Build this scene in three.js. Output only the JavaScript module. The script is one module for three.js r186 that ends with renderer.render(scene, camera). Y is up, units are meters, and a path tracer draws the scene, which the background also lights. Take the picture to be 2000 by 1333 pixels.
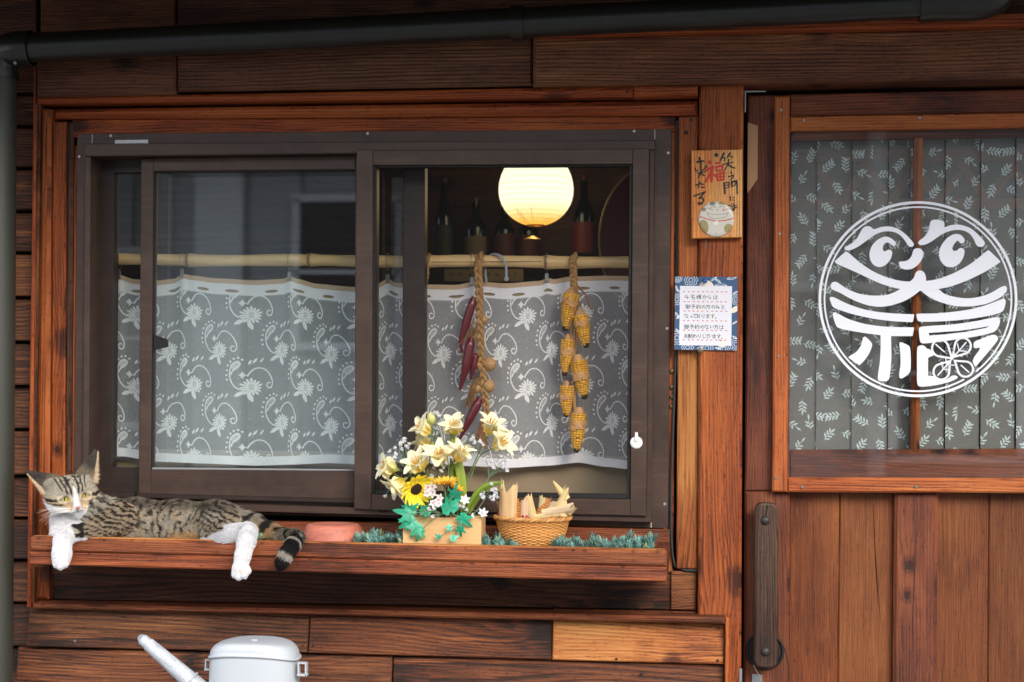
import * as THREE from 'three';
import { mergeGeometries, toCreasedNormals } from 'three/addons/utils/BufferGeometryUtils.js';
import { RoundedBoxGeometry } from 'three/addons/geometries/RoundedBoxGeometry.js';

// ---------- camera, sky, sun, exposure ----------
const scene = new THREE.Scene();
const YAW = 7.3 * Math.PI / 180, PITCH = 1.3 * Math.PI / 180, ROLL = 0.5 * Math.PI / 180, DIST = 3.2, EYE = 1.52;
const camera = new THREE.PerspectiveCamera(2 * Math.atan(0.6665 / DIST) * 180 / Math.PI, 1024 / 682, 0.1, 200);
camera.rotation.set(PITCH, YAW, ROLL, 'YXZ');
camera.position.set(DIST * Math.sin(YAW) * Math.cos(PITCH), EYE - DIST * Math.sin(PITCH), DIST * Math.cos(YAW) * Math.cos(PITCH));
camera.focus = 3.12; camera.userData.fStop = 4.8;
camera.updateMatrixWorld(true);

const renderer = new THREE.WebGLRenderer({ antialias: true });
renderer.setSize(1024, 682);
renderer.toneMapping = THREE.LinearToneMapping;
renderer.toneMappingExposure = 2.3;
renderer.shadowMap.enabled = true;

const SUN_DIR = new THREE.Vector3(0.45, 0.62, 0.75).normalize();
{
  const W = 256, H = 128, d = new Float32Array(W * H * 4);
  for (let j = 0; j < H; j++) for (let i = 0; i < W; i++) {
    const el = ((j + 0.5) / H - 0.5) * Math.PI, az = ((i + 0.5) / W - 0.5) * 2 * Math.PI;
    const s = Math.sin(el), dx = Math.cos(el) * Math.cos(az), dz = Math.cos(el) * Math.sin(az);
    const c = dx * SUN_DIR.x + s * SUN_DIR.y + dz * SUN_DIR.z;
    let L = s > 0 ? 1.0 * (1 + 1.4 * s) / 1.8 : 0.25;
    if (s > 0) L *= 1 + 0.35 * Math.pow(Math.max(0, c), 3);
    const k = (j * W + i) * 4;
    d[k] = L * 0.96; d[k + 1] = L * 1.0; d[k + 2] = L * 1.07; d[k + 3] = 1;
  }
  const sky = new THREE.DataTexture(d, W, H, THREE.RGBAFormat, THREE.FloatType);
  sky.mapping = THREE.EquirectangularReflectionMapping; sky.magFilter = THREE.LinearFilter; sky.needsUpdate = true;
  scene.background = sky; scene.environment = sky;
}
const sun = new THREE.DirectionalLight(0xfff2e0, 1.3);
sun.position.copy(SUN_DIR).multiplyScalar(12); sun.target.position.set(0, 1.4, 0);
sun.castShadow = true; sun.shadow.radius = 45; sun.shadow.mapSize.set(2048, 2048);
Object.assign(sun.shadow.camera, { left: -4, right: 4, top: 4, bottom: -4, near: 0.5, far: 40 });
scene.add(sun, sun.target);

// ---------- helpers ----------
const V3 = (x, y, z) => new THREE.Vector3(x, y, z);
let RS = 12345;
const rnd = () => { RS = (RS + 0x6d2b79f5) | 0; let t = Math.imul(RS ^ (RS >>> 15), 1 | RS); t = (t + Math.imul(t ^ (t >>> 7), 61 | t)) ^ t; return ((t ^ (t >>> 14)) >>> 0) / 4294967296; };
const rr = (a, b) => a + (b - a) * rnd();
const clamp = (x, a = 0, b = 1) => Math.min(b, Math.max(a, x));
const lerp = (a, b, t) => a + (b - a) * t;
const sst = (a, b, x) => { const t = clamp((x - a) / (b - a)); return t * t * (3 - 2 * t); };
const S2L = (c) => { c /= 255; return c <= 0.04045 ? c / 12.92 : Math.pow((c + 0.055) / 1.055, 2.4); };
const rgb = (r, g, b) => new THREE.Color().setRGB(S2L(r), S2L(g), S2L(b));
// a measured place of the facade: image column and row (2000 x 1333) at a depth z in metres in front of the wall
const FX = new THREE.Matrix4().extractRotation(camera.matrixWorld);
function at(px, py, z = 0) {
  const d = V3((px - 1000) / 1000, -(py - 666.5) / 1000, -DIST).applyMatrix4(FX), o = camera.position;
  return o.clone().addScaledVector(d, (z - o.z) / d.z);
}
const names = new Map();
function numbered(n) { const k = names.get(n) || 0; names.set(n, k + 1); return k ? n + '_' + String(k).padStart(3, '0') : n; }
function tag(o, label, category, group, kind) {
  if (label) o.userData.label = label; if (category) o.userData.category = category;
  if (group) o.userData.group = group; if (kind) o.userData.kind = kind; return o;
}
function thing(name, label, category, pos, group) {
  const o = new THREE.Group(); o.name = numbered(name); if (pos) o.position.copy(pos); scene.add(o);
  return tag(o, label, category, group);
}
// part: geometry given in world metres, moved into its parent's axes
function part(parent, name, geo, mat, label) {
  if (Array.isArray(geo)) geo = merge(geo);
  const m = new THREE.Mesh(geo, mat); m.name = name; m.castShadow = m.receiveShadow = true;
  if (parent) { const p = worldOf(parent); if (p.lengthSq() > 0) { m.position.copy(p).negate(); } parent.add(m); }
  else { m.name = numbered(name); scene.add(m); }
  if (label) m.userData.label = label;
  return m;
}
const worldOf = (o) => { const p = V3(0, 0, 0); for (let q = o; q && q !== scene; q = q.parent) p.add(q.position); return p; };
function sub(parent, name) { const g = new THREE.Group(); g.name = name; parent.add(g); return g; }
function clean(g) {
  g = g.index ? g.toNonIndexed() : g;
  for (const k of Object.keys(g.attributes)) if (!['position', 'normal', 'uv', 'color'].includes(k)) g.deleteAttribute(k);
  if (!g.attributes.normal) g.computeVertexNormals();
  if (!g.attributes.uv) g.setAttribute('uv', new THREE.BufferAttribute(new Float32Array(g.attributes.position.count * 2), 2));
  return g;
}
function merge(list) { const hasC = list.some((g) => g.attributes.color); return mergeGeometries(list.map((g) => { g = clean(g); if (hasC && !g.attributes.color) paint(g, [1, 1, 1]); return g; })); }
function paint(g, c) { const n = g.attributes.position.count, a = new Float32Array(n * 3); for (let i = 0; i < n; i++) { a[i * 3] = c[0]; a[i * 3 + 1] = c[1]; a[i * 3 + 2] = c[2]; } g.setAttribute('color', new THREE.BufferAttribute(a, 3)); return g; }
function box(cx, cy, cz, w, h, d, r = 0) { const g = r ? new RoundedBoxGeometry(w, h, d, 2, r) : new THREE.BoxGeometry(w, h, d); return g.translate(cx, cy, cz); }
function tube(pts, r, seg = 24, rad = 6, closed = false) {
  const c = new THREE.CatmullRomCurve3(pts, closed), g = new THREE.TubeGeometry(c, seg, 1, rad, closed), P = g.attributes.position, f = typeof r === 'function' ? r : () => r;
  const v = V3(), ce = V3();
  for (let i = 0; i <= seg; i++) { c.getPointAt(i / seg, ce); const q = f(i / seg); for (let j = 0; j <= rad; j++) { const k = i * (rad + 1) + j; v.fromBufferAttribute(P, k).sub(ce).multiplyScalar(q).add(ce); P.setXYZ(k, v.x, v.y, v.z); } }
  g.computeVertexNormals(); return g;
}
function cyl(a, b, r0, r1 = r0, seg = 16) { const d = b.clone().sub(a), g = new THREE.CylinderGeometry(r1, r0, d.length(), seg); g.applyQuaternion(new THREE.Quaternion().setFromUnitVectors(V3(0, 1, 0), d.clone().normalize())); return g.translate((a.x + b.x) / 2, (a.y + b.y) / 2, (a.z + b.z) / 2); }
function disc(p, r, h = 0.002, seg = 14) { return cyl(p, p.clone().add(V3(0, 0, h)), r, r * 0.8, seg); }

// a sawn board: outline of four image corners (TL, TR, BR, BL) on the plane z, thickness t, eased edges
function boardGeo(z, t, q, grain = 'h', o = {}) {
  const P = [0, 1, 2, 3].map((i) => at(q[i * 2], q[i * 2 + 1], z)), b = Math.min(o.bevel ?? 0.0022, t * 0.4);
  const dz = o.dz || [0, 0, 0, 0];   // per-corner depth offset (lapped boards lean)
  P.forEach((p, i) => p.z += dz[i]);
  const C = P[0].clone().add(P[1]).add(P[2]).add(P[3]).multiplyScalar(0.25), n = o.seg || Math.max(2, Math.round(P[0].distanceTo(P[1]) / 0.05)), m = Math.max(2, Math.round(P[0].distanceTo(P[3]) / 0.05));
  const pos = [], wob = o.wob ?? 0.0008, sd = rr(0, 100), E = (u, v) => { // point of the outline patch with slightly uneven edges
    const a = P[0].clone().lerp(P[1], u), c = P[3].clone().lerp(P[2], u), p = a.lerp(c, v);
    return p; };
  const In = (u, v) => { const p = E(u, v), w = wob * (vnoise(u * n * 0.9 + sd, v * m * 0.9 + sd) - 0.5) * 2; p.z += w; const L = P[0].distanceTo(P[1]), H = P[0].distanceTo(P[3]); return p; };
  const L = P[0].distanceTo(P[1]), H = P[0].distanceTo(P[3]), bu = b / L, bv = b / H;
  const us = [...Array(n + 1).keys()].map((i) => lerp(bu, 1 - bu, i / n)), vs = [...Array(m + 1).keys()].map((i) => lerp(bv, 1 - bv, i / m));
  const tri = (a, c, d) => pos.push(a.x, a.y, a.z, c.x, c.y, c.z, d.x, d.y, d.z), quad = (a, c, d, e) => { tri(a, d, c); tri(a, e, d); };
  const G = vs.map((v) => us.map((u) => In(u, v)));
  for (let j = 0; j < m; j++) for (let i = 0; i < n; i++) quad(G[j][i], G[j][i + 1], G[j + 1][i + 1], G[j + 1][i]);
  const down = (p, k) => { const r = p.clone(); r.z -= k; return r; };
  const ring = (list, outer) => { for (let i = 0; i + 1 < list.length; i++) { quad(outer[i], outer[i + 1], list[i + 1], list[i]); quad(down(outer[i], t - b), down(outer[i + 1], t - b), outer[i + 1], outer[i]); } };
  const oT = us.map((u, i) => down(E(i === 0 ? 0 : i === n ? 1 : u, 0), b)), oB = us.map((u, i) => down(E(i === 0 ? 0 : i === n ? 1 : u, 1), b)).reverse();
  const oL = vs.map((v, j) => down(E(0, j === 0 ? 0 : j === m ? 1 : v), b)).reverse(), oR = vs.map((v, j) => down(E(1, j === 0 ? 0 : j === m ? 1 : v), b));
  ring(G[0], oT); ring(G[m].slice().reverse(), oB); ring(G.map((r) => r[0]).reverse(), oL); ring(G.map((r) => r[n]), oR);
  const k = t - b; quad(down(E(1, 0), k + b), down(E(0, 0), k + b), down(E(0, 1), k + b), down(E(1, 1), k + b));
  const g = new THREE.BufferGeometry(); g.setAttribute('position', new THREE.Float32BufferAttribute(pos, 3)); g.computeVertexNormals();
  const uv = new Float32Array(pos.length / 3 * 2), ou = o.ou ?? rnd(), ov = o.ov ?? rnd(), N = g.attributes.normal;
  for (let i = 0; i < pos.length / 3; i++) {
    let x = pos[i * 3], y = pos[i * 3 + 1], zz = pos[i * 3 + 2];
    const along = grain === 'h' ? x : y, across = grain === 'h' ? y : x, side = grain === 'h' ? Math.abs(N.getX(i)) > 0.7 : Math.abs(N.getY(i)) > 0.7;
    uv[i * 2] = (along + (side ? zz * 0.15 : 0)) / 1.2 + ou; uv[i * 2 + 1] = (across + zz) / 0.6 + ov;
  }
  g.setAttribute('uv', new THREE.BufferAttribute(uv, 2)); return g;
}
function board(parent, name, mat, z, t, q, grain, o) { return part(parent, name, boardGeo(z, t, q, grain, o), mat, o && o.label); }
// ---------- noise and textures ----------
const HASH = new Float32Array(65536); for (let i = 0; i < 65536; i++) HASH[i] = rnd();
const h2 = (x, y) => HASH[((x * 7919 + y * 104729 + ((x * y) & 255) * 31) >>> 0) & 65535];
function vnoise(x, y) { const ix = Math.floor(x), iy = Math.floor(y); let fx = x - ix, fy = y - iy; fx = fx * fx * (3 - 2 * fx); fy = fy * fy * (3 - 2 * fy); const a = h2(ix & 1023, iy & 1023), b = h2((ix + 1) & 1023, iy & 1023), c = h2(ix & 1023, (iy + 1) & 1023), d = h2((ix + 1) & 1023, (iy + 1) & 1023); return a + (b - a) * fx + (c - a + (a - b - c + d) * fx) * fy; }
function pn(x, y, px, py, s = 0) { // periodic value noise
  const ix = Math.floor(x), iy = Math.floor(y); let fx = x - ix, fy = y - iy; fx = fx * fx * (3 - 2 * fx); fy = fy * fy * (3 - 2 * fy);
  const x0 = ((ix % px) + px) % px + s, x1 = (((ix + 1) % px) + px) % px + s, y0 = ((iy % py) + py) % py + s * 3, y1 = (((iy + 1) % py) + py) % py + s * 3;
  const a = h2(x0, y0), b = h2(x1, y0), c = h2(x0, y1), d = h2(x1, y1); return a + (b - a) * fx + (c - a + (a - b - c + d) * fx) * fy;
}
function n3(x, y, z) { const iz = Math.floor(z); let f = z - iz; f = f * f * (3 - 2 * f); return lerp(vnoise(x + iz * 37.3, y + iz * 17.7), vnoise(x + (iz + 1) * 37.3, y + (iz + 1) * 17.7), f); }
function dtex(data, w, h, srgb) { const t = new THREE.DataTexture(data, w, h, THREE.RGBAFormat, THREE.UnsignedByteType); t.wrapS = t.wrapT = THREE.RepeatWrapping; t.magFilter = THREE.LinearFilter; t.minFilter = THREE.LinearFilter; if (srgb) t.colorSpace = THREE.SRGBColorSpace; t.needsUpdate = true; return t; }
// plank texture: 1.2 m along the grain by 0.6 m across it
function wood(o) {
  const W = 2048, H = 1024, d = new Uint8Array(W * H * 4), w2 = 1024, h2_ = 512, e = new Uint8Array(w2 * h2_ * 4);
  const s = o.seed, R = o.rings, kn = [], cr = [];
  for (let i = 0; i < (o.knots || 0); i++) kn.push([rnd() * 1.2, rnd() * 0.6, rr(0.006, 0.015)]);
  for (let i = 0; i < (o.cracks || 0); i++) cr.push([rnd() * 1.2, rnd() * 0.6, rr(0.05, 0.22), rr(0.0004, 0.0011)]);
  const [cl, cm, cd] = o.pal;
  for (let j = 0; j < H; j++) {
    const v = j / H;
    for (let i = 0; i < W; i++) {
      const u = i / W, x = u * 1.2, y = v * 0.6;
      let q = v * R + o.warp * (pn(u * 2, v * 6, 2, 6, s) - 0.5) + o.warp * 0.16 * (pn(u * 5, v * 17, 5, 17, s + 5) - 0.5) + 0.3 * (pn(u * 10, v * 140, 10, 140, s + 9) - 0.5);
      let kd = 0, ring = 0;
      for (const k of kn) {
        let dx = x - k[0], dy = y - k[1]; if (dx > 0.6) dx -= 1.2; if (dx < -0.6) dx += 1.2; if (dy > 0.3) dy -= 0.6; if (dy < -0.3) dy += 0.6;
        const ax = dx / 2.6, g = Math.exp(-(ax * ax + dy * dy) / (k[2] * k[2] * 5)); if (g < 0.01) continue;
        q += (dy > 0 ? 1 : -1) * g * R * k[2] * 1.6 * Math.min(1, Math.abs(dy) / k[2] * 2.2);
        const rr_ = Math.sqrt(dx * dx * 0.6 + dy * dy) / k[2] + 0.5 * (pn(u * 60, v * 50, 60, 50, s + 3) - 0.5); kd = Math.max(kd, 1 - sst(0.55, 1.05, rr_)); ring = Math.max(ring, 0.55 * (sst(0.7, 1.1, rr_) - sst(1.1, 2.3, rr_)));
      }
      const t = q - Math.floor(q), late = sst(0.25, 0.88, t) * (1 - sst(0.92, 1.0, t));
      const fib = pn(u * 34, v * 700, 34, 700, s + 11), fib2 = pn(u * 10, v * 300, 10, 300, s + 13), st = pn(u * 4, v * 5, 4, 5, s + 17) * 0.6 + pn(u * 13, v * 22, 13, 22, s + 19) * 0.4, amp = 0.55 + 0.75 * pn(u * 5, v * 14, 5, 14, s + 23);
      let a = 0.40 - late * o.contrast * 0.86 * amp + (fib - 0.5) * o.fib + (fib2 - 0.5) * o.fib * 0.55 + (st - 0.5) * o.stain * 1.8 + 0.15;
      const dash = pn(u * 110, v * 1000, 110, 1000, s + 41); a -= 0.30 * sst(0.76, 0.92, dash); a += 0.16 * sst(0.80, 0.95, 1 - dash);
      const worn = sst(0.60, 0.80, pn(u * 6, v * 18, 6, 18, s + 29) * 0.7 + fib2 * 0.3) * (o.worn || 0); a += worn * 0.5;
      const grime = sst(0.58, 0.80, pn(u * 7, v * 9, 7, 9, s + 31) * 0.75 + pn(u * 40, v * 60, 40, 60, s + 37) * 0.25) * (o.grime || 0); a -= grime * 0.45;
      a -= kd * 0.6 + ring * 0.5;
      for (const k of cr) { let dx = x - k[0]; if (dx > 0.6) dx -= 1.2; if (dx < -0.6) dx += 1.2; if (Math.abs(dx) < k[2]) { const yy = k[1] + 0.012 * (pn(u * 8, k[1] * 50, 8, 50, s) - 0.5), ww = k[3] * (1 - Math.abs(dx) / k[2]); if (Math.abs(y - yy) < ww) a -= 0.7; } }
      const pore = HASH[(i * 31 + j * 17777) & 65535]; if (pore > 0.9993) a -= 0.35;
      a = clamp(a);
      const k = (j * W + i) * 4, hue = (st - 0.5) * 0.5;
      for (let c = 0; c < 3; c++) { let r = a < 0.42 ? lerp(cd[c], cm[c], a / 0.42) : lerp(cm[c], cl[c], (a - 0.42) / 0.58); r *= 1 + hue * (c === 0 ? -0.08 : c === 1 ? 0.12 : 0.18); d[k + c] = clamp(r, 0, 255); }
      d[k + 3] = 255;
      if (!(i & 1) && !(j & 1)) { const k2 = ((j >> 1) * w2 + (i >> 1)) * 4; e[k2] = e[k2 + 1] = e[k2 + 2] = clamp(a * 0.75 + (fib - 0.5) * 0.35 + 0.1) * 255; e[k2 + 3] = 255; }
    }
  }
  return { map: dtex(d, W, H, true), bump: dtex(e, w2, h2_, false) };
}
const WT = {
  post: wood({ seed: 11, rings: 104, warp: 9, knots: 16, cracks: 10, contrast: 0.30, fib: 0.30, stain: 0.26, worn: 0.35, grime: 0.15, pal: [[194, 116, 58], [142, 74, 32], [60, 28, 14]] }),
  siding: wood({ seed: 41, rings: 96, warp: 12, knots: 20, cracks: 12, contrast: 0.33, fib: 0.32, stain: 0.34, worn: 0.55, grime: 0.35, pal: [[168, 112, 68], [98, 57, 34], [34, 20, 13]] }),
  trim: wood({ seed: 71, rings: 100, warp: 3, knots: 2, cracks: 4, contrast: 0.32, fib: 0.26, stain: 0.18, worn: 0.25, grime: 0.15, pal: [[204, 128, 68], [166, 88, 43], [92, 42, 20]] }),
  blond: wood({ seed: 101, rings: 92, warp: 8, knots: 9, cracks: 12, contrast: 0.32, fib: 0.34, stain: 0.40, worn: 0.8, grime: 0.35, pal: [[222, 168, 106], [176, 110, 58], [86, 44, 22]] }),
  door: wood({ seed: 131, rings: 130, warp: 5, knots: 0, cracks: 3, contrast: 0.16, fib: 0.34, stain: 0.30, worn: 0.2, grime: 0.35, pal: [[170, 110, 64], [128, 75, 40], [80, 42, 22]] }),
  beam: wood({ seed: 161, rings: 104, warp: 8, knots: 16, cracks: 6, contrast: 0.36, fib: 0.30, stain: 0.25, worn: 0.3, grime: 0.35, pal: [[150, 108, 78], [98, 62, 42], [40, 24, 18]] }),
  stile: wood({ seed: 191, rings: 90, warp: 10, knots: 6, cracks: 4, contrast: 0.28, fib: 0.28, stain: 0.42, worn: 0.3, grime: 0.45, pal: [[152, 90, 54], [104, 57, 38], [50, 29, 24]] }),
  sill: wood({ seed: 221, rings: 170, warp: 4, knots: 4, cracks: 8, contrast: 0.31, fib: 0.36, stain: 0.28, worn: 0.55, grime: 0.4, pal: [[174, 102, 60], [114, 59, 34], [46, 23, 15]] }),
};
const WM = new Map();
function wm(kind, tint = [1, 1, 1], rough = 0.62, bump = 0.0012) {
  const key = kind + tint + rough; if (WM.has(key)) return WM.get(key);
  const m = new THREE.MeshPhysicalMaterial({ map: WT[kind].map, bumpMap: WT[kind].bump, bumpScale: bump, roughness: rough, specularIntensity: 0.7 }); m.color.setRGB(...tint); m.name = kind + '_wood'; WM.set(key, m); return m;
}
const std = (c, rough = 0.6, o = {}) => new THREE.MeshPhysicalMaterial({ color: c, roughness: rough, ...o });
// faint mottling, dust and scuffs for painted metal, plastic and clay
const DUST = (() => { const W = 512, d = new Uint8Array(W * W * 4); for (let y = 0; y < W; y++) for (let x = 0; x < W; x++) { const u = x / W, v = y / W; let a = 0.86 + 0.16 * (pn(u * 5, v * 9, 5, 9, 3) - 0.5) + 0.10 * (pn(u * 40, v * 22, 40, 22, 7) - 0.5) + 0.06 * (HASH[(x * 37 + y * 7717) & 65535] - 0.5); const r = 0.10 * sst(0.72, 0.9, pn(u * 3, v * 120, 3, 120, 9)); a += r; if (HASH[(x * 911 + y * 4421) & 65535] > 0.9992) a += 0.14; const k = (y * W + x) * 4; d[k] = d[k + 1] = d[k + 2] = clamp(a) * 255; d[k + 3] = 255; } const t = dtex(d, W, W, true); t.repeat.set(2, 2); return t; })();
const dusty = (c, r, o = {}) => std(c, r, { map: DUST, ...o });
const side2 = { side: THREE.DoubleSide };
// ---------- the wooden shop front ----------
const house = thing('wooden_shop_front', 'weathered red brown timber shop front of planks, posts and beams around the window', 'building', V3(0, 0, 0));
const T = {
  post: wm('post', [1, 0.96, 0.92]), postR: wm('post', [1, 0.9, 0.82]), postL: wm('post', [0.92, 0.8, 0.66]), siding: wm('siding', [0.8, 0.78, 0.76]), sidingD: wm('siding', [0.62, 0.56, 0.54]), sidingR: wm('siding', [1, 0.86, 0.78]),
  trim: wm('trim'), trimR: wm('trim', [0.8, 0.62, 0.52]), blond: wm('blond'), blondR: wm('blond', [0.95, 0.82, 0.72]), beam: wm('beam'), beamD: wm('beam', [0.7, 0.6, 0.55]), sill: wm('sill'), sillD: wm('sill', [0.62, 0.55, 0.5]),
  strip: wm('beam', [0.5, 0.5, 0.55]), dark: std(0x0c0908, 0.9), seal: std(0x3a3a3c, 0.7),
};
const B = (name, mat, z, t, q, grain, o) => board(house, name, mat, z, t, q, grain, o);
// core of the wall behind the boards, with openings for window and door
{
  const z0 = -0.05, q = (x0, y0, x1, y1, z = z0) => { const a = at(x0, y0, z), b = at(x1, y1, z); return box((a.x + b.x) / 2, (a.y + b.y) / 2, z - 0.04, b.x - a.x, a.y - b.y, 0.08); };
  const gl = [q(-500, -400, 158, 2300), q(158, -400, 1300, 300), q(158, 1000, 1300, 2300), q(1300, -400, 1448, 2300), q(1448, -400, 3100, 168)];
  part(house, 'wall_core', gl, T.dark);
}
// lapped siding far left, seen between downpipe and corner batten
{
  const ys = [60, 120, 183, 246, 328, 412, 494, 581, 669, 755, 840, 930, 1013, 1095, 1179, 1265, 1360];
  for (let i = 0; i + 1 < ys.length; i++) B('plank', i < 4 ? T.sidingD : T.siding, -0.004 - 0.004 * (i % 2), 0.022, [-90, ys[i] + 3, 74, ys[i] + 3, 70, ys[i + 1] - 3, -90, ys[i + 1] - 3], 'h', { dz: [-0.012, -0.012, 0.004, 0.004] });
}
// corner batten and the jamb boards left of the window
B('batten', T.trimR, 0.05, 0.055, [65, 130, 71, 130, 59, 1188, 51, 1188], 'v');
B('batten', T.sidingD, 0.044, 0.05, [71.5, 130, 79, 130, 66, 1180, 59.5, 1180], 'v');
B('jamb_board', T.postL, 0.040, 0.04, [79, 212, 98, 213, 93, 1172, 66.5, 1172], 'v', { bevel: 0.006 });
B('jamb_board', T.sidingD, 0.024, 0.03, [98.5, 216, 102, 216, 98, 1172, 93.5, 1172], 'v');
B('jamb_board', T.postL, 0.032, 0.035, [102.5, 238, 128, 238, 125, 1040, 98.5, 1040], 'v');
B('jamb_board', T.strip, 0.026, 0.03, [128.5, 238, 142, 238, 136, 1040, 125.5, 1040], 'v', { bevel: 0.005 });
B('jamb_board', T.trimR, 0.016, 0.02, [142.5, 284, 151, 284, 146, 1040, 136.5, 1040], 'v');
// upper boards, beams and cornice
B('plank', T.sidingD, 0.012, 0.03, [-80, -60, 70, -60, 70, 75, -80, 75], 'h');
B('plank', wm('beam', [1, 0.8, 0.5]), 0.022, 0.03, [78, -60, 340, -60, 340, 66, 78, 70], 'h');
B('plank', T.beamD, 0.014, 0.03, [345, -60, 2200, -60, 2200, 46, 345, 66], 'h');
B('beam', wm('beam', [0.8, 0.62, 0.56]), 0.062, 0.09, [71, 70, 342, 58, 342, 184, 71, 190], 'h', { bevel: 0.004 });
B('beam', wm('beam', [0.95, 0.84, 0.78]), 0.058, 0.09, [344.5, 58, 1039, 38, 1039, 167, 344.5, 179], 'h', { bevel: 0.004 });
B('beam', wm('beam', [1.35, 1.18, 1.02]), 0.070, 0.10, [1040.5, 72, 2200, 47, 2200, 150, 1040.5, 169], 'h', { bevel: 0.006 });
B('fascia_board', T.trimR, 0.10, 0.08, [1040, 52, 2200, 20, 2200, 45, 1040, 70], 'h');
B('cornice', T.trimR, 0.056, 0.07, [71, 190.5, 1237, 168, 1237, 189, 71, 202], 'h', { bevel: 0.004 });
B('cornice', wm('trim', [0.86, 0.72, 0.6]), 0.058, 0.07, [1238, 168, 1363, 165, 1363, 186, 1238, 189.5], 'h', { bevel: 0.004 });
B('trim_board', T.trimR, 0.030, 0.04, [103, 213, 1363, 196, 1363, 225, 103, 232], 'h', { bevel: 0.006 });
B('trim_board', wm('post', [0.95, 0.72, 0.6]), 0.022, 0.03, [140, 234, 1320, 227.5, 1320, 256, 140, 268], 'h');
// boards right of the window and the door post
B('jamb_board', T.trim, 0.014, 0.02, [1310, 256, 1321, 256, 1316, 1003, 1304, 1003], 'v');
B('jamb_board', T.blondR, 0.014, 0.02, [1304, 1003.5, 1316, 1003.5, 1314, 1120, 1303, 1120], 'v');
B('jamb_board', wm('post', [1, 0.92, 0.86]), 0.028, 0.035, [1326, 228, 1364.5, 227, 1364.5, 560, 1324.5, 560], 'v');
B('jamb_board', wm('blond', [0.58, 0.42, 0.30]), 0.028, 0.035, [1324.5, 560.5, 1364.5, 560.5, 1362.5, 1112, 1321, 1112], 'v');
B('post', T.postR, 0.040, 0.09, [1366, 164, 1452.5, 163, 1447, 1500, 1362, 1500], 'v', { bevel: 0.004 });
part(house, 'sealing_strip', tube([at(1323.5, 236, 0.02), at(1322, 600, 0.02), at(1319, 1108, 0.02), at(1330, 1114, 0.022), at(1362, 1115, 0.026)], 0.0028, 40, 6), T.seal);
// boards below the window
B('plank', T.blondR, 0.010, 0.02, [140, 1015, 1312, 1026, 1312, 1130, 140, 1110], 'h');
B('plank', T.sidingD, 0.018, 0.03, [93, 1090, 1309, 1122, 1309, 1192, 93, 1172], 'h');
B('plank', T.sidingR, 0.022, 0.03, [1310, 1116, 1361, 1117, 1359.5, 1193, 1310, 1192], 'h');
B('trim_board', T.sidingR, 0.024, 0.03, [1080, 1191, 1359.5, 1196, 1359.5, 1210, 1080, 1206], 'h');
B('jamb_board', T.postL, 0.026, 0.03, [66, 1104, 93, 1104, 92, 1178, 64, 1178], 'v');
B('ledge', T.sill, 0.074, 0.07, [62, 1180, 1416, 1206.5, 1416, 1220, 62, 1190], 'h', { bevel: 0.003 });
B('batten', T.trim, 0.068, 0.07, [1416.5, 1207, 1424, 1208, 1422, 1500, 1415, 1500], 'v');
const lap = { dz: [-0.010, -0.010, 0.003, 0.003] };
B('plank', T.siding, 0.056, 0.02, [53, 1188, 601, 1202, 600, 1276, 50, 1263], 'h', lap);
B('plank', wm('siding', [0.95, 0.78, 0.66]), 0.056, 0.02, [603, 1202, 1077, 1212, 1077, 1289, 602, 1276], 'h', lap);
B('plank', wm('blond', [0.95, 0.86, 0.76]), 0.056, 0.02, [1079, 1214, 1415, 1221, 1414, 1298, 1079, 1289.5], 'h', lap);
B('plank', wm('siding', [0.75, 0.66, 0.62]), 0.056, 0.02, [30, 1267, 764, 1283, 763, 1372, 30, 1352], 'h', lap);
B('plank', T.sidingR, 0.056, 0.02, [766, 1284, 1414, 1301, 1414, 1392, 766, 1372], 'h', lap);
for (let k = 0; k < 9; k++) B('plank', T.siding, 0.056, 0.02, [-20, 1374 + k * 86, 1414, 1396 + k * 86, 1414, 1478 + k * 86, -20, 1456 + k * 86], 'h', lap);
// screws and nails in the boards
const steel = std(0x9a9890, 0.4, { metalness: 0.8 }), rust = std(0x3a2a22, 0.7, { metalness: 0.4 });
for (const [x, y, z, m, r] of [[146, 1253, 0.0592, steel, 3.2], [591, 1262, 0.0592, rust, 2], [611, 1262, 0.0592, rust, 2], [1405, 1227, 0.0545, rust, 2.6], [1402, 1291, 0.0592, rust, 2.6], [1204, 1288, 0.0592, rust, 2.4], [1253, 1318, 0.0545, rust, 3], [1340, 259, 0.03, rust, 4], [1350, 234, 0.03, rust, 2.6], [1225, 178, 0.06, rust, 2.4]])
  part(house, 'screw', disc(at(x, y, z), r / 1000, 0.0012), m);
// eave above
{
  const g = [box(0, 2.31, 0.38, 5, 0.10, 0.96), box(0, 2.26, 0.80, 5, 0.05, 0.10)];
  part(house, 'eave', g, wm('beam', [0.5, 0.42, 0.36]));
  part(house, 'upper_wall', box(0, 3.4, -0.15, 5, 2.1, 0.2), wm('siding', [0.7, 0.6, 0.55]));
}
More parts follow.
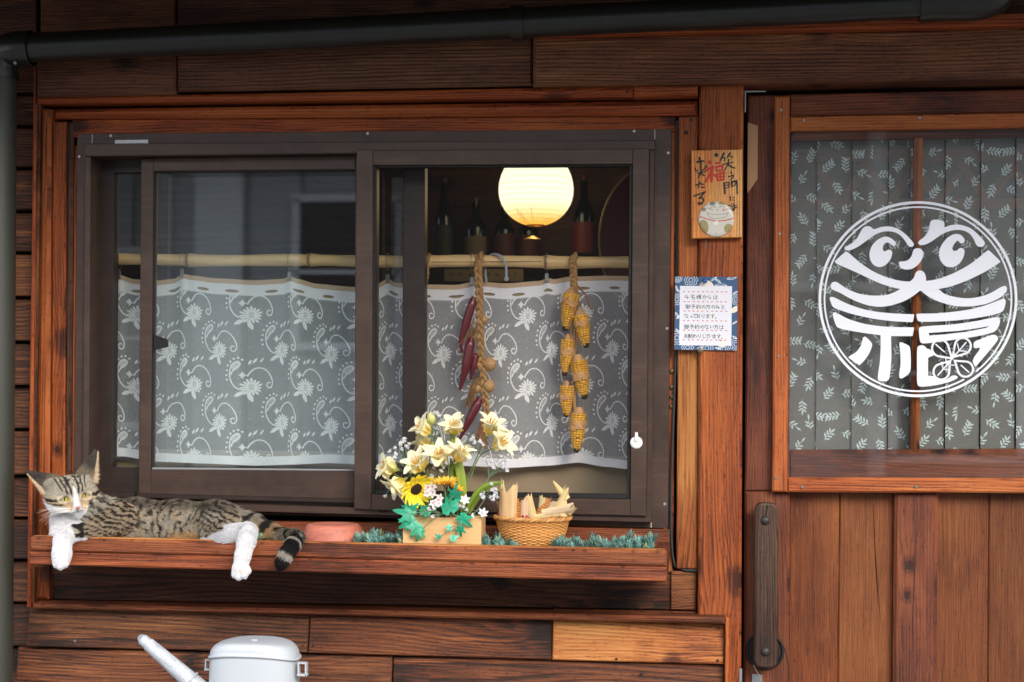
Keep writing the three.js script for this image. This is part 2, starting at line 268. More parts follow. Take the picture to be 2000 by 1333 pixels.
// pipes
const pipeM = dusty(0x232522, 0.3, { clearcoat: 0.3, clearcoatRoughness: 0.35 });
{
  const z = 0.12, down = thing('downpipe', 'dark olive green vertical downpipe at the left edge of the shop front', 'downpipe', at(2, 1333, z));
  const a = at(1, 150, z), b = at(-1, 1360, z); b.y = 0.1;
  part(down, 'pipe', cyl(a, b, 0.0305, 0.0305, 40), std(0x34352d, 0.5, { clearcoat: 0.2, clearcoatRoughness: 0.4 }));
  const gut = thing('drain_pipe', 'dark green round drain pipe sloping along the top under the eave', 'pipe', at(1000, 50, z));
  const z2 = 0.13, p0 = at(55, 94, z2), p1 = at(700, 62, z2), p2 = at(1798, 5, z2), p3 = at(1925, 2, z2);
  part(gut, 'pipe', [cyl(p0, p2, 0.029, 0.029, 40)], pipeM);
  part(gut, 'elbow', [tube([at(1, 156, z), at(1, 125, z), at(10, 104, z), at(30, 96, z2), p0.clone(), at(62, 93.7, z2)], 0.034, 30, 24), cyl(at(1, 152, z), at(1, 143, z), 0.0355, 0.0355, 30)], pipeM);
  part(gut, 'elbow', [tube([at(1798, 5, z2), at(1850, 4, z2), at(1905, 3, z2), at(1940, -8, z2), at(1952, -35, z2), at(1953, -80, z2)], 0.0345, 40, 24), cyl(at(1796, 5, z2), at(1812, 4.6, z2), 0.0365, 0.0365, 30)], pipeM);
  part(gut, 'collar', cyl(at(1000, 46.5, z2), at(1024, 45.2, z2), 0.034, 0.034, 30), pipeM);
  for (const [x, y] of [[31, 124], [1825, 22]]) part(gut, 'screw', disc(at(x, y, z + 0.028), 0.004, 0.006), std(0x777777, 0.3, { metalness: 0.9 }));
}
// ---------- sliding window ----------
const glassM = new THREE.MeshPhysicalMaterial({ color: 0xf4f8f8, transmission: 1, thickness: 0, roughness: 0.015, ior: 1.95 });
const bronze = dusty(0x56433a, 0.42, { metalness: 0.25 }), bronzeD = dusty(0x3a2d28, 0.45, { metalness: 0.2 }), gasket = std(0x0b0b0c, 0.6);
{
  const win = thing('sliding_window', 'bronze aluminium sliding window with two glass sashes and an insect screen', 'window', V3(0, 0, 0)); win.userData.kind = 'thing';
  const al = (p, n, z, t, q, m = bronze, o) => board(p, n, m, z, t, q, 'h', { bevel: 0.0012, wob: 0, ...o });
  const fr = sub(win, 'window_frame');
  { // flat outer flange with rounded corners, cut out in the middle
    const z = 0.024, P = (x, y) => { const p = at(x, y, z); return new THREE.Vector2(p.x, p.y); };
    const c = [P(151, 262), P(1311, 253), P(1304.5, 1032), P(144, 990)], sh = new THREE.Shape(), r = 0.007;
    const un = (a, b) => b.clone().sub(a).normalize().multiplyScalar(r);
    c.forEach((p, i) => { const pr = c[(i + 3) % 4], nx = c[(i + 1) % 4], a = p.clone().add(un(p, pr)), b = p.clone().add(un(p, nx)); if (i === 0) sh.moveTo(a.x, a.y); else sh.lineTo(a.x, a.y); sh.quadraticCurveTo(p.x, p.y, b.x, b.y); });
    const h = [P(170, 292), P(1278, 283), P(1272, 1008), P(164, 975)], hp = new THREE.Path(); h.forEach((p, i) => i ? hp.lineTo(p.x, p.y) : hp.moveTo(p.x, p.y)); sh.holes.push(hp);
    part(fr, 'flange', new THREE.ExtrudeGeometry(sh, { depth: 0.003, bevelEnabled: true, bevelSize: 0.0006, bevelThickness: 0.0006, bevelSegments: 1 }).translate(0, 0, z - 0.003), bronze);
    al(fr, 'head', 0.044, 0.11, [165, 281, 1279, 274, 1279, 292.5, 165, 305.5]);
    al(fr, 'jamb', 0.040, 0.11, [165, 306, 176, 306, 171, 985, 160, 985]);
    al(fr, 'jamb', 0.040, 0.11, [1268.5, 293, 1278.5, 293, 1272, 1020, 1262, 1020]);
    al(fr, 'sill', 0.048, 0.12, [160, 978, 1272, 1008, 1272, 1021.5, 160, 991]);
    al(fr, 'track', 0.030, 0.09, [176, 962, 700, 975, 700, 984, 176, 971], bronzeD);
    al(fr, 'jamb_cover', 0.000, 0.10, [176, 306, 184, 306, 179, 962, 171, 962], bronzeD);
    const white = std(0xd8d8d8, 0.5);
    for (const [x, y0, y1] of [[179.5, 262, 280], [1279.2, 253.5, 272], [1272, 1020, 1031]]) part(fr, 'joint', box(at(x, (y0 + y1) / 2, 0.0245).x, at(x, (y0 + y1) / 2, 0.0245).y, 0.0245, 0.0012, (y1 - y0) / 1000, 0.0008), white);
    for (const [x, y] of [[216, 265.5], [718, 261], [1239, 256.5], [154.5, 306], [1305.5, 299], [1303, 642], [1298.5, 985]]) part(fr, 'screw', disc(at(x, y, 0.025), 0.0032, 0.0014), std(0xb5b5b5, 0.35, { metalness: 0.6 }));
    // maker's sticker (flat print)
    const cv = document.createElement('canvas'); cv.width = 256; cv.height = 48; const g = cv.getContext('2d'); g.fillStyle = '#e4e6ea'; g.fillRect(0, 0, 256, 48); g.fillStyle = '#33415e';
    for (let i = 0, x = 8; x < 235; i++) { const w = 3 + (i * 7) % 9; if (i % 6 !== 4) g.fillRect(x, 32, w * 0.7, 9); x += w + 2; }
    const t = new THREE.CanvasTexture(cv); t.colorSpace = THREE.SRGBColorSpace; const a = at(217, 271, 0.0445), b = at(282, 280, 0.0445);
    part(fr, 'sticker', new THREE.PlaneGeometry(b.x - a.x, a.y - b.y).translate((a.x + b.x) / 2, (a.y + b.y) / 2, 0.0252), new THREE.MeshStandardMaterial({ map: t, roughness: 0.5 }));
  }
  const pane = (p, z, q, m, n = 'pane') => part(p, n, (() => { const a = [0, 1, 2, 3].map((i) => at(q[i * 2], q[i * 2 + 1], z)), g = new THREE.BufferGeometry(); g.setAttribute('position', new THREE.Float32BufferAttribute([a[3], a[2], a[1], a[3], a[1], a[0]].flatMap((v) => [v.x, v.y, v.z]), 3)); g.setAttribute('uv', new THREE.Float32BufferAttribute([0, 0, 1, 0, 1, 1, 0, 0, 1, 1, 0, 1], 2)); g.computeVertexNormals(); return g; })(), m);
  { // rear glass sash, slid across
    const s = sub(win, 'glass_sash'), z = -0.018;
    al(s, 'stile', z, 0.03, [184, 310, 222, 310, 217, 962, 179, 962], bronzeD); al(s, 'stile', z, 0.03, [787, 300, 830, 300, 828, 975, 785, 975], bronzeD);
    al(s, 'rail', z, 0.03, [222, 312, 787, 306, 787, 330, 222, 338], bronzeD); al(s, 'rail', z, 0.03, [217, 913, 785, 922, 785, 975, 217, 962], bronzeD);
    pane(s, z - 0.012, [222, 338, 787, 330, 785, 922, 217, 913], glassM);
  }
  { // front glass sash on the left
    const s = sub(win, 'glass_sash'), z = 0.014;
    al(s, 'stile', z, 0.028, [275, 310, 299, 310, 293, 986, 269.5, 984]); al(s, 'stile', z, 0.028, [694, 300, 735, 300, 733, 990, 692, 989]);
    al(s, 'rail', z, 0.028, [299, 309, 694, 304, 694, 331, 299, 334.5]); al(s, 'rail', z - 0.0006, 0.027, [294, 918, 692, 921, 692, 989, 293, 986]);
    pane(s, z - 0.010, [299, 334, 694, 331, 692, 921, 294, 918], glassM);
    al(s, 'gasket', z - 0.002, 0.008, [296, 914, 692, 917.5, 692, 921, 296, 918], std(0x8a8d90, 0.3)); al(s, 'gasket', z - 0.003, 0.008, [299, 334.5, 302, 334.5, 297, 918, 294, 918], gasket); al(s, 'gasket', z - 0.003, 0.008, [302, 334, 694, 331, 694, 334, 302, 337.5], gasket);
    const a = [[300, 656], [323, 663], [325, 677], [300, 683]].map(([x, y]) => at(x, y, z)), sh = new THREE.Shape(a.map((p) => new THREE.Vector2(p.x, p.y)));
    part(s, 'latch', new THREE.ExtrudeGeometry(sh, { depth: 0.006, bevelEnabled: true, bevelSize: 0.001, bevelThickness: 0.001, bevelSegments: 1 }).translate(0, 0, z - 0.008), gasket);
    al(s, 'bumper', 0.030, 0.02, [262, 964, 269, 963, 269, 981, 262, 981], std(0x22262a, 0.3));
  }
  { // insect screen sash on the right
    const s = sub(win, 'screen_sash'), z = 0.056;
    al(s, 'stile', z, 0.022, [696, 293, 728, 292, 725, 997, 691, 995]); al(s, 'stile', z, 0.022, [1236, 290.5, 1268, 290, 1262, 1009, 1231, 1008]);
    al(s, 'rail', z, 0.022, [728, 293.5, 1236, 291, 1236, 320.5, 728, 323]); al(s, 'rail', z, 0.022, [725, 966, 1231, 976, 1231, 1008, 725, 997]);
    al(s, 'gasket', z - 0.006, 0.012, [728, 323, 734, 323, 732, 966, 725, 966], gasket); al(s, 'gasket', z - 0.006, 0.012, [1229, 320.5, 1236, 320.5, 1231, 976, 1224.5, 976], gasket);
    al(s, 'gasket', z - 0.006, 0.012, [734, 323, 1229, 320.5, 1229, 325.5, 734, 328], gasket); al(s, 'gasket', z - 0.006, 0.012, [732, 958, 1225, 966, 1225, 976, 732, 966], gasket);
    const W = 64, d = new Uint8Array(W * W * 4); for (let i = 0; i < W * W; i++) { const x = i % 32, y = (i / W | 0) % 32; const th = x < 3 || y < 3; d[i * 4] = d[i * 4 + 1] = d[i * 4 + 2] = 40; d[i * 4 + 3] = th ? 255 : 0; }
    const t = dtex(d, W, W, true); t.repeat.set(280, 360);
    pane(s, z - 0.012, [734, 328, 1229, 325.5, 1225, 966, 732, 958], new THREE.MeshStandardMaterial({ map: t, transparent: true, roughness: 0.8, ...side2 }), 'insect_mesh');
    for (const x of [740, 772]) al(s, 'slider_foot', 0.052, 0.01, [x, 995, x + 14, 995.4, x + 14, 1001, x, 1000.6], bronzeD);
  }
  const kn = thing('suction_hook', 'small white plastic suction hook on the right stile of the window', 'hook', at(1243, 862, 0.057));
  const p = at(1243, 862, 0.057), wp = std(0xf2f2f0, 0.3);
  part(kn, 'suction_cup', new THREE.SphereGeometry(0.0118, 24, 14).scale(1, 1, 0.35).translate(p.x, p.y - 0.003, p.z), wp); part(kn, 'tab', cyl(at(1243, 862, 0.061), at(1243, 845, 0.062), 0.004, 0.0028), wp);
}
// ---------- sliding door ----------
const Chaikin = (pts, it = 2) => { for (let k = 0; k < it; k++) { const o = []; pts.forEach((p, i) => { const q = pts[(i + 1) % pts.length]; o.push([p[0] * 0.78 + q[0] * 0.22, p[1] * 0.78 + q[1] * 0.22], [p[0] * 0.22 + q[0] * 0.78, p[1] * 0.22 + q[1] * 0.78]); }); pts = o; } return pts; };
{
  const door = thing('sliding_door', 'red brown wooden sliding door with a large glass pane and upright panels', 'door', V3(0, 0, 0));
  const D = (n, m, z, t, q, g, o) => board(door, n, m, z, t, q, g, o);
  const st = wm('stile'), stR = wm('stile', [1, 0.86, 0.8]), dp = wm('door');
  D('stile', wm('stile', [0.95, 0.85, 0.9]), 0.0, 0.036, [1460.5, 186, 1543, 184.5, 1537, 960, 1455, 960], 'v', { bevel: 0.003 });
  D('stile', wm('stile', [1, 0.92, 0.86]), 0.0, 0.036, [1455, 960.5, 1544, 960.5, 1540, 1500, 1451, 1500], 'v', { bevel: 0.005, ou: 0.31, ov: 0.4 });
  D('rail', stR, 0.0, 0.036, [1543.5, 184.5, 2200, 170, 2200, 216, 1543.5, 228], 'h');
  D('glazing_bead', T.trim, 0.020, 0.02, [1514, 188, 1543, 187.5, 1538, 962, 1508.5, 961], 'v', { bevel: 0.003 });
  D('glazing_bead', T.trim, 0.018, 0.018, [1543.6, 227.8, 2200, 216.5, 2200, 245.5, 1543.6, 255.5], 'h', { bevel: 0.003 });
  D('glazing_bead', T.trim, 0.018, 0.018, [1538.6, 933.5, 2200, 936, 2200, 965, 1538.6, 962], 'h', { bevel: 0.003 });
  for (const [x, y] of [[1526, 215], [1523, 457], [1521, 696], [1516, 934], [1571, 235], [1797, 230.5], [1567, 952], [1790, 951]]) part(door, 'screw', disc(at(x, y, 0.0202), 0.003, 0.001), steel);
  D('rail', stR, -0.006, 0.03, [1543, 250, 2200, 240, 2200, 262, 1543, 272.5], 'h', { bevel: 0.006 });
  D('muntin', wm('post', [1, 0.92, 0.86]), -0.006, 0.026, [1787, 266, 1804, 266, 1797.5, 889, 1780.5, 889], 'v', { bevel: 0.007 });
  D('rail', wm('stile', [1.0, 0.9, 0.88]), -0.006, 0.03, [1538, 880, 2200, 877, 2200, 960, 1538, 960], 'h', { bevel: 0.007 });
  D('stile', st, -0.006, 0.03, [1538, 255, 1547, 255, 1542, 935, 1533, 935], 'v', { bevel: 0.003 });
  // lower panels
  const z = -0.018;
  D('panel', wm('door', [0.72, 0.56, 0.46]), z, 0.012, [1543, 962, 1640, 962, 1635, 1500, 1538, 1500], 'v');
  D('panel', wm('door', [0.74, 0.64, 0.56]), z - 0.001, 0.012, [1641, 962, 1746, 962, 1741, 1500, 1636, 1500], 'v');
  D('panel', wm('door', [0.66, 0.54, 0.46]), z, 0.012, [1830, 962, 1932, 962, 1928, 1500, 1825, 1500], 'v');
  D('panel', wm('door', [0.58, 0.5, 0.44]), z - 0.001, 0.012, [1933, 962, 2200, 962, 2196, 1500, 1929, 1500], 'v');
  D('muntin', wm('stile', [1, 0.88, 0.85]), 0.0, 0.036, [1748, 961, 1834, 961, 1828, 1500, 1743, 1500], 'v', { bevel: 0.006 });
  D('rail', wm('stile', [0.7, 0.6, 0.6]), -0.012, 0.02, [1540, 955, 2200, 957, 2200, 966, 1540, 966], 'h');
  { const cr = at(1712, 1030, -0.0172); part(door, 'crack', tube([at(1706, 985, -0.0188), at(1711, 1100, -0.0188), at(1717, 1180, -0.0188), at(1723, 1226, -0.0188)], (t) => 0.0011 * (1 - Math.abs(t - 0.5) * 1.6), 20, 5), T.dark); }
  D('veneer_patch', std(0xc49870, 0.7), 0.0022, 0.0015, [1461, 239, 1480.5, 246, 1480, 350, 1460, 378], 'v', { bevel: 0.0004 });
  // glass
  { const q = [at(1545, 256, 0.003), at(2190, 245, 0.003), at(2190, 936, 0.003), at(1540, 934, 0.003)], g = new THREE.BufferGeometry(); g.setAttribute('position', new THREE.Float32BufferAttribute([q[3], q[2], q[1], q[3], q[1], q[0]].flatMap((v) => [v.x, v.y, v.z]), 3)); g.computeVertexNormals(); part(door, 'pane', g, glassM); }
  // handle
  {
    const h = sub(door, 'handle'), grey = wm('beam', [0.5, 0.62, 0.8], 0.5, 0.0004), iron = std(0x3a3634, 0.5, { metalness: 0.3 });
    const sh = new THREE.Shape(), a = at(1478, 985, 0.03), b = at(1514, 1298, 0.03), r = 0.012; sh.moveTo(a.x, b.y + r); sh.lineTo(a.x, a.y - r); sh.quadraticCurveTo(a.x, a.y, a.x + r, a.y); sh.lineTo(b.x - r, a.y); sh.quadraticCurveTo(b.x, a.y, b.x, a.y - r); sh.lineTo(b.x, b.y + r); sh.quadraticCurveTo(b.x, b.y, b.x - r, b.y); sh.lineTo(a.x + r, b.y); sh.quadraticCurveTo(a.x, b.y, a.x, b.y + r);
    const g = new THREE.ExtrudeGeometry(sh, { depth: 0.018, bevelEnabled: true, bevelSize: 0.004, bevelThickness: 0.004, bevelSegments: 3, curveSegments: 8 }).translate(0, 0, 0.03); const uv = g.attributes.uv; for (let i = 0; i < uv.count; i++) { const Q = g.attributes.position; uv.setXY(i, Q.getY(i) / 1.2 + 0.2, (Q.getX(i) + Q.getZ(i)) / 0.6 + 0.1); }
    part(h, 'grip', g, grey);
    for (const y of [1017, 1273]) { const p = at(1495, y, 0.05); part(h, 'bolt', new THREE.SphereGeometry(0.0085, 20, 12).scale(1, 1, 0.8).translate(p.x, p.y, p.z + 0.002), iron); part(h, 'standoff', cyl(at(1495, y, 0.0), at(1495, y, 0.034), 0.011), iron); }
    part(h, 'crack', tube([at(1499, 988, 0.0525), at(1497, 1000, 0.0527), at(1495.5, 1010, 0.0525)], 0.0008, 8, 4), T.dark);
    const pl = at(1494, 1272, 0.002); part(h, 'escutcheon', new THREE.TorusGeometry(0.034, 0.003, 8, 40).translate(pl.x, pl.y, pl.z), std(0x1c1816, 0.6)); part(h, 'recess', disc(at(1494, 1272, 0.0012), 0.034, 0.001, 40), std(0x1e1512, 0.7));
    part(h, 'cord', tube([at(1512, 1240, 0.03), at(1530, 1262, 0.03), at(1540, 1300, 0.03), at(1538, 1345, 0.03)], 0.0014, 20, 6), std(0x2a2320, 0.6));
    part(h, 'cord', tube([at(1472, 1300, 0.02), at(1480, 1316, 0.02), at(1487, 1330, 0.02)], 0.0013, 12, 6), std(0x9a938a, 0.5));
    part(h, 'lock_plate', box(at(1479, 1330, 0.002).x, at(1479, 1330, 0.002).y, 0.003, 0.02, 0.024, 0.004, 0.001), std(0xb8bcc0, 0.3, { metalness: 0.8 }));
    part(h, 'lock_plate', box(at(1447, 1322, 0.041).x, at(1447, 1322, 0.041).y, 0.0415, 0.005, 0.03, 0.002), std(0xb8bcc0, 0.35, { metalness: 0.8 }));
  }
  // steel corner strip in the head of the gap
  part(door, 'corner_strip', [box(at(1475, 179, 0.03).x, at(1475, 179, 0.03).y, 0.03, 0.040, 0.0022, 0.004), box(at(1456, 199, 0.03).x, at(1456, 199, 0.03).y, 0.03, 0.0022, 0.04, 0.004)], std(0x9c9c9a, 0.4, { metalness: 0.4 }));
  part(door, 'gap_back', (() => { const a = at(1430, 150, -0.05), b = at(2250, 190, -0.05), c = at(1430, 150, -0.045), d = at(1475, 1500, -0.045); return [box((a.x + b.x) / 2, (a.y + b.y) / 2, -0.056, b.x - a.x, a.y - b.y, 0.01), box((c.x + d.x) / 2, (c.y + d.y) / 2, -0.05, d.x - c.x, c.y - d.y, 0.01)]; })(), T.dark);
  part(house, 'lintel', (() => { const a = at(1452, 157, 0), b = at(2250, 168, 0); return box((a.x + b.x) / 2, (a.y + b.y) / 2 + 0.012, 0.0, b.x - a.x, 0.03, 0.1); })(), T.trimR);

  // ---- round white vinyl emblem on the glass ----
  const em = thing('round_emblem', 'large round white emblem of a smiling face on the door glass', 'emblem', at(1793.5, 584.5, 0.005)), vinyl = std(0xe6e9f4, 0.55);
  let lay = 0;
  const flat = (polys, holes = []) => { const sh = new THREE.Shape(polys.map((p) => new THREE.Vector2(p[0], -p[1]))); for (const h of holes) sh.holes.push(new THREE.Path(h.map((p) => new THREE.Vector2(p[0], -p[1])))); const g = new THREE.ExtrudeGeometry(sh, { depth: 0.0004, bevelEnabled: false, curveSegments: 1 }), P = g.attributes.position, z0 = 0.0042 + 0.00012 * (lay++ % 9); for (let i = 0; i < P.count; i++) { const zz = P.getZ(i), p = at(P.getX(i), -P.getY(i), z0); P.setXYZ(i, p.x, p.y, z0 + zz); } g.computeVertexNormals(); return g; };
  const A = (l) => l.map(([x, y]) => [1590 + x / 4.878, 385 + y / 4.878]), Bc = (l) => l.map(([x, y]) => [1590 + x / 4.878, 580 + y / 4.878]);
  const ringG = (rx, ry, w, a0, a1) => { const o = [], n = 160; for (let i = 0; i <= n; i++) { const a = lerp(a0, a1, i / n); o.push([1793.5 + rx * Math.cos(a), 584.7 + ry * Math.sin(a)]); } for (let i = n; i >= 0; i--) { const a = lerp(a0, a1, i / n); o.push([1793.5 + (rx - w) * Math.cos(a), 584.7 + (ry - w) * Math.sin(a)]); } return flat(o); };
  part(em, 'ring', ringG(194.3, 191.5, 5.2, 0, Math.PI * 2 - 0.0001), vinyl);
  part(em, 'ring', ringG(184.3, 181.6, 3.2, 1.055, Math.PI * 2 + 0.90), vinyl);
  const S = (n, l, f = A, it = 2, hole) => part(em, n, flat(f(Chaikin(l, it)), hole ? [f(hole)] : []), vinyl);
  S('eyebrow', [[290, 495], [300, 475], [350, 450], [410, 400], [440, 340], [470, 290], [510, 275], [545, 285], [572, 312], [640, 285], [720, 278], [800, 300], [870, 350], [930, 410], [957, 450], [945, 475], [910, 477], [890, 450], [850, 390], [800, 345], [730, 325], [650, 330], [580, 360], [510, 410], [430, 470], [360, 505], [310, 512]]);
  S('eyebrow', [[991, 440], [1005, 415], [1050, 385], [1085, 340], [1105, 280], [1108, 235], [1135, 216], [1200, 218], [1243, 238], [1247, 265], [1240, 292], [1310, 265], [1400, 263], [1490, 293], [1560, 350], [1615, 410], [1634, 440], [1617, 474], [1575, 477], [1545, 455], [1530, 410], [1490, 350], [1430, 318], [1360, 312], [1290, 325], [1210, 360], [1130, 420], [1060, 457], [1010, 460]]);
  S('eye', [[535, 600], [528, 540], [548, 470], [600, 410], [670, 376], [720, 383], [767, 415], [784, 445], [770, 470], [745, 462], [715, 435], [685, 435], [660, 460], [655, 500], [672, 524], [705, 503], [735, 503], [750, 530], [735, 590], [690, 647], [630, 673], [570, 652]]);
  S('eye', [[1200, 600], [1190, 530], [1213, 460], [1270, 388], [1340, 350], [1400, 358], [1434, 395], [1440, 425], [1415, 447], [1390, 437], [1375, 412], [1350, 430], [1318, 480], [1325, 512], [1360, 515], [1390, 485], [1425, 488], [1439, 520], [1425, 580], [1385, 642], [1320, 673], [1250, 662]]);
  S('nose', [[810, 640], [820, 613], [860, 615], [905, 600], [935, 560], [945, 510], [968, 488], [1020, 490], [1047, 530], [1035, 590], [990, 652], [930, 690], [870, 693], [823, 677]]);
  S('smile', [[200, 615], [203, 608], [300, 522], [310, 520], [330, 530], [430, 620], [560, 710], [700, 770], [820, 800], [915, 808], [1070, 802], [1180, 785], [1330, 730], [1480, 650], [1600, 555], [1658, 508], [1670, 508], [1778, 612], [1776, 622], [1660, 700], [1480, 790], [1320, 850], [1190, 878], [1015, 900], [820, 880], [640, 830], [480, 755], [340, 690], [210, 635]]);
  S('mouth', [[970, 720], [1000, 698], [1045, 708], [1070, 755], [1068, 830], [1015, 890], [940, 950], [850, 1000], [720, 1040], [620, 1049], [500, 1032], [350, 972], [250, 912], [170, 882], [156, 850], [173, 813], [210, 806], [240, 825], [330, 885], [450, 930], [580, 942], [700, 935], [790, 900], [860, 850], [930, 795], [955, 770]]);
  S('mouth', [[1015, 890], [1000, 850], [1100, 830], [1190, 878], [1250, 930], [1370, 960], [1480, 968], [1600, 950], [1700, 910], [1790, 853], [1830, 846], [1844, 875], [1832, 907], [1780, 961], [1650, 1021], [1500, 1045], [1350, 1043], [1200, 1003], [1100, 958]]);
  S('stroke', [[148, 15], [163, -2], [200, 8], [300, 60], [450, 115], [600, 145], [800, 163], [950, 167], [957, 170], [945, 238], [938, 243], [760, 235], [560, 210], [380, 170], [240, 125], [180, 100], [160, 50]], Bc);
  S('stroke', [[176, 165], [193, 145], [230, 160], [330, 215], [480, 260], [640, 283], [800, 290], [950, 291], [956, 295], [942, 372], [936, 376], [737, 375], [735, 378], [740, 560], [735, 660], [720, 780], [700, 805], [640, 807], [608, 790], [612, 740], [630, 620], [637, 500], [636, 370], [634, 366], [540, 355], [380, 330], [225, 300], [200, 250]], Bc);
  S('stroke', [[468, 390], [490, 376], [545, 430], [560, 460], [530, 540], [480, 610], [437, 652], [430, 652], [330, 582], [330, 576], [345, 562], [410, 525], [450, 465]], Bc);
  S('stroke', [[813, 440], [828, 430], [900, 462], [917, 480], [924, 560], [924, 690], [910, 732], [840, 782], [813, 772], [815, 720], [828, 640], [825, 540]], Bc);
  S('stroke', [[976, 170], [983, 161], [1150, 160], [1330, 145], [1500, 120], [1660, 75], [1780, 25], [1815, 16], [1832, 40], [1817, 110], [1795, 147], [1700, 175], [1540, 205], [1340, 228], [1150, 238], [995, 239], [983, 210]], Bc);
  S('stroke', [[998, 310], [1013, 285], [1150, 275], [1350, 262], [1550, 232], [1700, 200], [1757, 193], [1780, 225], [1762, 285], [1730, 332], [1650, 357], [1500, 388], [1300, 415], [1120, 440], [1030, 447], [1010, 425]], Bc, 2, [[1095, 345], [1380, 325], [1560, 300], [1675, 278], [1640, 298], [1450, 335], [1250, 358], [1100, 370]]);
  S('stroke', [[1520, 430], [1600, 400], [1690, 363], [1737, 363], [1759, 395], [1745, 430], [1545, 665], [1538, 665], [1505, 607], [1600, 478], [1525, 497]], Bc);
  S('stroke', [[983, 490], [998, 468], [1035, 460], [1062, 475], [1077, 495], [1108, 500], [1150, 560], [1110, 570], [1088, 585], [1088, 600], [1088, 750], [1090, 755], [1140, 755], [1200, 800], [1260, 795], [1330, 742], [1387, 768], [1300, 812], [1150, 847], [1010, 860], [983, 837], [983, 700]], Bc);
  // little crest of four feathered loops
  const loop = (cx, cy, r, tip) => { const o = [], i_ = [], n = 28, a0 = Math.atan2(tip[1] - cy, tip[0] - cx), dd = Math.hypot(tip[0] - cx, tip[1] - cy), sp = Math.acos(r / dd); for (let i = 0; i <= n; i++) { const a = a0 + sp + (2 * Math.PI - 2 * sp) * i / n; o.push([cx + r * Math.cos(a), cy + r * Math.sin(a)]); i_.push([cx + (r - 19) * Math.cos(a), cy + (r - 19) * Math.sin(a)]); } o.push(tip); const t2 = [lerp(tip[0], cx, 0.22), lerp(tip[1], cy, 0.22)]; i_.push(t2); return part(em, 'crest_loop', flat(Bc(o), [Bc(i_)]), vinyl); };
  loop(1205, 490, 88, [1330, 600]); loop(1420, 470, 86, [1310, 590]); loop(1215, 715, 84, [1310, 600]); loop(1445, 690, 82, [1330, 600]);
  const bar = (a, b, w = 12) => { const dx = b[0] - a[0], dy = b[1] - a[1], l = Math.hypot(dx, dy), nx = -dy / l * w / 2, ny = dx / l * w / 2; return flat(Bc([[a[0] + nx, a[1] + ny], [b[0] + nx, b[1] + ny], [b[0] - nx, b[1] - ny], [a[0] - nx, a[1] - ny]])); };
  part(em, 'crest_rib', bar([1455, 432], [1180, 752]), vinyl); part(em, 'crest_rib', bar([1160, 452], [1250, 530]), vinyl); part(em, 'crest_rib', bar([1400, 650], [1480, 722]), vinyl);
  for (const [x, y] of [[1385, 515], [1345, 560], [1270, 648], [1232, 692]]) { part(em, 'crest_barb', bar([x, y], [x + 72, y + 5], 10), vinyl); part(em, 'crest_barb', bar([x, y], [x - 18, y - 72], 10), vinyl); }

  // ---- vertical blind behind the glass ----
  const bl = thing('vertical_blind', 'sheer grey vertical blind printed with white leaf sprigs behind the door glass', 'blind', V3(0, 0, 0));
  const cv = document.createElement('canvas'); cv.width = 512; cv.height = 2048; const g = cv.getContext('2d');
  g.fillStyle = 'rgba(158,154,150,0.40)'; g.fillRect(0, 0, 512, 2048);
  const leaf = (x, y, a, L) => { g.save(); g.translate(x, y); g.rotate(a); g.beginPath(); g.moveTo(0, 0); g.quadraticCurveTo(L * 0.45, -L * 0.33, L, 0); g.quadraticCurveTo(L * 0.45, L * 0.33, 0, 0); g.fill(); g.restore(); };
  for (let j = 0; j < 15; j++) for (let i = 0; i < 4; i++) {
    const x = (i + 0.5 + (j % 2) * 0.5) * 128 + rr(-14, 14), y = (j + 0.5) * 136.5 + rr(-14, 14), a = rr(0, 6.28), n = 2 + Math.floor(rnd() * 3);
    g.fillStyle = g.strokeStyle = 'rgba(208,222,222,0.9)'; g.lineWidth = 3;
    g.save(); g.translate(x, y); g.rotate(a); g.scale(1.12, 1.12); g.beginPath(); g.moveTo(-36, 4); g.quadraticCurveTo(0, -8, 30, 0); g.stroke();
    for (let k = 0; k < n; k++) { const t = -20 + k * 20; leaf(t, 0, -0.95, 33); leaf(t - 6, 0, 0.95, 31); } leaf(24, 0, 0, 34); g.restore();
  }
  const tx = new THREE.CanvasTexture(cv); tx.colorSpace = THREE.SRGBColorSpace; tx.wrapS = tx.wrapT = THREE.RepeatWrapping;
  const bm = new THREE.MeshStandardMaterial({ map: tx, transparent: true, roughness: 0.85, ...side2 });
  const xs = [1528, 1595, 1664, 1735, 1777, 1846, 1915, 1984, 2053];
  for (let i = 0; i + 1 < xs.length; i++) {
    const zz = -0.05, a = at(xs[i] + 1.5, 250, zz), b = at(xs[i + 1] - 1.5, 890, zz), w = b.x - a.x, h = a.y - b.y, gg = new THREE.BoxGeometry(w, h, 0.0006, 4, 8, 1), U = gg.attributes.uv, Pp = gg.attributes.position;
    for (let k = 0; k < U.count; k++) { U.setXY(k, (Pp.getX(k) + w / 2) / 0.15 + i * 0.37, Pp.getY(k) / 0.6 + i * 0.23); Pp.setZ(k, Pp.getZ(k) + 0.003 * Math.sin((Pp.getX(k) / w + 0.5) * Math.PI)); }
    const m = part(bl, 'slat', gg.rotateY(0.10).translate((a.x + b.x) / 2, (a.y + b.y) / 2, zz), bm);
  }
  const la = thing('wooden_lattice', 'light brown folding wooden lattice hanging behind the leaf printed blind', 'lattice', at(1770, 310, -0.12)), lm = wm('trim', [1.5, 1.4, 1.3]);
  const stick = (x0, y0, x1, y1, w, z) => { const a = at(x0, y0, z), b = at(x1, y1, z), L = a.distanceTo(b), g = box(0, 0, 0, L, w, 0.008, 0.001).rotateZ(Math.atan2(b.y - a.y, b.x - a.x)).translate((a.x + b.x) / 2, (a.y + b.y) / 2, z); part(la, 'lath', g, lm); };
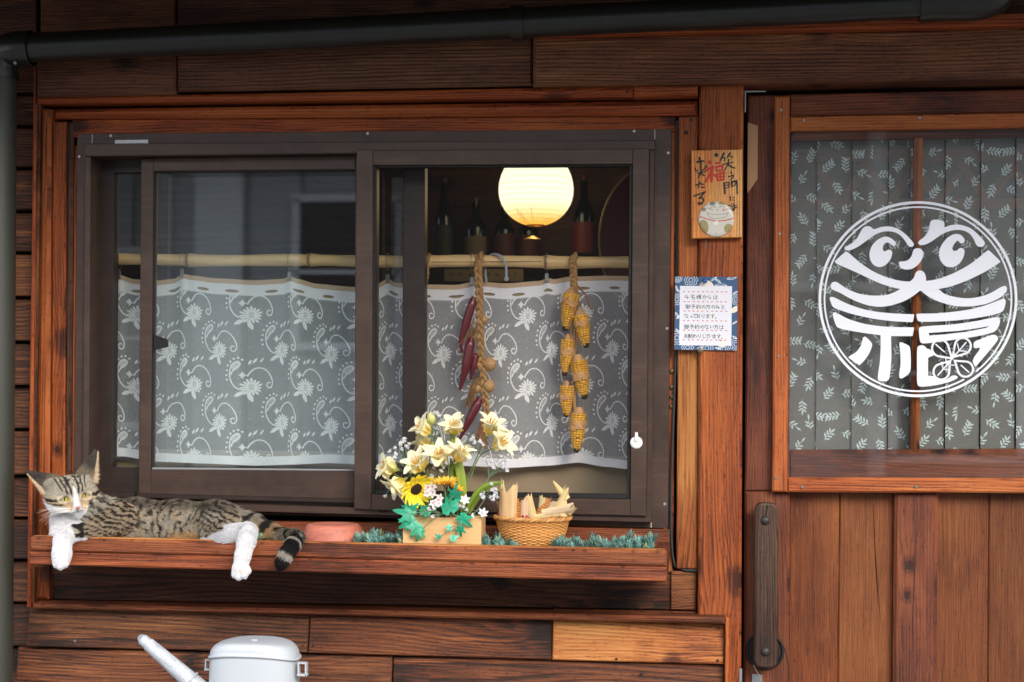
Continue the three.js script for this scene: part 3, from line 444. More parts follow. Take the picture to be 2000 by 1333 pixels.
  stick(1530, 304, 2080, 304, 0.024, -0.085); for (let i = 0; i < 6; i++) { stick(1590 + i * 95, 318, 1650 + i * 95, 400, 0.017, -0.096); stick(1700 + i * 95, 318, 1640 + i * 95, 400, 0.017, -0.106); } stick(1530, 398, 2080, 398, 0.02, -0.085);
}
// ---------- room behind the window ----------
{
  const wallM = wm('beam', [0.62, 0.5, 0.42]), st = (n, g, m, l) => tag(part(null, n, g, m), l, 'wall', null, 'structure');
  st('interior_wall', box(0, 1.3, -2.5, 5.4, 2.8, 0.1), wallM, 'dark brown back wall of the room inside');
  st('interior_side_wall', box(-2.3, 1.3, -1.28, 0.1, 2.8, 2.3), wallM, 'dark side wall of the room at the left'); st('interior_side_wall', box(2.5, 1.3, -1.28, 0.1, 2.8, 2.3), wallM, 'dark side wall of the room at the right');
  st('interior_ceiling', box(0, 2.6, -1.28, 5.4, 0.1, 2.4), wallM, 'dark ceiling of the room inside'); st('interior_floor', box(0, 0.02, -1.28, 5.0, 0.04, 2.4), wallM, 'dark floor of the room inside');
}
const dtexCanvas = (w, h, f) => { const cv = document.createElement('canvas'); cv.width = w; cv.height = h; f(cv.getContext('2d'), w, h); const t = new THREE.CanvasTexture(cv); t.colorSpace = THREE.SRGBColorSpace; t.wrapS = t.wrapT = THREE.RepeatWrapping; return t; };
{ // paper lantern
  const z = -0.75, c = at(1047, 372, z), R = 0.0905, o = thing('paper_lantern', 'round glowing paper lantern hanging inside behind the screen', 'lantern', c);
  const prof = []; for (let i = 0; i <= 40; i++) { const a = -Math.PI / 2 + 0.24 + (Math.PI - 0.48) * i / 40; prof.push(new THREE.Vector2(R * Math.cos(a), (a < 0 ? 0.96 : 1.1) * R * Math.sin(a))); }
  const tex = dtexCanvas(512, 256, (g, w, h) => { for (let y = 0; y < h; y++) { const v = 1 - y / h, e = sst(0.0, 0.42, v), q = 0.95 + 0.05 * Math.sin(y * 0.42); g.fillStyle = `rgb(${255 * lerp(0.96, 1, e) * q | 0},${255 * lerp(0.66, 0.96, e) * q | 0},${255 * lerp(0.24, 0.80, e) * q | 0})`; g.fillRect(0, y, w, 1); } g.strokeStyle = 'rgba(150,70,10,0.5)'; for (let i = 0; i < 22; i++) { const x = rr(0, w); g.lineWidth = rr(1.5, 4); g.beginPath(); g.moveTo(x, h); g.lineTo(x + rr(-8, 8), h - rr(20, 75)); g.stroke(); } });
  const m = new THREE.MeshStandardMaterial({ color: 0xd8cdb4, roughness: 0.9, emissive: 0xffffff, emissiveMap: tex, emissiveIntensity: 0.8, ...side2 });
  part(o, 'shade', new THREE.LatheGeometry(prof, 48).translate(c.x, c.y, c.z), m);
  part(o, 'cord', cyl(c.clone().add(V3(0, R, 0)), V3(c.x, 2.55, c.z), 0.002), std(0x111111));
  const b = at(1040, 464, z + 0.02); part(o, 'bottom_ring', new THREE.TorusGeometry(0.02, 0.003, 8, 24).rotateX(Math.PI / 2).translate(c.x, c.y - 0.96 * R * Math.cos(0.24), c.z), std(0xb98a4a, 0.4, { metalness: 0.6 }));
  part(o, 'pull_cord', cyl(b.clone().add(V3(0, 0.035, 0)), b, 0.0008), std(0x222222)); part(o, 'pull_knob', new THREE.ConeGeometry(0.022, 0.010, 24, 1, true).translate(b.x, b.y, b.z), std(0xc8b878, 0.3, { metalness: 0.5, ...side2 }));
  const l = new THREE.PointLight(0xffc070, 0.022); l.position.copy(c); l.castShadow = true; l.shadow.radius = 3; l.name = 'lantern_glow'; scene.add(l);
}
{ // shelf with bottles
  const z = -1.05, y = at(1000, 512, z).y, sh = thing('wall_shelf', 'dark wooden shelf with bottles inside the room', 'shelf', V3(0.1, y, z));
  part(sh, 'shelf_board', box(0.1, y - 0.012, z, 1.3, 0.024, 0.26), wm('beam', [0.6, 0.5, 0.42])); part(sh, 'back_panel', box(0.1, y + 0.25, z - 0.13, 1.3, 0.6, 0.02), wm('siding', [0.3, 0.25, 0.2]));
  for (const x of [-0.5, 0.7]) part(sh, 'bracket', box(x, y - 0.1, z - 0.04, 0.02, 0.16, 0.2, 0.003), wm('beam', [0.6, 0.5, 0.42]));
  const bot = (px, top, w, glass, label, lab, lt, lb) => { // sake bottle
    const p = at(px, 500, z); p.y = y; const k = (at(px + 1, 500, z).x - p.x), h = at(px, top, z).y - y, r = w / 2 * k, o = thing('sake_bottle', label, 'bottle', p);
    const pr = [[0, 0], [r, 0], [r, h * 0.52], [r * 0.8, h * 0.62], [r * 0.36, h * 0.74], [r * 0.3, h * 0.96], [r * 0.36, h * 0.965], [r * 0.36, h], [0, h]].map((q) => new THREE.Vector2(...q));
    part(o, 'glass_body', new THREE.LatheGeometry(pr, 28).translate(p.x, p.y, p.z), glass); part(o, 'label', new THREE.CylinderGeometry(r * 1.012, r * 1.012, h * (lt - lb), 28, 1, true).translate(p.x, p.y + h * (lt + lb) / 2, p.z), lab);
    part(o, 'cap', new THREE.CylinderGeometry(r * 0.42, r * 0.42, h * 0.06, 20).translate(p.x, p.y + h * 0.985, p.z), std(0x2c0c0a, 0.5));
  };
  const gl = std(0x07100a, 0.12, { clearcoat: 0.6 });
  bot(866, 350, 34, gl, 'dark sake bottle with a green label on the shelf', std(0x14281a, 0.7), 0.44, 0.08); bot(928, 390, 44, gl, 'dark sake bottle with a wide cream label on the shelf', std(0x5e5644, 0.8), 0.40, 0.04);
  bot(985, 400, 40, gl, 'sake bottle with a dull red label left of the lantern cord', std(0x381010, 0.7), 0.48, 0.03); bot(1032, 405, 40, gl, 'sake bottle with a dark wine label under the lantern', std(0x3c1218, 0.7), 0.48, 0.03);
  bot(1140, 345, 42, gl, 'tall dark sake bottle with a bright red label beside the round tray', std(0x5a120e, 0.6), 0.46, 0.10); bot(800, 380, 40, gl, 'dark sake bottle standing at the left end of the shelf', std(0x6a1a14, 0.7), 0.42, 0.05);
  const c = at(945, 537, -0.9), o = thing('price_card', 'long yellowed card with dark writing hanging below the shelf', 'card', c), a = at(868, 526, -0.9), b = at(1022, 550, -0.9);
  const t = dtexCanvas(512, 80, (g) => { g.fillStyle = '#6e6650'; g.fillRect(0, 0, 512, 80); g.strokeStyle = '#3a3020'; g.lineWidth = 4; for (let i = 0; i < 8; i++) { const x = 30 + i * 60; for (let k = 0; k < 4; k++) { g.beginPath(); g.moveTo(x + rr(0, 14), 24 + rr(0, 24)); g.lineTo(x + rr(12, 30), 24 + rr(0, 30)); g.stroke(); } } });
  const bx = box((a.x + b.x) / 2, (a.y + b.y) / 2, -0.9, b.x - a.x, a.y - b.y, 0.003); part(o, 'card', bx, new THREE.MeshStandardMaterial({ map: t, roughness: 0.8 })); part(o, 'hanger', cyl(V3(c.x, b.y + 0.02, -0.902), V3(c.x, y - 0.02, -0.93), 0.001), std(0x222222));
  // round red lacquer tray leaning on the shelf at the right
  const d = at(1288, 470, -0.62), tr = thing('round_tray', 'large dark red lacquer tray with a thin gold rim at the right', 'tray', d), R = 0.148;
  part(tr, 'dish', new THREE.CylinderGeometry(R, R, 0.012, 64).rotateX(Math.PI / 2).scale(0.94, 1.22, 1).translate(d.x, d.y, d.z), std(0x6a1216, 0.4)); part(tr, 'rim', new THREE.TorusGeometry(R, 0.0025, 8, 80).scale(0.94, 1.22, 1).translate(d.x, d.y, d.z + 0.006), std(0xb89a58, 0.4, { metalness: 0.4 }));
  part(tr, 'hanging_wire', cyl(V3(d.x, d.y + R * 1.2, d.z), V3(d.x, 2.55, d.z), 0.001), std(0x222222));
}
// bamboo rod, clips, curtain
const RODZ = -0.098;
{
  const o = thing('bamboo_rod', 'pale bamboo pole across the window that carries the lace curtain', 'pole', at(700, 511, RODZ));
  const a = at(168, 507, RODZ), b = at(1290, 513, RODZ), n = 120, nodes = [375, 617, 845, 1075].map((x) => (x - 168) / 1122), pts = []; for (let i = 0; i <= 12; i++) pts.push(a.clone().lerp(b, i / 12).add(V3(0, 0.0012 * Math.sin(i * 1.7), 0)));
  const g = tube(pts, (t) => { let r = 0.0122 + 0.0006 * Math.sin(t * 40); for (const q of nodes) { const d = (t - q) * 1122; r += 0.0026 * Math.exp(-(d * d) / 20) + 0.0012 * Math.exp(-((d - 9) ** 2) / 60) - 0.0008 * Math.exp(-((d + 8) ** 2) / 30); } return r; }, 260, 18);
  const P = g.attributes.position, C = new Float32Array(P.count * 3); for (let i = 0; i < P.count; i++) { const t = (P.getX(i) - a.x) / (b.x - a.x), nz = vnoise(t * 30, i % 19 * 0.7), k = 0.82 + 0.25 * nz; let c = [S2L(240) * k, S2L(202) * k, S2L(142) * k]; for (const q of nodes) { const d = Math.abs(t - q) * 1122; const f = Math.exp(-(d * d) / 8); c = [lerp(c[0], S2L(120), f), lerp(c[1], S2L(66), f), lerp(c[2], S2L(40), f)]; } C.set(c, i * 3); }
  g.setAttribute('color', new THREE.BufferAttribute(C, 3)); part(o, 'pole', g, new THREE.MeshPhysicalMaterial({ vertexColors: true, roughness: 0.4, clearcoat: 0.2 }));
  part(o, 'split', tube([at(833, 512.5, RODZ + 0.0122), at(900, 512, RODZ + 0.0122), at(1000, 511.5, RODZ + 0.0124), at(1060, 511, RODZ + 0.012)], 0.0006, 20, 4), std(0x4a3018));
  for (const x of [172, 1285]) part(o, 'bracket', box(at(x, 510, RODZ).x, at(x, 510, RODZ).y, RODZ, 0.012, 0.04, 0.05, 0.003), std(0x3a2a20, 0.6));
}
const CURZ = -0.118, TOP = [[200, 545], [232, 537], [262, 546], [300, 549], [340, 545], [357, 535], [372, 538], [420, 544], [500, 548], [552, 545], [567, 540], [580, 545], [620, 555], [690, 561], [735, 556], [757, 545], [775, 553], [830, 556], [890, 557], [928, 550], [990, 554], [1055, 549], [1070, 543], [1082, 546], [1110, 541], [1180, 539], [1290, 541]];
const BOT = [[200, 892], [240, 892], [300, 902], [400, 906], [500, 910], [570, 908], [640, 905], [690, 907], [760, 905], [830, 905], [920, 911], [1000, 914], [1070, 910], [1130, 904], [1180, 912], [1230, 917], [1290, 916]];
const pw = (T_, x) => { for (let i = 0; i + 1 < T_.length; i++) if (x <= T_[i + 1][0]) { const t = clamp((x - T_[i][0]) / (T_[i + 1][0] - T_[i][0])); return lerp(T_[i][1], T_[i + 1][1], t * t * (3 - 2 * t) * 0.5 + t * 0.5); } return T_[T_.length - 1][1]; };
{
  const o = thing('lace_curtain', 'white lace cafe curtain with paisley flowers hanging from the bamboo pole', 'curtain', at(700, 545, CURZ));
  const lace = dtexCanvas(512, 612, (g, w, h) => {
    const im = g.createImageData(w, h), D = im.data; // open net
    for (let y = 0; y < h; y++) for (let x = 0; x < w; x++) { const k = (y * w + x) * 4, th = (x % 8) < 2.6 || (y % 9) < 2.8; D[k] = 232; D[k + 1] = 236; D[k + 2] = 240; D[k + 3] = th ? 168 : 14; } g.putImageData(im, 0, 0);
    const s = 4.45; g.lineCap = 'round'; g.lineJoin = 'round'; g.strokeStyle = g.fillStyle = 'rgba(250,251,253,0.98)';
    const motif = (ox, oy) => { g.save(); g.translate(ox, oy); g.scale(s * 1.06, s * 1.06);
      const curve = (p, lw) => { g.lineWidth = lw; g.beginPath(); g.moveTo(p[0][0], p[0][1]); for (let i = 1; i + 1 < p.length; i++) { const mx = (p[i][0] + p[i + 1][0]) / 2, my = (p[i][1] + p[i + 1][1]) / 2; g.quadraticCurveTo(p[i][0], p[i][1], mx, my); } g.lineTo(...p[p.length - 1]); g.stroke(); };
      const leaf = (a, b, wd) => { const dx = b[0] - a[0], dy = b[1] - a[1], mx = (a[0] + b[0]) / 2, my = (a[1] + b[1]) / 2, l = Math.hypot(dx, dy); g.beginPath(); g.moveTo(...a); g.quadraticCurveTo(mx - dy / l * wd, my + dx / l * wd, ...b); g.quadraticCurveTo(mx + dy / l * wd, my - dx / l * wd, ...a); g.fill(); };
      for (let i = 0; i < 15; i++) { const a = i / 15 * 6.283 + 0.1, r = 10 + (i % 3) * 1.2; g.save(); g.rotate(a); g.beginPath(); g.ellipse(r, 0, 4.6, 1.75, 0, 0, 7); g.fill(); g.restore(); } g.beginPath(); g.arc(0, 0, 8.2, 0, 7); g.fill();
      g.save(); g.globalCompositeOperation = 'destination-out'; g.fillStyle = 'rgba(0,0,0,0.55)'; for (let i = -3; i <= 3; i++) g.fillRect(-3.5, i * 1.6 - 0.4, 7, 0.7); g.restore();
      curve([[-6, 4], [-14, 6], [-24, 1], [-32, -12], [-33, -28], [-29, -40], [-20, -46], [-14, -42], [-18, -36], [-26, -30], [-30, -22]], 2.2); g.save(); g.globalAlpha = 0.35; g.beginPath(); g.ellipse(-22, -38, 6, 10, 0.6, 0, 7); g.fill(); g.restore();
      for (const [x, y] of [[-38, -12], [-39, -20], [-38, -29], [-36, -38], [-31, -45], [-25, -50], [-18, -52], [-12, -49]]) { g.beginPath(); g.arc(x, y, 1.9, 0, 7); g.fill(); }
      curve([[-5, -20], [-2, -28], [8, -36], [20, -33], [30, -22], [35, -8], [32, 1], [26, 2], [23, -4], [26, -9], [30, -7]], 2.1);
      for (const [x, y] of [[-12, -21]]) for (let q = 0; q < 8; q++) { const a = q / 8 * 6.283; leaf([x, y], [x + Math.cos(a) * (q % 2 ? 4.2 : 6.2), y + Math.sin(a) * (q % 2 ? 4.8 : 7)], 2.6); }
      leaf([-8, 8], [-25, 18], 7); leaf([-5, 9], [2, 27], 7); leaf([-4, -40], [0, -49], 3.4); leaf([2, -43], [8, -53], 3.8); leaf([12, -44], [18, -53], 3.2);
      g.restore(); };
    const W = 115 * s, H = 137.5 * s; for (const [mx, my] of [[62, 56], [62 - 57.5, 56 + 68.7], [62 + 57.5, 56 + 68.7]]) for (const dx of [-W, 0, W]) for (const dy of [-H, 0, H]) motif(mx * s + dx, my * s + dy);
    for (let i = 0; i < 60; i++) { g.beginPath(); g.arc(((i * 97) % 113) * s, ((i * 61) % 137) * s, 2.6, 0, 7); g.fill(); }
  });
  const lm = (t, op = 1) => new THREE.MeshStandardMaterial({ map: t, transparent: true, roughness: 0.9, ...side2 });
  const fold = (x, v) => 0.007 * Math.sin(x * 0.021) * (0.4 + v) + 0.0055 * Math.sin(x * 0.057 + 1 + v) * v + 0.006 * [232, 357, 567, 757, 928, 1072].reduce((s, c) => s + Math.exp(-(((x - c) / 9) ** 2)) * (1 - v * 0.7), 0);
  const sheet = (f0, f1, rows, uvf) => { const nx = 300, pos = [], uv = [], idx = []; for (let j = 0; j <= rows; j++) for (let i = 0; i <= nx; i++) { const x = lerp(200, 1285, i / nx), v = j / rows, y = lerp(f0(x), f1(x), v), vv = (y - 540) / 370, p = at(x, y, CURZ + fold(x, vv)); pos.push(p.x, p.y, p.z); uv.push(...uvf(x, y, v)); } for (let j = 0; j < rows; j++) for (let i = 0; i < nx; i++) { const a = j * (nx + 1) + i, b = a + 1, c = a + nx + 1, d = c + 1; idx.push(a, c, b, b, c, d); } const g = new THREE.BufferGeometry(); g.setAttribute('position', new THREE.Float32BufferAttribute(pos, 3)); g.setAttribute('uv', new THREE.Float32BufferAttribute(uv, 2)); g.setIndex(idx); g.computeVertexNormals(); return g; };
  const top = (x) => pw(TOP, x), bot = (x) => pw(BOT, x), gather = (x) => x + 5 * Math.sin(x * 0.031) + 3 * Math.sin(x * 0.057 + 1) + 8 * [357, 567, 757, 928, 1072].reduce((s, c) => s + Math.tanh((x - c) / 14), 0);
  part(o, 'net', sheet((x) => top(x) + 30, (x) => bot(x) - 16, 30, (x, y) => [gather(x) / 118 + 0.08, -(y - top(x) * 0.6) / 141 + 0.13]), lm(lace));
  const slots = dtexCanvas(256, 96, (g) => { g.fillStyle = 'rgba(246,246,250,0.97)'; g.fillRect(0, 0, 256, 96); g.globalCompositeOperation = 'destination-out'; g.beginPath(); g.ellipse(128, 62, 52, 13, 0, 0, 7); g.fill(); });
  part(o, 'top_band', sheet((x) => top(x) + 9, (x) => top(x) + 31, 4, (x, y, v) => [gather(x) / 67, 1 - v]), lm(slots));
  part(o, 'backing_strip', sheet((x) => top(x) + 8, (x) => top(x) + 32, 2, (x, y, v) => [x / 60, v]).translate(0, 0, -0.004), std(0xa8926e, 0.9, side2));
  part(o, 'binding', sheet((x) => top(x), (x) => top(x) + 9, 2, (x, y, v) => [x / 60, v]).translate(0, 0, 0.0008), std(0xcdb190, 0.9, side2));
  part(o, 'hem', sheet((x) => bot(x) - 17, bot, 3, (x, y, v) => [x / 60, v]).translate(0, 0, 0.0006), std(0xfafaff, 0.9, side2));
  const cl = thing('beige_cloth', 'plain beige cloth behind the bottom of the lace curtain', 'cloth', at(700, 930, -0.15)), a = at(190, 880, -0.15), b = at(1290, 985, -0.15);
  part(cl, 'cloth', new THREE.PlaneGeometry(b.x - a.x, a.y - b.y, 60, 2).translate((a.x + b.x) / 2, (a.y + b.y) / 2, -0.15), std(0xa89478, 0.95, side2)); part(cl, 'cloth_hem', box((a.x + b.x) / 2, a.y, -0.15, b.x - a.x, 0.008, 0.003, 0.001), std(0xb8a488, 0.95));
  const nm = ['first', 'second', 'third', 'fourth', 'fifth', 'sixth'];
  [232, 355, 565, 757, 922, 1068].forEach((x, i) => { const y = top(x), p = at(x, y, CURZ + 0.008), r = at(x, 511, RODZ), c = thing('curtain_clip', nm[i] + ' small metal curtain clip counted from the left end of the bamboo pole', 'clip', p, 'clips along the bamboo pole'), m = std(0xa8aaa4, 0.3, { metalness: 0.8 });
    part(c, 'ring', new THREE.TorusGeometry(0.0165, 0.0007, 6, 28).rotateY(Math.PI / 2).translate(r.x, r.y, r.z), m); part(c, 'wire', cyl(at(x, 527, RODZ), at(x, y - 8, CURZ + 0.006), 0.0006), m); part(c, 'clamp', box(p.x, p.y + 0.001, p.z, 0.0075, 0.017, 0.005, 0.001), m); });
  const hk = thing('plastic_hook', 'pale grey plastic hook hung over the bamboo pole', 'hook', at(975, 510, RODZ)); part(hk, 'hook', tube([at(950, 552, -0.10), at(948, 525, -0.112), at(955, 502, -0.1), at(968, 497, -0.085), at(981, 504, -0.078), at(988, 520, -0.078), at(989, 545, -0.08)], 0.0026, 40, 10), std(0xb4bcc6, 0.3, { transmission: 0.2 })); part(hk, 'tip', new THREE.TorusGeometry(0.003, 0.0014, 8, 18).translate(at(989, 545, -0.08).x, at(989, 545, -0.08).y, -0.08), std(0xb4bcc6, 0.3));
}
// sun dried strings hanging from the pole
const strawM = std(0xb08a58, 0.9), straw2 = std(0x9a6c40, 0.9), huskM = std(0xb98f62, 0.85, { transmission: 0.15, ...side2 });
function braid(list, r, turns, name, parent) { const curve = new THREE.CatmullRomCurve3(list), n = 110; for (let k = 0; k < 3; k++) { const pts = []; for (let i = 0; i <= n; i++) { const t = i / n, p = curve.getPointAt(t), a = t * turns * Math.PI * 2 + k * 2.094; p.x += r * Math.sin(a); p.z += r * 0.55 * Math.sin(a * 2) + 0.002; p.y += r * 0.25 * Math.cos(a); pts.push(p); } part(parent, name, tube(pts, (t) => r * 0.78 * (1 - t * 0.25) * (0.94 + 0.1 * Math.sin(t * 300 + k)), 220, 8), k === 1 ? std(0xa67a4a, 0.9) : strawM); } }
function kernels(parent, a, b, r, seed, spread = Math.PI * 2, col = [234, 176, 54]) { // cob with its kernels
  const ax = b.clone().sub(a), L = ax.length(), q = new THREE.Quaternion().setFromUnitVectors(V3(0, 1, 0), ax.clone().normalize()), list = [], rows = 11, per = Math.max(6, Math.round(L / 0.0046)), base = new THREE.IcosahedronGeometry(1, 1);
  const prof = (t) => r * Math.pow(Math.max(0.02, Math.sin(Math.PI * (0.1 + 0.86 * (1 - t * 0.0) * lerp(0.35, 1, t)))), 0.55);
  const body = []; for (let i = 0; i <= 16; i++) { const t = i / 16; body.push(new THREE.Vector2(i === 16 ? 0 : prof(t) * 0.97, t * L)); } part(parent, 'cob', new THREE.LatheGeometry(body, 16).applyQuaternion(q).translate(a.x, a.y, a.z), std(0xa06c1e, 0.8));
  for (let i = 0; i < per; i++) for (let k = 0; k < rows; k++) { const hh = HASH[(i * 719 + k * 337 + seed * 1777 | 0) & 65535]; if (hh < 0.008) continue; const t = (i + 0.5 + (hh - 0.5) * 0.16) / per, th = (k + (HASH[(i * 53 + k * 811) & 65535] - 0.5) * 0.14) / rows * 6.283 + seed + i * 0.02, rad = prof(t), g = base.clone().scale(rad * 0.30, L / per * 0.58, rad * 0.17); g.translate(0, 0, rad * 0.93); g.rotateY(th + 0.05 * Math.sin(i)); g.translate(0, t * L, 0); const s = 0.78 + 0.36 * HASH[(i * 131 + k * 977 + seed * 1000 | 0) & 65535]; paint(g.toNonIndexed ? g : g, [S2L(col[0]) * s, S2L(col[1]) * s * (0.9 + 0.1 * s), S2L(col[2]) * s]); list.push(g); }
  const g = merge(list).applyQuaternion(q).translate(a.x, a.y, a.z); tag(part(parent, 'kernels', g, new THREE.MeshPhysicalMaterial({ vertexColors: true, roughness: 0.35, clearcoat: 0.25 })), null, null, null, 'stuff');
}
function husk(parent, a, b, r, th0, th1, o = {}) { // curled leaf wrapped round the line a-b
  const ax = b.clone().sub(a), L = ax.length(), q = new THREE.Quaternion().setFromUnitVectors(V3(0, 1, 0), ax.clone().normalize()), n = 12, m = 14, pos = [], idx = [], col = [], sd = rnd() * 50;
  for (let j = 0; j <= m; j++) for (let i = 0; i <= n; i++) { const t = j / m, u = i / n, wd = o.point ? Math.pow(Math.sin(Math.PI * clamp(0.06 + 0.94 * (1 - t) * 1.0 + 0.0, 0, 1) * 0.5 + 0.0), 0.6) : 1, th = lerp(th0, th1, 0.5 + (u - 0.5) * wd), rad = r * (o.prof ? o.prof(t) : 0.35 + 0.75 * Math.pow(t, 0.6)) * (1 + 0.05 * Math.sin(u * 24 + sd) + 0.08 * (vnoise(u * 3 + sd, t * 4) - 0.5)) + (o.flare || 0) * t * t, yy = t * L * (1 - 0.10 * Math.abs(Math.sin(u * 7 + sd)) - 0.26 * t * Math.pow(vnoise(u * 6 + sd, 3), 2)) ; const v = V3(Math.sin(th) * rad, yy, Math.cos(th) * rad).applyQuaternion(q).add(a); pos.push(v.x, v.y, v.z); const s = 0.75 + 0.4 * vnoise(u * 22 + sd, t * 1.5); const c = o.col || [196, 148, 100]; col.push(S2L(c[0]) * s, S2L(c[1]) * s, S2L(c[2]) * s); }
  for (let j = 0; j < m; j++) for (let i = 0; i < n; i++) { const p = j * (n + 1) + i; idx.push(p, p + 1, p + n + 1, p + 1, p + n + 2, p + n + 1); }
  const g = new THREE.BufferGeometry(); g.setAttribute('position', new THREE.Float32BufferAttribute(pos, 3)); g.setAttribute('color', new THREE.Float32BufferAttribute(col, 3)); g.setIndex(idx); g.computeVertexNormals();
  return part(parent, 'husk', g, huskV);
}
const huskV = new THREE.MeshPhysicalMaterial({ vertexColors: true, roughness: 0.8, transmission: 0.15, ...side2 });
{
  const z = -0.072, o = thing('corn_string', 'string of dried yellow corn cobs with husks hanging from the bamboo pole', 'dried corn', at(1120, 500, z));
  braid([at(1124, 500, -0.088), at(1119, 506, -0.080), at(1120, 530, -0.078), at(1121, 560, z), at(1124, 600, z)], 0.005, 4, 'straw_strand', o);
  part(o, 'straw_loop', tube([at(1117, 520, -0.078), at(1124, 496, -0.09), at(1122, 510, -0.115), at(1120, 530, -0.1)], 0.004, 24, 8), strawM);
  for (let i = 0; i < 22; i++) { const x = rr(1114, 1132), x2 = x + rr(-8, 14); part(o, 'straw', tube([at(rr(1118, 1124), 540, z), at(lerp(1121, x, 0.6), rr(560, 590), z + rr(0, 0.01)), at(x2, rr(600, 700), z + rr(-0.004, 0.012))], 0.0009, 14, 4), i % 3 ? straw2 : strawM); }
  part(o, 'straw', tube([at(1126, 556, z), at(1146, 580, z + 0.01), at(1152, 600, z + 0.01), at(1158, 606, z + 0.008)], 0.0016, 14, 5), straw2);
  const cobs = [[1118, 565, 1105, 643, 16, -1.1, 1.5, 0.42], [1132, 608, 1145, 676, 14.5, -0.6, 2.2, 0.45], [1112, 655, 1103, 731, 14, -2.0, 0.2, 0.50], [1128, 695, 1141, 776, 16, -1.0, 1.6, 0.62], [1109, 746, 1106, 812, 14, 0.2, 2.4, 0.60], [1131, 798, 1126, 881, 15, -1.3, 1.0, 0.46]];
  cobs.forEach(([x0, y0, x1, y1, r, t0, t1, f], i) => { const zz = z + (i % 2 ? 0.006 : -0.002), a = at(x0, y0, zz), b = at(x1, y1, zz), g = sub(o, 'corn_cob'); kernels(g, a.clone().lerp(b, 0.12), b, r / 1000, i * 1.3); for (const k of [0, 1]) husk(g, a.clone().lerp(b, -0.03), a.clone().lerp(b, f + 0.08 * k), r / 1000 * 1.05, t0 + k * 0.9 - 0.6, t1 + k * 1.0 - 0.2, { col: [216 + k * 10, 166 + k * 6, 116] }); part(g, 'tip', new THREE.SphereGeometry(r / 1000 * 0.45, 12, 8).translate(b.x, b.y + 0.002, b.z), std(0x3a2414, 0.9)); });
  for (let i = 0; i < 5; i++) part(o, 'straw', tube([at(1122, 600 + i * 42, z), at(1122 + rr(-6, 6), 650 + i * 42, z + 0.006), at(1124, 690 + i * 42, z)], 0.0022, 12, 5), strawM);
}
{
  const z = -0.070, o = thing('chilli_braid', 'straw braid with long dark red chillies and garlic bulbs hanging from the bamboo pole', 'dried chillies', at(937, 500, z));
  braid([at(938, 498, -0.085), at(934, 520, -0.080), at(936, 560, z), at(937, 620, z), at(940, 690, z), at(945, 750, z), at(949, 800, z), at(952, 832, z)], 0.0052, 7.5, 'straw_strand', o);
  part(o, 'straw_loop', tube([at(932, 520, -0.078), at(940, 495, -0.09), at(938, 508, -0.116), at(936, 530, -0.1)], 0.004, 24, 8), strawM);
  const chM = std(0x660d1f, 0.34, { clearcoat: 0.5, clearcoatRoughness: 0.25 });
  const ch = (l, r) => part(o, 'chilli', tube(l.map(([x, y, d]) => at(x, y, z + (d || 0))), (t) => r * (t < 0.12 ? lerp(0.55, 1, t / 0.12) : t > 0.5 ? lerp(1, 0.28, (t - 0.5) / 0.5) : 1), 40, 16), chM);
  ch([[926, 580, 0.004], [920, 600, 0.006], [908, 640, 0.006], [900, 672, 0.005], [903, 690, 0.004]], 0.0088); ch([[921, 660, 0.010], [917, 680, 0.012], [908, 725, 0.012], [898, 762, 0.008]], 0.0096); ch([[929, 690, 0.002], [924, 720, 0.003], [918, 742, 0.003]], 0.0075); ch([[938, 778, 0.008], [926, 802, 0.012], [908, 838, 0.012], [898, 858, 0.010]], 0.0088);
  const gm = std(0xc09462, 0.6); for (const [x, y, r, d] of [[957, 712, 14, 0], [955, 755, 13, 0], [936, 712, 12, -0.006], [931, 758, 12, -0.004], [945, 625, 9, -0.002]]) { const p = at(x, y, z + d), pr = []; for (let i = 0; i <= 20; i++) { const t = i / 20; pr.push(new THREE.Vector2(r / 1000 * Math.pow(Math.sin(Math.PI * (0.02 + 0.96 * t)), 0.7) * (0.92 + 0.02 * Math.sin(t * 30)), (t - 0.5) * r / 500 * 1.05)); } const g = new THREE.LatheGeometry(pr, 28), P = g.attributes.position; for (let i = 0; i < P.count; i++) { const th = Math.atan2(P.getX(i), P.getZ(i)), k = 1 + 0.035 * Math.cos(th * 7); P.setX(i, P.getX(i) * k); P.setZ(i, P.getZ(i) * k); } g.computeVertexNormals(); part(o, 'garlic_bulb', g.rotateZ(rr(-0.3, 0.3)).translate(p.x, p.y, p.z), gm); }
  for (let i = 0; i < 46; i++) { const lo = i < 22, y0 = lo ? rr(620, 660) : rr(735, 755), x0 = lo ? rr(925, 932) : rr(928, 938); part(o, 'straw', tube([at(x0, y0, z + 0.003), at(x0 - rr(4, 16), y0 + rr(10, 30), z + rr(0, 0.012)), at(x0 - rr(4, 34), y0 + rr(30, 66), z + rr(0, 0.014))], 0.0007, 12, 4), i % 2 ? strawM : straw2); }
  for (let i = 0; i < 16; i++) part(o, 'straw', tube([at(949, 800, z), at(rr(935, 955), 835, z + 0.006), at(rr(922, 958), rr(850, 885), z + 0.008)], 0.0013, 12, 4), i % 2 ? straw2 : std(0x8a5a34, 0.9));
}
{ const o = thing('straw_loop', 'short loop of twisted straw hung on the bamboo pole beside the dark window stile', 'straw', at(833, 505, RODZ)); part(o, 'twist', tube([at(836, 500, -0.082), at(831, 515, -0.08), at(835, 530, -0.084), at(832, 552, -0.09)], (t) => 0.0036 + 0.0006 * Math.sin(t * 40), 40, 8), strawM); part(o, 'knot', tube([at(833, 520, -0.082), at(838, 497, -0.092), at(836, 506, -0.114)], 0.0034, 20, 8), straw2); }
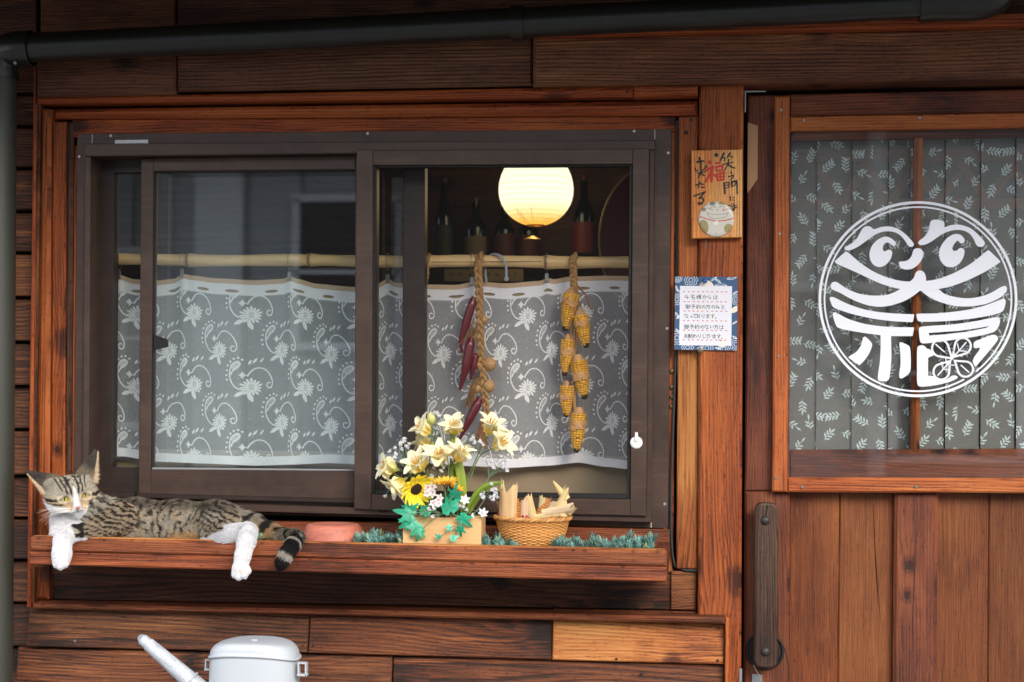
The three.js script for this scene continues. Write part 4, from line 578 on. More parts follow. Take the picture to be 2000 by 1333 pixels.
// ---------- plaque and notice on the post ----------
const brush = (g, pts, w, taper = 0.5) => { for (let i = 0; i + 1 < pts.length; i++) { const [x0, y0] = pts[i], [x1, y1] = pts[i + 1], n = Math.ceil(Math.hypot(x1 - x0, y1 - y0) / 1.5); for (let k = 0; k <= n; k++) { const t = (i + k / n) / (pts.length - 1), r = w * (1 - taper * t) * (0.85 + 0.3 * vnoise(t * 9 + x0, y0)); g.beginPath(); g.ellipse(lerp(x0, x1, k / n), lerp(y0, y1, k / n), r, r * 0.85, -0.6, 0, 7); g.fill(); } } };
{
  const z = 0.056, o = thing('wooden_plaque', 'small wooden plaque with brushed black and red writing and a round ceramic cat', 'plaque', at(1400, 380, z));
  board(o, 'plank', wm('blond', [1.3, 1.12, 0.88], 0.5), z, 0.014, [1350.5, 294, 1450, 292, 1449, 464, 1351, 466], 'v', { bevel: 0.0012, ou: 0.15, ov: 0.62 });
  const tex = dtexCanvas(842, 1333, (g) => {
    g.fillStyle = 'rgba(240,190,120,0.35)'; g.fillRect(360, 60, 130, 1190); g.fillStyle = 'rgba(255,215,150,0.22)'; g.fillRect(490, 60, 280, 1190);
    g.fillStyle = '#15161a';
    for (const [p, w] of [[[[515, 110], [470, 205]], 15], [[[480, 175], [530, 165], [528, 215]], 9], [[[600, 105], [562, 165]], 12], [[[582, 150], [635, 150], [628, 175]], 8], [[[500, 262], [575, 245], [645, 232]], 9], [[[585, 190], [572, 262], [525, 345]], 10], [[[578, 265], [610, 290], [668, 312]], 12],
      [[[612, 365], [630, 382]], 10], [[[585, 428], [650, 408], [642, 440], [612, 468]], 11], [[[522, 515], [535, 660]], 14], [[[520, 515], [592, 505], [590, 575], [540, 585]], 9], [[[532, 548], [586, 541]], 8], [[[625, 495], [630, 565]], 13], [[[625, 500], [690, 485], [698, 540], [702, 660]], 13], [[[632, 560], [676, 540], [680, 500]], 8],
      [[[605, 700], [610, 752]], 9], [[[645, 710], [664, 716]], 8], [[[645, 745], [664, 752]], 8], [[[580, 815], [598, 828], [628, 808]], 8], [[[625, 838], [692, 820]], 9], [[[655, 792], [668, 850], [655, 888], [640, 880], [655, 858], [694, 848]], 10],
      [[[160, 222], [238, 212]], 16], [[[182, 165], [205, 230], [205, 325]], 13], [[[130, 308], [142, 350], [165, 342]], 9], [[[280, 280], [255, 315], [222, 345]], 11], [[[160, 380], [270, 355]], 10], [[[210, 340], [195, 400], [165, 448]], 11], [[[215, 382], [255, 415]], 10],
      [[[146, 538], [208, 514]], 11], [[[186, 495], [180, 545], [165, 582]], 9], [[[212, 530], [246, 528]], 8], [[[212, 568], [258, 574]], 9], [[[115, 690], [180, 665], [272, 630]], 13], [[[268, 632], [185, 722], [232, 715], [245, 755], [225, 795], [188, 806], [170, 790], [186, 772], [215, 785]], 11]]) brush(g, p, w, 0.25);
    g.beginPath(); g.arc(415, 130, 27, 0, 7); g.fill();
    g.fillStyle = 'rgba(196,48,36,0.92)';
    for (const [p, w] of [[[[322, 218], [332, 240]], 22], [[[290, 335], [370, 290], [345, 370], [272, 492]], 20], [[[350, 355], [352, 490]], 20], [[[378, 395], [418, 432]], 13], [[[408, 242], [470, 236]], 17], [[[412, 292], [500, 280], [498, 340], [418, 350], [412, 300]], 15], [[[420, 395], [520, 368], [518, 470], [435, 480], [424, 400]], 15], [[[472, 385], [476, 474]], 12], [[[430, 436], [516, 420]], 11]]) brush(g, p, w, 0.1);
  });
  const a = at(1340, 285, z), b = at(1460, 475, z); part(o, 'lettering', new THREE.PlaneGeometry(b.x - a.x, a.y - b.y).translate((a.x + b.x) / 2, (a.y + b.y) / 2, z + 0.0012), new THREE.MeshStandardMaterial({ map: tex, transparent: true, roughness: 0.6 }));
  // ceramic disc
  const c = at(1399.5, 428.5, z), R = 0.0338, pr = [[0, 0.006], [R * 0.8, 0.0055], [R * 0.95, 0.004], [R, 0.0018], [R * 0.97, 0]].map((q) => new THREE.Vector2(...q)).reverse(), g = new THREE.LatheGeometry(pr, 56).rotateX(Math.PI / 2), P = g.attributes.position, U = g.attributes.uv;
  for (let i = 0; i < P.count; i++) U.setXY(i, 0.5 + P.getX(i) / R / 2, 0.5 + P.getY(i) / R / 2);
  const face = dtexCanvas(470, 450, (k, w, h) => {
    k.fillStyle = '#d9d4c8'; k.fillRect(0, 0, w, h); k.fillStyle = '#a79a6c'; k.beginPath(); k.ellipse(70, 320, 62, 88, -0.2, 0, 7); k.fill(); k.beginPath(); k.ellipse(395, 345, 60, 58, 0.2, 0, 7); k.fill();
    k.fillStyle = 'rgba(120,112,95,0.8)'; k.beginPath(); k.ellipse(165, 22, 60, 30, 0.3, 0, 7); k.fill(); k.fillStyle = 'rgba(150,138,95,0.9)'; k.beginPath(); k.ellipse(320, 18, 60, 28, -0.2, 0, 7); k.fill(); k.fillStyle = 'rgba(110,105,100,0.7)'; k.beginPath(); k.ellipse(70, 105, 34, 26, 0, 0, 7); k.fill();
    const ln = (c, l, p) => { k.strokeStyle = c; k.lineWidth = l; k.beginPath(); k.moveTo(p[0], p[1]); k.quadraticCurveTo(p[2], p[3], p[4], p[5]); k.stroke(); };
    ln('#c8553e', 13, [12, 190, 150, 240, 225, 250]); ln('#c8553e', 13, [255, 252, 380, 245, 462, 212]); ln('#4a4640', 4, [115, 140, 120, 215, 230, 220]); ln('#4a4640', 4, [230, 220, 380, 215, 385, 150]); ln('#4a4640', 4, [115, 140, 130, 165, 235, 172]); ln('#4a4640', 4, [235, 172, 340, 165, 385, 150]);
    ln('#3a3632', 5, [150, 88, 190, 50, 228, 86]); ln('#3a3632', 5, [270, 82, 305, 45, 345, 78]); ln('#3a3632', 5, [120, 85, 150, 95, 170, 100]); ln('#3a3632', 5, [350, 100, 400, 95, 430, 105]);
    k.fillStyle = '#d0604a'; k.beginPath(); k.arc(328, 112, 13, 0, 7); k.fill(); k.fillStyle = '#cf8a6a'; k.beginPath(); k.arc(178, 108, 10, 0, 7); k.fill(); k.fillStyle = '#2a2622'; k.beginPath(); k.arc(245, 112, 7, 0, 7); k.fill(); k.beginPath(); k.arc(230, 408, 6, 0, 7); k.fill();
    k.fillStyle = '#eeeae0'; k.beginPath(); k.ellipse(230, 278, 34, 22, 0, 0, 7); k.fill();
  });
  part(o, 'ceramic_disc', g.translate(c.x, c.y, c.z), new THREE.MeshPhysicalMaterial({ map: face, roughness: 0.35, clearcoat: 0.3 }));
  part(o, 'ear', new THREE.ConeGeometry(0.006, 0.007, 12).scale(1, 1, 0.5).translate(at(1385, 396, z).x, at(1385, 397, z).y, z + 0.002), std(0xcfc9bc, 0.4)); part(o, 'ear', new THREE.ConeGeometry(0.006, 0.007, 12).scale(1, 1, 0.5).translate(at(1413, 396, z).x, at(1413, 397, z).y, z + 0.002), std(0xa89a68, 0.4));
  const hk = thing('screw_hook', 'small steel screw hook in the post just under the plaque', 'hook', at(1378, 476, 0.05)); part(hk, 'hook', tube([at(1379, 464, 0.042), at(1379, 478, 0.05), at(1376, 486, 0.056), at(1381, 484, 0.058)], 0.0009, 16, 6), steel);
  for (const [x, y, n] of [[1312, 726, 'topmost'], [1312, 757, 'second'], [1313, 776, 'third'], [1312, 795, 'lowest']]) { const p = at(x, y, 0.0155), t = thing('thumbtack', n + ' of four brass thumbtacks in a column beside the window', 'thumbtack', p, 'thumbtacks beside the window frame'); part(t, 'head', new THREE.SphereGeometry(0.0045, 16, 10).scale(1, 1, 0.45).translate(p.x, p.y, p.z), std(0x7a6238, 0.35, { metalness: 0.6 })); }
}
const GL = { '4': [[30, 10, 10, 60, 90, 60], [60, 20, 60, 95]], '名': [[40, 5, 10, 40], [35, 15, 75, 15, 20, 60], [40, 55, 40, 95, 85, 95, 85, 55, 40, 55]], '様': [[5, 35, 45, 35], [25, 10, 25, 95], [25, 45, 5, 75], [30, 50, 42, 62], [60, 5, 66, 15], [85, 5, 78, 15], [52, 22, 95, 22], [55, 36, 92, 36], [50, 50, 98, 50], [74, 22, 74, 90, 66, 86], [58, 62, 66, 70], [90, 60, 60, 92], [80, 70, 96, 90]], 'か': [[15, 35, 65, 30, 60, 85, 45, 80], [40, 10, 15, 90], [80, 25, 92, 50]], 'ら': [[40, 8, 55, 18], [25, 30, 25, 65, 60, 50, 80, 65, 70, 85, 40, 95]], 'は': [[15, 15, 15, 90, 22, 80], [40, 35, 90, 33], [68, 10, 68, 80, 50, 92, 45, 80, 70, 78, 92, 90]], '御': [[20, 5, 5, 30], [22, 30, 5, 55], [15, 50, 15, 95], [38, 10, 32, 28], [33, 28, 62, 28], [28, 48, 64, 48], [47, 28, 47, 85], [36, 62, 36, 85], [30, 88, 64, 80], [72, 15, 95, 15, 95, 70, 86, 66], [73, 15, 73, 95]], '予': [[25, 12, 75, 12, 50, 32], [40, 25, 55, 38], [10, 45, 90, 45, 75, 60], [50, 45, 50, 90, 38, 85]], '約': [[25, 8, 10, 35, 30, 35], [35, 25, 10, 60, 40, 58], [25, 60, 25, 95], [12, 70, 6, 85], [36, 70, 42, 82], [62, 10, 50, 45], [58, 28, 92, 28, 88, 90, 75, 84], [64, 48, 74, 60]], 'の': [[50, 25, 30, 75, 15, 65, 20, 35, 50, 22, 80, 40, 80, 70, 55, 88]], '方': [[50, 5, 50, 20], [8, 25, 92, 25], [40, 28, 35, 60, 10, 92], [40, 48, 80, 48, 75, 90, 60, 85]], 'み': [[15, 20, 50, 20, 25, 80, 12, 70, 30, 58, 90, 72], [75, 40, 65, 92]], 'と': [[30, 10, 40, 45], [80, 30, 30, 60, 25, 80, 45, 90, 85, 88]], 'な': [[10, 25, 50, 22], [35, 8, 12, 60], [65, 20, 88, 35], [65, 42, 65, 78, 50, 88, 42, 78, 65, 74, 90, 88]], 'っ': [[30, 60, 70, 50, 80, 70, 50, 90]], 'て': [[15, 20, 85, 15, 45, 40, 45, 75, 75, 90]], 'お': [[12, 30, 60, 28], [35, 8, 35, 85, 18, 78, 25, 60, 65, 50, 80, 70, 60, 88], [72, 18, 88, 32]], 'り': [[28, 15, 25, 55, 35, 45], [70, 10, 72, 55, 45, 92]], 'ま': [[18, 25, 82, 25], [22, 45, 78, 45], [50, 8, 50, 78, 32, 90, 25, 78, 50, 74, 82, 90]], 'す': [[8, 25, 92, 25], [58, 5, 58, 60, 42, 66, 40, 48, 58, 48, 58, 70, 40, 95]], '。': [[20, 80, 30, 90, 20, 96, 12, 88, 20, 80]], 'い': [[20, 20, 22, 70, 35, 60], [72, 25, 82, 60]], '断': [[8, 10, 8, 88, 50, 88], [28, 10, 28, 75], [12, 40, 48, 40], [40, 15, 32, 30], [14, 18, 20, 30], [28, 42, 14, 70], [30, 45, 45, 66], [85, 8, 62, 18], [64, 18, 62, 60, 52, 92], [64, 42, 98, 42], [82, 42, 82, 95]], 'わ': [[28, 8, 28, 92], [10, 28, 45, 25, 8, 72], [30, 55, 70, 35, 88, 58, 65, 88]], 'し': [[35, 10, 35, 75, 55, 90, 85, 75]] };
{
  const z = 0.0445, o = thing('paper_notice', 'handwritten paper notice with a blue and white patterned border pinned to the post', 'notice', at(1379, 612, z));
  const tex = dtexCanvas(1040, 1236, (g, w, h) => { // crop origin 78,45 at 8.6 px per photo px
    g.translate(-78, -45); g.fillStyle = '#3d5a80'; g.fillRect(78, 45, 1050, 1240); g.strokeStyle = 'rgba(232,240,248,0.95)'; g.fillStyle = 'rgba(232,240,248,0.95)'; g.lineCap = 'round';
    const flower = (x, y, r) => { g.lineWidth = 7; for (let k = 1; k <= 3; k++) { g.beginPath(); for (let i = 0; i <= 60; i++) { const a = i / 60 * 6.283, q = r * k / 3 * (1 + 0.10 * Math.cos(a * 10)); g.lineTo(x + q * Math.cos(a), y + q * Math.sin(a)); } g.stroke(); } };
    const lf = (x, y, a, L) => { g.save(); g.translate(x, y); g.rotate(a); g.lineWidth = 7; g.beginPath(); g.moveTo(0, 0); g.quadraticCurveTo(L / 2, -L * 0.3, L, 0); g.quadraticCurveTo(L / 2, L * 0.3, 0, 0); g.stroke(); g.beginPath(); g.moveTo(0, 0); g.lineTo(L, 0); g.stroke(); g.restore(); };
    flower(340, 100, 105); flower(120, 70, 70); flower(110, 430, 90); flower(120, 1080, 110); flower(300, 1240, 95); flower(620, 1250, 100); flower(900, 1260, 90); flower(1090, 420, 85); flower(1100, 1180, 100);
    for (const q of [[680, 110, -0.6, 110], [745, 80, 0.6, 110], [940, 80, -0.2, 160], [740, 190, 0, 200], [90, 200, 1.2, 90], [100, 270, 0.4, 100], [90, 650, 1.0, 110], [110, 760, -0.8, 90], [100, 930, 0.8, 100], [1040, 330, -0.5, 90], [1030, 640, -0.5, 90], [1040, 840, -0.6, 90], [1040, 1040, 0.5, 90], [460, 1260, -0.3, 90], [760, 1240, 0.2, 90]]) lf(...q);
    g.fillStyle = '#e9e2da'; g.beginPath(); g.arc(600, 230, 125, 0, 7); g.fill(); g.fillStyle = '#e4dfcf'; g.beginPath(); g.ellipse(1080, 590, 90, 45, -0.6, 0, 7); g.fill();
    g.fillStyle = '#dfe0ea'; g.fillRect(160, 200, 865, 1005); g.fillStyle = 'rgba(240,225,222,0.9)'; g.beginPath(); g.arc(870, 1160, 75, 0, 7); g.fill(); g.fillStyle = '#1a1a1a'; g.fillRect(815, 1105, 22, 14); g.fillRect(838, 1116, 20, 12);
    g.fillStyle = '#e8e0e0'; for (const [x, y, r] of [[820, 340, 60], [490, 580, 70], [700, 740, 70], [560, 270, 70], [250, 970, 50]]) { g.globalAlpha = 0.5; g.beginPath(); g.arc(x, y, r, 0, 7); g.fill(); } g.globalAlpha = 1;
    g.strokeStyle = '#c4506a'; g.lineWidth = 13; for (const y of [298, 465, 625, 788, 950, 1112]) for (let i = 0; i < 10; i++) { const x = 235 + i * 77 + rr(-8, 8), d = rr(-7, 7); g.beginPath(); g.moveTo(x - 13, y - d); g.lineTo(x + 13, y + d); g.stroke(); }
    g.strokeStyle = '#2c3038'; g.lineWidth = 7.5;
    const row = (t, x, y, s, adv) => { for (const c of t) { for (const q of GL[c] || []) { g.beginPath(); for (let i = 0; i < q.length; i += 2) g.lineTo(x + q[i] * s / 100 + rr(-1, 1), y + q[i + 1] * s / 100 + rr(-1, 1)); g.stroke(); } x += adv * (/[のいてっしかは。]/.test(c) ? 0.86 : 1.08); } };
    row('4名様からは', 235, 345, 82, 92); row('御予約の方のみと', 255, 510, 82, 82); row('なっております。', 232, 668, 82, 72); row('御予約のない方は', 235, 850, 82, 82); row('お断わりしています。', 232, 1008, 82, 68);
  });
  const a = at(1318.5, 541, z), b = at(1440, 684.5, z), w = b.x - a.x, h = a.y - b.y, g = new THREE.PlaneGeometry(w, h, 10, 12), P = g.attributes.position; for (let i = 0; i < P.count; i++) { const x = P.getX(i) / w, y = P.getY(i) / h; P.setZ(i, 0.0012 * Math.sin(x * 5) + 0.004 * Math.max(0, Math.abs(x) - 0.38) * (y < 0 ? 3 : 1.2)); } g.computeVertexNormals();
  part(o, 'paper', g.rotateZ(-0.006).translate((a.x + b.x) / 2, (a.y + b.y) / 2, z), new THREE.MeshStandardMaterial({ map: tex, roughness: 0.75, ...side2 }));
  const p = at(1377, 549, z + 0.008); const pin = sub(o, 'push_pin'), bl = std(0x1c4f9a, 0.25, { clearcoat: 0.5 }); part(pin, 'head', [new THREE.SphereGeometry(0.0048, 18, 12).translate(p.x, p.y, p.z), cyl(p.clone().add(V3(0, 0, -0.002)), p.clone().add(V3(0, -0.001, -0.007)), 0.003)], bl);
  const q = at(1368, 685, z); part(o, 'thumbtack', new THREE.SphereGeometry(0.0054, 18, 10).scale(1, 1, 0.4).translate(q.x, q.y, q.z + 0.003), std(0x75685a, 0.4, { metalness: 0.5 }));
}
// ---------- shelf tray under the window ----------
const LIP = 0.21, lipY = (px) => lerp(1050, 1077, (px - 57) / 1245), FLOOR_Y = at(650, lipY(650), LIP).y - 0.012;
const floorAt = (px, z) => { const p = at(px, 1060, z); p.y = FLOOR_Y + (at(px, lipY(px), LIP).y - at(650, lipY(650), LIP).y); return p; };
{
  const o = thing('window_tray', 'long red brown wooden tray shelf fixed under the window', 'shelf', at(650, 1100, 0.1)), B2 = (n, m, z, t, q, g, k) => board(o, n, m, z, t, q, g, k);
  B2('board', T.sill, LIP, 0.024, [57, 1050, 1302, 1077, 1302, 1108, 57.3, 1077.6], 'h', { bevel: 0.004 }); B2('board', wm('sill', [1, 0.9, 0.88]), LIP - 0.0008, 0.024, [56, 1078.3, 1302, 1108.7, 1302, 1138.5, 57, 1103.5], 'h', { bevel: 0.0025 });
  const a = at(57, 1050, LIP), b = at(1302, 1077, LIP), bb = at(1302, 1138, LIP), rot = Math.atan2(b.y - a.y, b.x - a.x);
  const plank = (cx, cy, cz, w, h, d, m, n, grain) => { const g = box(0, 0, 0, w, h, d, 0.002).rotateZ(rot).translate(cx, cy, cz), P = g.attributes.position, U = g.attributes.uv; for (let i = 0; i < P.count; i++) { const x = P.getX(i), y = P.getY(i), zz = P.getZ(i); grain === 'z' ? U.setXY(i, zz / 1.2, (x + y) / 0.6) : U.setXY(i, x / 1.2 + 0.3, (zz + y) / 0.6 + 0.2); } return part(o, n, g, m); };
  plank((a.x + b.x) / 2, FLOOR_Y - 0.011, 0.108, b.x - a.x - 0.004, 0.022, 0.158, T.sill, 'base_board'); plank((a.x + b.x) / 2, (a.y + b.y) / 2 + 0.0009, LIP - 0.0125, b.x - a.x - 0.006, 0.0026, 0.019, wm('blond', [0.78, 0.66, 0.56]), 'worn_edge'); plank((a.x + b.x) / 2, FLOOR_Y + 0.012, 0.024, b.x - a.x, 0.045, 0.012, wm('sill', [0.8, 0.7, 0.65]), 'back_board');
  for (const [x, s] of [[b, -1], [a, 1]]) plank(x.x + s * 0.010, x.y - 0.030, 0.106, 0.018, 0.058, 0.158, wm('sill', [0.9, 0.84, 0.8]), 'end_board', 'z');
}
{ // terracotta saucer, upside down
  const p = floorAt(650, 0.115), o = thing('terracotta_saucer', 'upside down salmon pink terracotta saucer in the tray', 'saucer', p), R = 0.0605, h = 0.040;
  const pr = [[R * 0.97, 0], [R, 0.002], [R * 1.0, 0.010], [R * 0.965, 0.014], [R * 0.90, h * 0.82], [R * 0.80, h * 0.98], [R * 0.74, h], [R * 0.70, h * 0.97], [R * 0.52, h * 0.96], [R * 0.50, h * 0.98], [R * 0.44, h * 0.98], [R * 0.42, h * 0.95], [0, h * 0.95]].map((q) => new THREE.Vector2(...q));
  part(o, 'dish', new THREE.LatheGeometry(pr, 72).translate(p.x, p.y, p.z), dusty(0xd8806a, 0.6));
}
// artificial succulent ground cover
{
  const leaf = (a, t, L) => { const g = new THREE.BufferGeometry(), w = L * 0.17; g.setAttribute('position', new THREE.Float32BufferAttribute([0, 0, 0, w, L * 0.5, w * 0.3, 0, L, 0, 0, 0, 0, 0, L, 0, -w, L * 0.5, w * 0.3, 0, 0, 0, 0, L * 0.5, w * 0.9, w, L * 0.5, w * 0.3, 0, 0, 0, -w, L * 0.5, w * 0.3, 0, L * 0.5, w * 0.9, w, L * 0.5, w * 0.3, 0, L * 0.5, w * 0.9, 0, L, 0, 0, L, 0, 0, L * 0.5, w * 0.9, -w, L * 0.5, w * 0.3], 3)); g.computeVertexNormals(); return g.rotateX(t).rotateY(a); };
  const ls = []; for (let i = 0; i < 26; i++) { const l = leaf(i * 2.4, 0.25 + (i % 5) * 0.22, 0.0085 + (i % 3) * 0.001).translate(0, 0.003 + i * 0.00055, 0); ls.push(l); }
  ls.push(cyl(V3(0, -0.01, 0), V3(0, 0.014, 0), 0.0008, 0.0006, 5)); const sprig = merge(ls), spots = [];
  const fill = (x0, x1, z0, z1, n, hi) => { for (let i = 0; i < n; i++) spots.push([rr(x0, x1), rr(z0, z1), hi]); };
  fill(492, 522, 0.10, 0.17, 12, 0.010); fill(688, 800, 0.09, 0.18, 70, 0.006); fill(930, 1008, 0.12, 0.185, 44, 0.004); fill(1070, 1110, 0.12, 0.19, 18, 0.001); fill(1095, 1275, 0.10, 0.185, 84, 0.002); fill(1150, 1190, 0.11, 0.17, 14, 0.010); fill(1212, 1256, 0.11, 0.17, 16, 0.012); fill(1262, 1280, 0.13, 0.17, 8, 0.022);
  const im = new THREE.InstancedMesh(sprig, std(0x86aca4, 0.6, { transmission: 0.12, ...side2 }), spots.length), M = new THREE.Matrix4(), c = new THREE.Color();
  spots.forEach(([x, z, hi], i) => { const p = floorAt(x, z), s = rr(0.75, 1.15); M.compose(V3(p.x, p.y + rr(0, hi), p.z), new THREE.Quaternion().setFromEuler(new THREE.Euler(rr(-0.5, 0.5), rr(0, 6.28), rr(-0.5, 0.5))), V3(s, s * rr(0.9, 1.25), s)); im.setMatrixAt(i, M); const k = rr(0.4, 1.25), old = rnd() < 0.12; c.setRGB(k * rr(0.72, 1.0) * (old ? 1.5 : 1), k, k * rr(0.9, 1.04) * (old ? 0.6 : 1)); im.setColorAt(i, c); });
  im.name = 'succulent_groundcover'; im.castShadow = im.receiveShadow = true; scene.add(im); tag(im, 'dusty blue green artificial succulent sprigs filling the tray between the objects', 'greenery', null, 'stuff');
}
// planter box with artificial flowers
const BZ = 0.178;
{
  const p = floorAt(864, BZ - 0.028), o = thing('planter_box', 'pale plywood planter box holding artificial flowers', 'planter', p), a = at(787, 1010, BZ), b = at(940, 1013, BZ), top = (a.y + b.y) / 2, d = 0.056, m = wm('blond', [1, 0.95, 0.86], 0.6, 0.0004), pale = std(0xd2a873, 0.65);
  const tex = dtexCanvas(512, 200, (g, w, h) => { g.fillStyle = '#d9b27c'; g.fillRect(0, 0, w, h); for (let i = 0; i < 900; i++) { const y = rr(0, h); g.strokeStyle = `rgba(${rr(150, 240) | 0},${rr(110, 190) | 0},${rr(60, 130) | 0},0.10)`; g.lineWidth = rr(0.5, 2.5); g.beginPath(); g.moveTo(rr(-100, w), y); g.bezierCurveTo(rr(0, w), y + rr(-6, 6), rr(0, w), y + rr(-6, 6), rr(0, w + 100), y + rr(-5, 5)); g.stroke(); } }), bm = new THREE.MeshPhysicalMaterial({ map: tex, roughness: 0.6 });
  const wall = (n, x0, x1, z0, z1) => part(o, n, box((x0 + x1) / 2, (top + p.y) / 2, (z0 + z1) / 2, x1 - x0, top - p.y, z1 - z0, 0.0008), bm);
  wall('front_board', a.x, b.x, BZ - 0.008, BZ); wall('back_board', a.x, b.x, BZ - d, BZ - d + 0.008); wall('side_board', a.x, a.x + 0.008, BZ - d + 0.0082, BZ - 0.0082); wall('side_board', b.x - 0.008, b.x, BZ - d + 0.0082, BZ - 0.0082);
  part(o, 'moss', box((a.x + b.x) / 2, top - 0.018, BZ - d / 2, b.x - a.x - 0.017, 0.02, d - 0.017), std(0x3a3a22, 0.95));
}
const vm = (o = {}) => new THREE.MeshPhysicalMaterial({ vertexColors: true, roughness: 0.6, ...side2, ...o });
function grid(nu, nv, f, col) { const pos = [], c = [], idx = []; for (let j = 0; j <= nv; j++) for (let i = 0; i <= nu; i++) { const u = i / nu, v = j / nv, p = f(u, v), q = col(u, v); pos.push(p.x, p.y, p.z); c.push(S2L(q[0]), S2L(q[1]), S2L(q[2])); } for (let j = 0; j < nv; j++) for (let i = 0; i < nu; i++) { const a = j * (nu + 1) + i; idx.push(a, a + 1, a + nu + 1, a + 1, a + nu + 2, a + nu + 1); } const g = new THREE.BufferGeometry(); g.setAttribute('position', new THREE.Float32BufferAttribute(pos, 3)); g.setAttribute('color', new THREE.Float32BufferAttribute(c, 3)); g.setAttribute('uv', new THREE.Float32BufferAttribute(new Float32Array(pos.length / 3 * 2), 2)); g.setIndex(idx); g.computeVertexNormals(); return g; }
const mixc = (a, b, t) => [0, 1, 2].map((i) => lerp(a[i], b[i], clamp(t)));
const petalM = vm({ transmission: 0.35, roughness: 0.7 }), leafM = vm({ roughness: 0.45, transmission: 0.15 });
const orient = (dir) => new THREE.Quaternion().setFromUnitVectors(V3(0, 1, 0), dir.clone().normalize());
const stemM = std(0x5f7a45, 0.6), stemG = std(0x7f9680, 0.6);
const ROOT = (x) => at(x, 1012, BZ - 0.028);
{
  const lilyPetal = (L, W, R, curl, sd) => grid(6, 10, (u, v) => { const w = W * Math.pow(Math.sin(Math.PI * lerp(0.09, 0.955, v)), 0.7), x = (u - 0.5) * 2 * w, r = 0.0025 + R * Math.pow(v, 1.5) * (0.75 + 0.25 * v), y = L * (v - curl * v * v * v), wave = 0.0014 * Math.sin(v * 13 + sd) * Math.abs(u - 0.5) * 2; return V3(x, y + wave, r - 2.2 * x * x / (W * 1.2) * (1 - v * 0.4)); }, (u, v) => { const e = Math.abs(u - 0.5) * 2, sp = v > 0.25 && v < 0.6 && HASH[(Math.floor(u * 6) * 977 + Math.floor(v * 10) * 131 + sd * 999 | 0) & 65535] > 0.86 && e < 0.5; return sp ? [200, 160, 90] : mixc([238, 204, 56], [253, 250, 220], sst(0.0, 0.62, v) + 0.2 * e - 0.1 * (1 - e)); });
  const wide = [0, 1].map((k) => lilyPetal(0.036, 0.0138, 0.024, 0.34, k * 2.1)), slim = [0, 1].map((k) => lilyPetal(0.037, 0.0098, 0.021, 0.26, 1 + k));
  const list = [['topmost left', 838, 846, -26, 24, 14, 0.15, 1], ['top middle', 891, 846, -5, 27, 18, 0.15, 1], ['topmost right', 953, 846, 14, 28, 10, 0.14, 1.05], ['far right', 966, 873, 30, 18, 18, 0.15, 1.1], ['far left', 773, 917, -34, 12, 18, 0.16, 1.05], ['left middle', 825, 917, -15, 24, 22, 0.175, 1.1], ['centre', 861, 904, -1, 28, 24, 0.172, 1.15], ['right of centre', 892, 900, 14, 28, 10, 0.165, 1.05], ['lowest left drooping', 789, 938, -26, -20, 14, 0.17, 1.1], ['small rear', 836, 874, -12, 10, -6, 0.125, 0.85], ['upper rear', 845, 868, -6, -22, 2, 0.13, 0.8]];
  list.forEach(([lab, x, y, dx, dy, dz, z, s], i) => {
    const b = at(x, y, z), dir = V3(dx, dy, dz).normalize(), q = orient(dir), o = thing('yellow_lily', lab + ' pale yellow artificial lily of the planter bouquet', 'flower', ROOT(830 + i * 6), 'pale yellow lilies in the planter box');
    const put = (g) => g.scale(s * 1.12, s * 1.12, s * 1.12).applyQuaternion(q).translate(b.x, b.y, b.z);
    for (let k = 0; k < 6; k++) part(o, 'petal', put((k % 2 ? slim : wide)[(k >> 1) % 2].clone().rotateX(rr(-0.12, 0.16)).rotateY(k * Math.PI / 3 + i * 0.7)), petalM);
    const sg = []; for (let k = 0; k < 6; k++) { const a = k * 1.05 + i, e = V3(Math.sin(a) * 0.006, 0.024, Math.cos(a) * 0.006); sg.push(tube([V3(0, 0, 0), V3(e.x * 0.5, 0.012, e.z * 0.5), e], 0.0005, 8, 4), new THREE.SphereGeometry(0.0013, 8, 6).scale(0.7, 1.6, 0.7).translate(e.x, e.y, e.z)); }
    part(o, 'stamens', put(merge(sg)), std(0xd0912a, 0.7)); part(o, 'calyx', put(new THREE.CylinderGeometry(0.0032, 0.0016, 0.008, 10).translate(0, -0.002, 0)), std(0xb9bf74, 0.7));
    const r = ROOT(835 + i * 7), e = b.clone().addScaledVector(dir, -0.006), mid = e.clone().addScaledVector(dir, -0.03 * s); part(o, 'stem', tube([e, mid, mid.clone().lerp(r, 0.5).add(V3((b.x - r.x) * 0.12, 0, 0)), r], 0.0012, 28, 6), stemM);
    if (i === 0 || i === 4) { const c = i === 0 ? at(843, 818, 0.155) : at(766, 913, 0.172), bq = orient(i === 0 ? V3(-0.1, 1, 0.1) : V3(-0.6, 0.5, 0.3)), pr = []; for (let k = 0; k <= 14; k++) pr.push(new THREE.Vector2(0.0082 * Math.pow(Math.sin(Math.PI * lerp(0.03, 0.99, k / 14)), 0.7), (k / 14 - 0.5) * 0.025)); const g = new THREE.LatheGeometry(pr, 18), P = g.attributes.position, C = []; for (let k = 0; k < P.count; k++) C.push(...mixc([190, 200, 100], [248, 240, 170], P.getY(k) * 50 + 0.6).map(S2L)); g.setAttribute('color', new THREE.Float32BufferAttribute(C, 3)); part(o, 'bud', g.applyQuaternion(bq).translate(c.x, c.y, c.z), petalM); part(o, 'stem', tube([c.clone().add(V3(0.003, -0.012, 0)), c.clone().lerp(r, 0.25), c.clone().lerp(r, 0.6), r], 0.001, 18, 5), stemM); }
  });
  // composite flowers
  const petalD = vm({ transmission: 0.08, roughness: 0.7 });
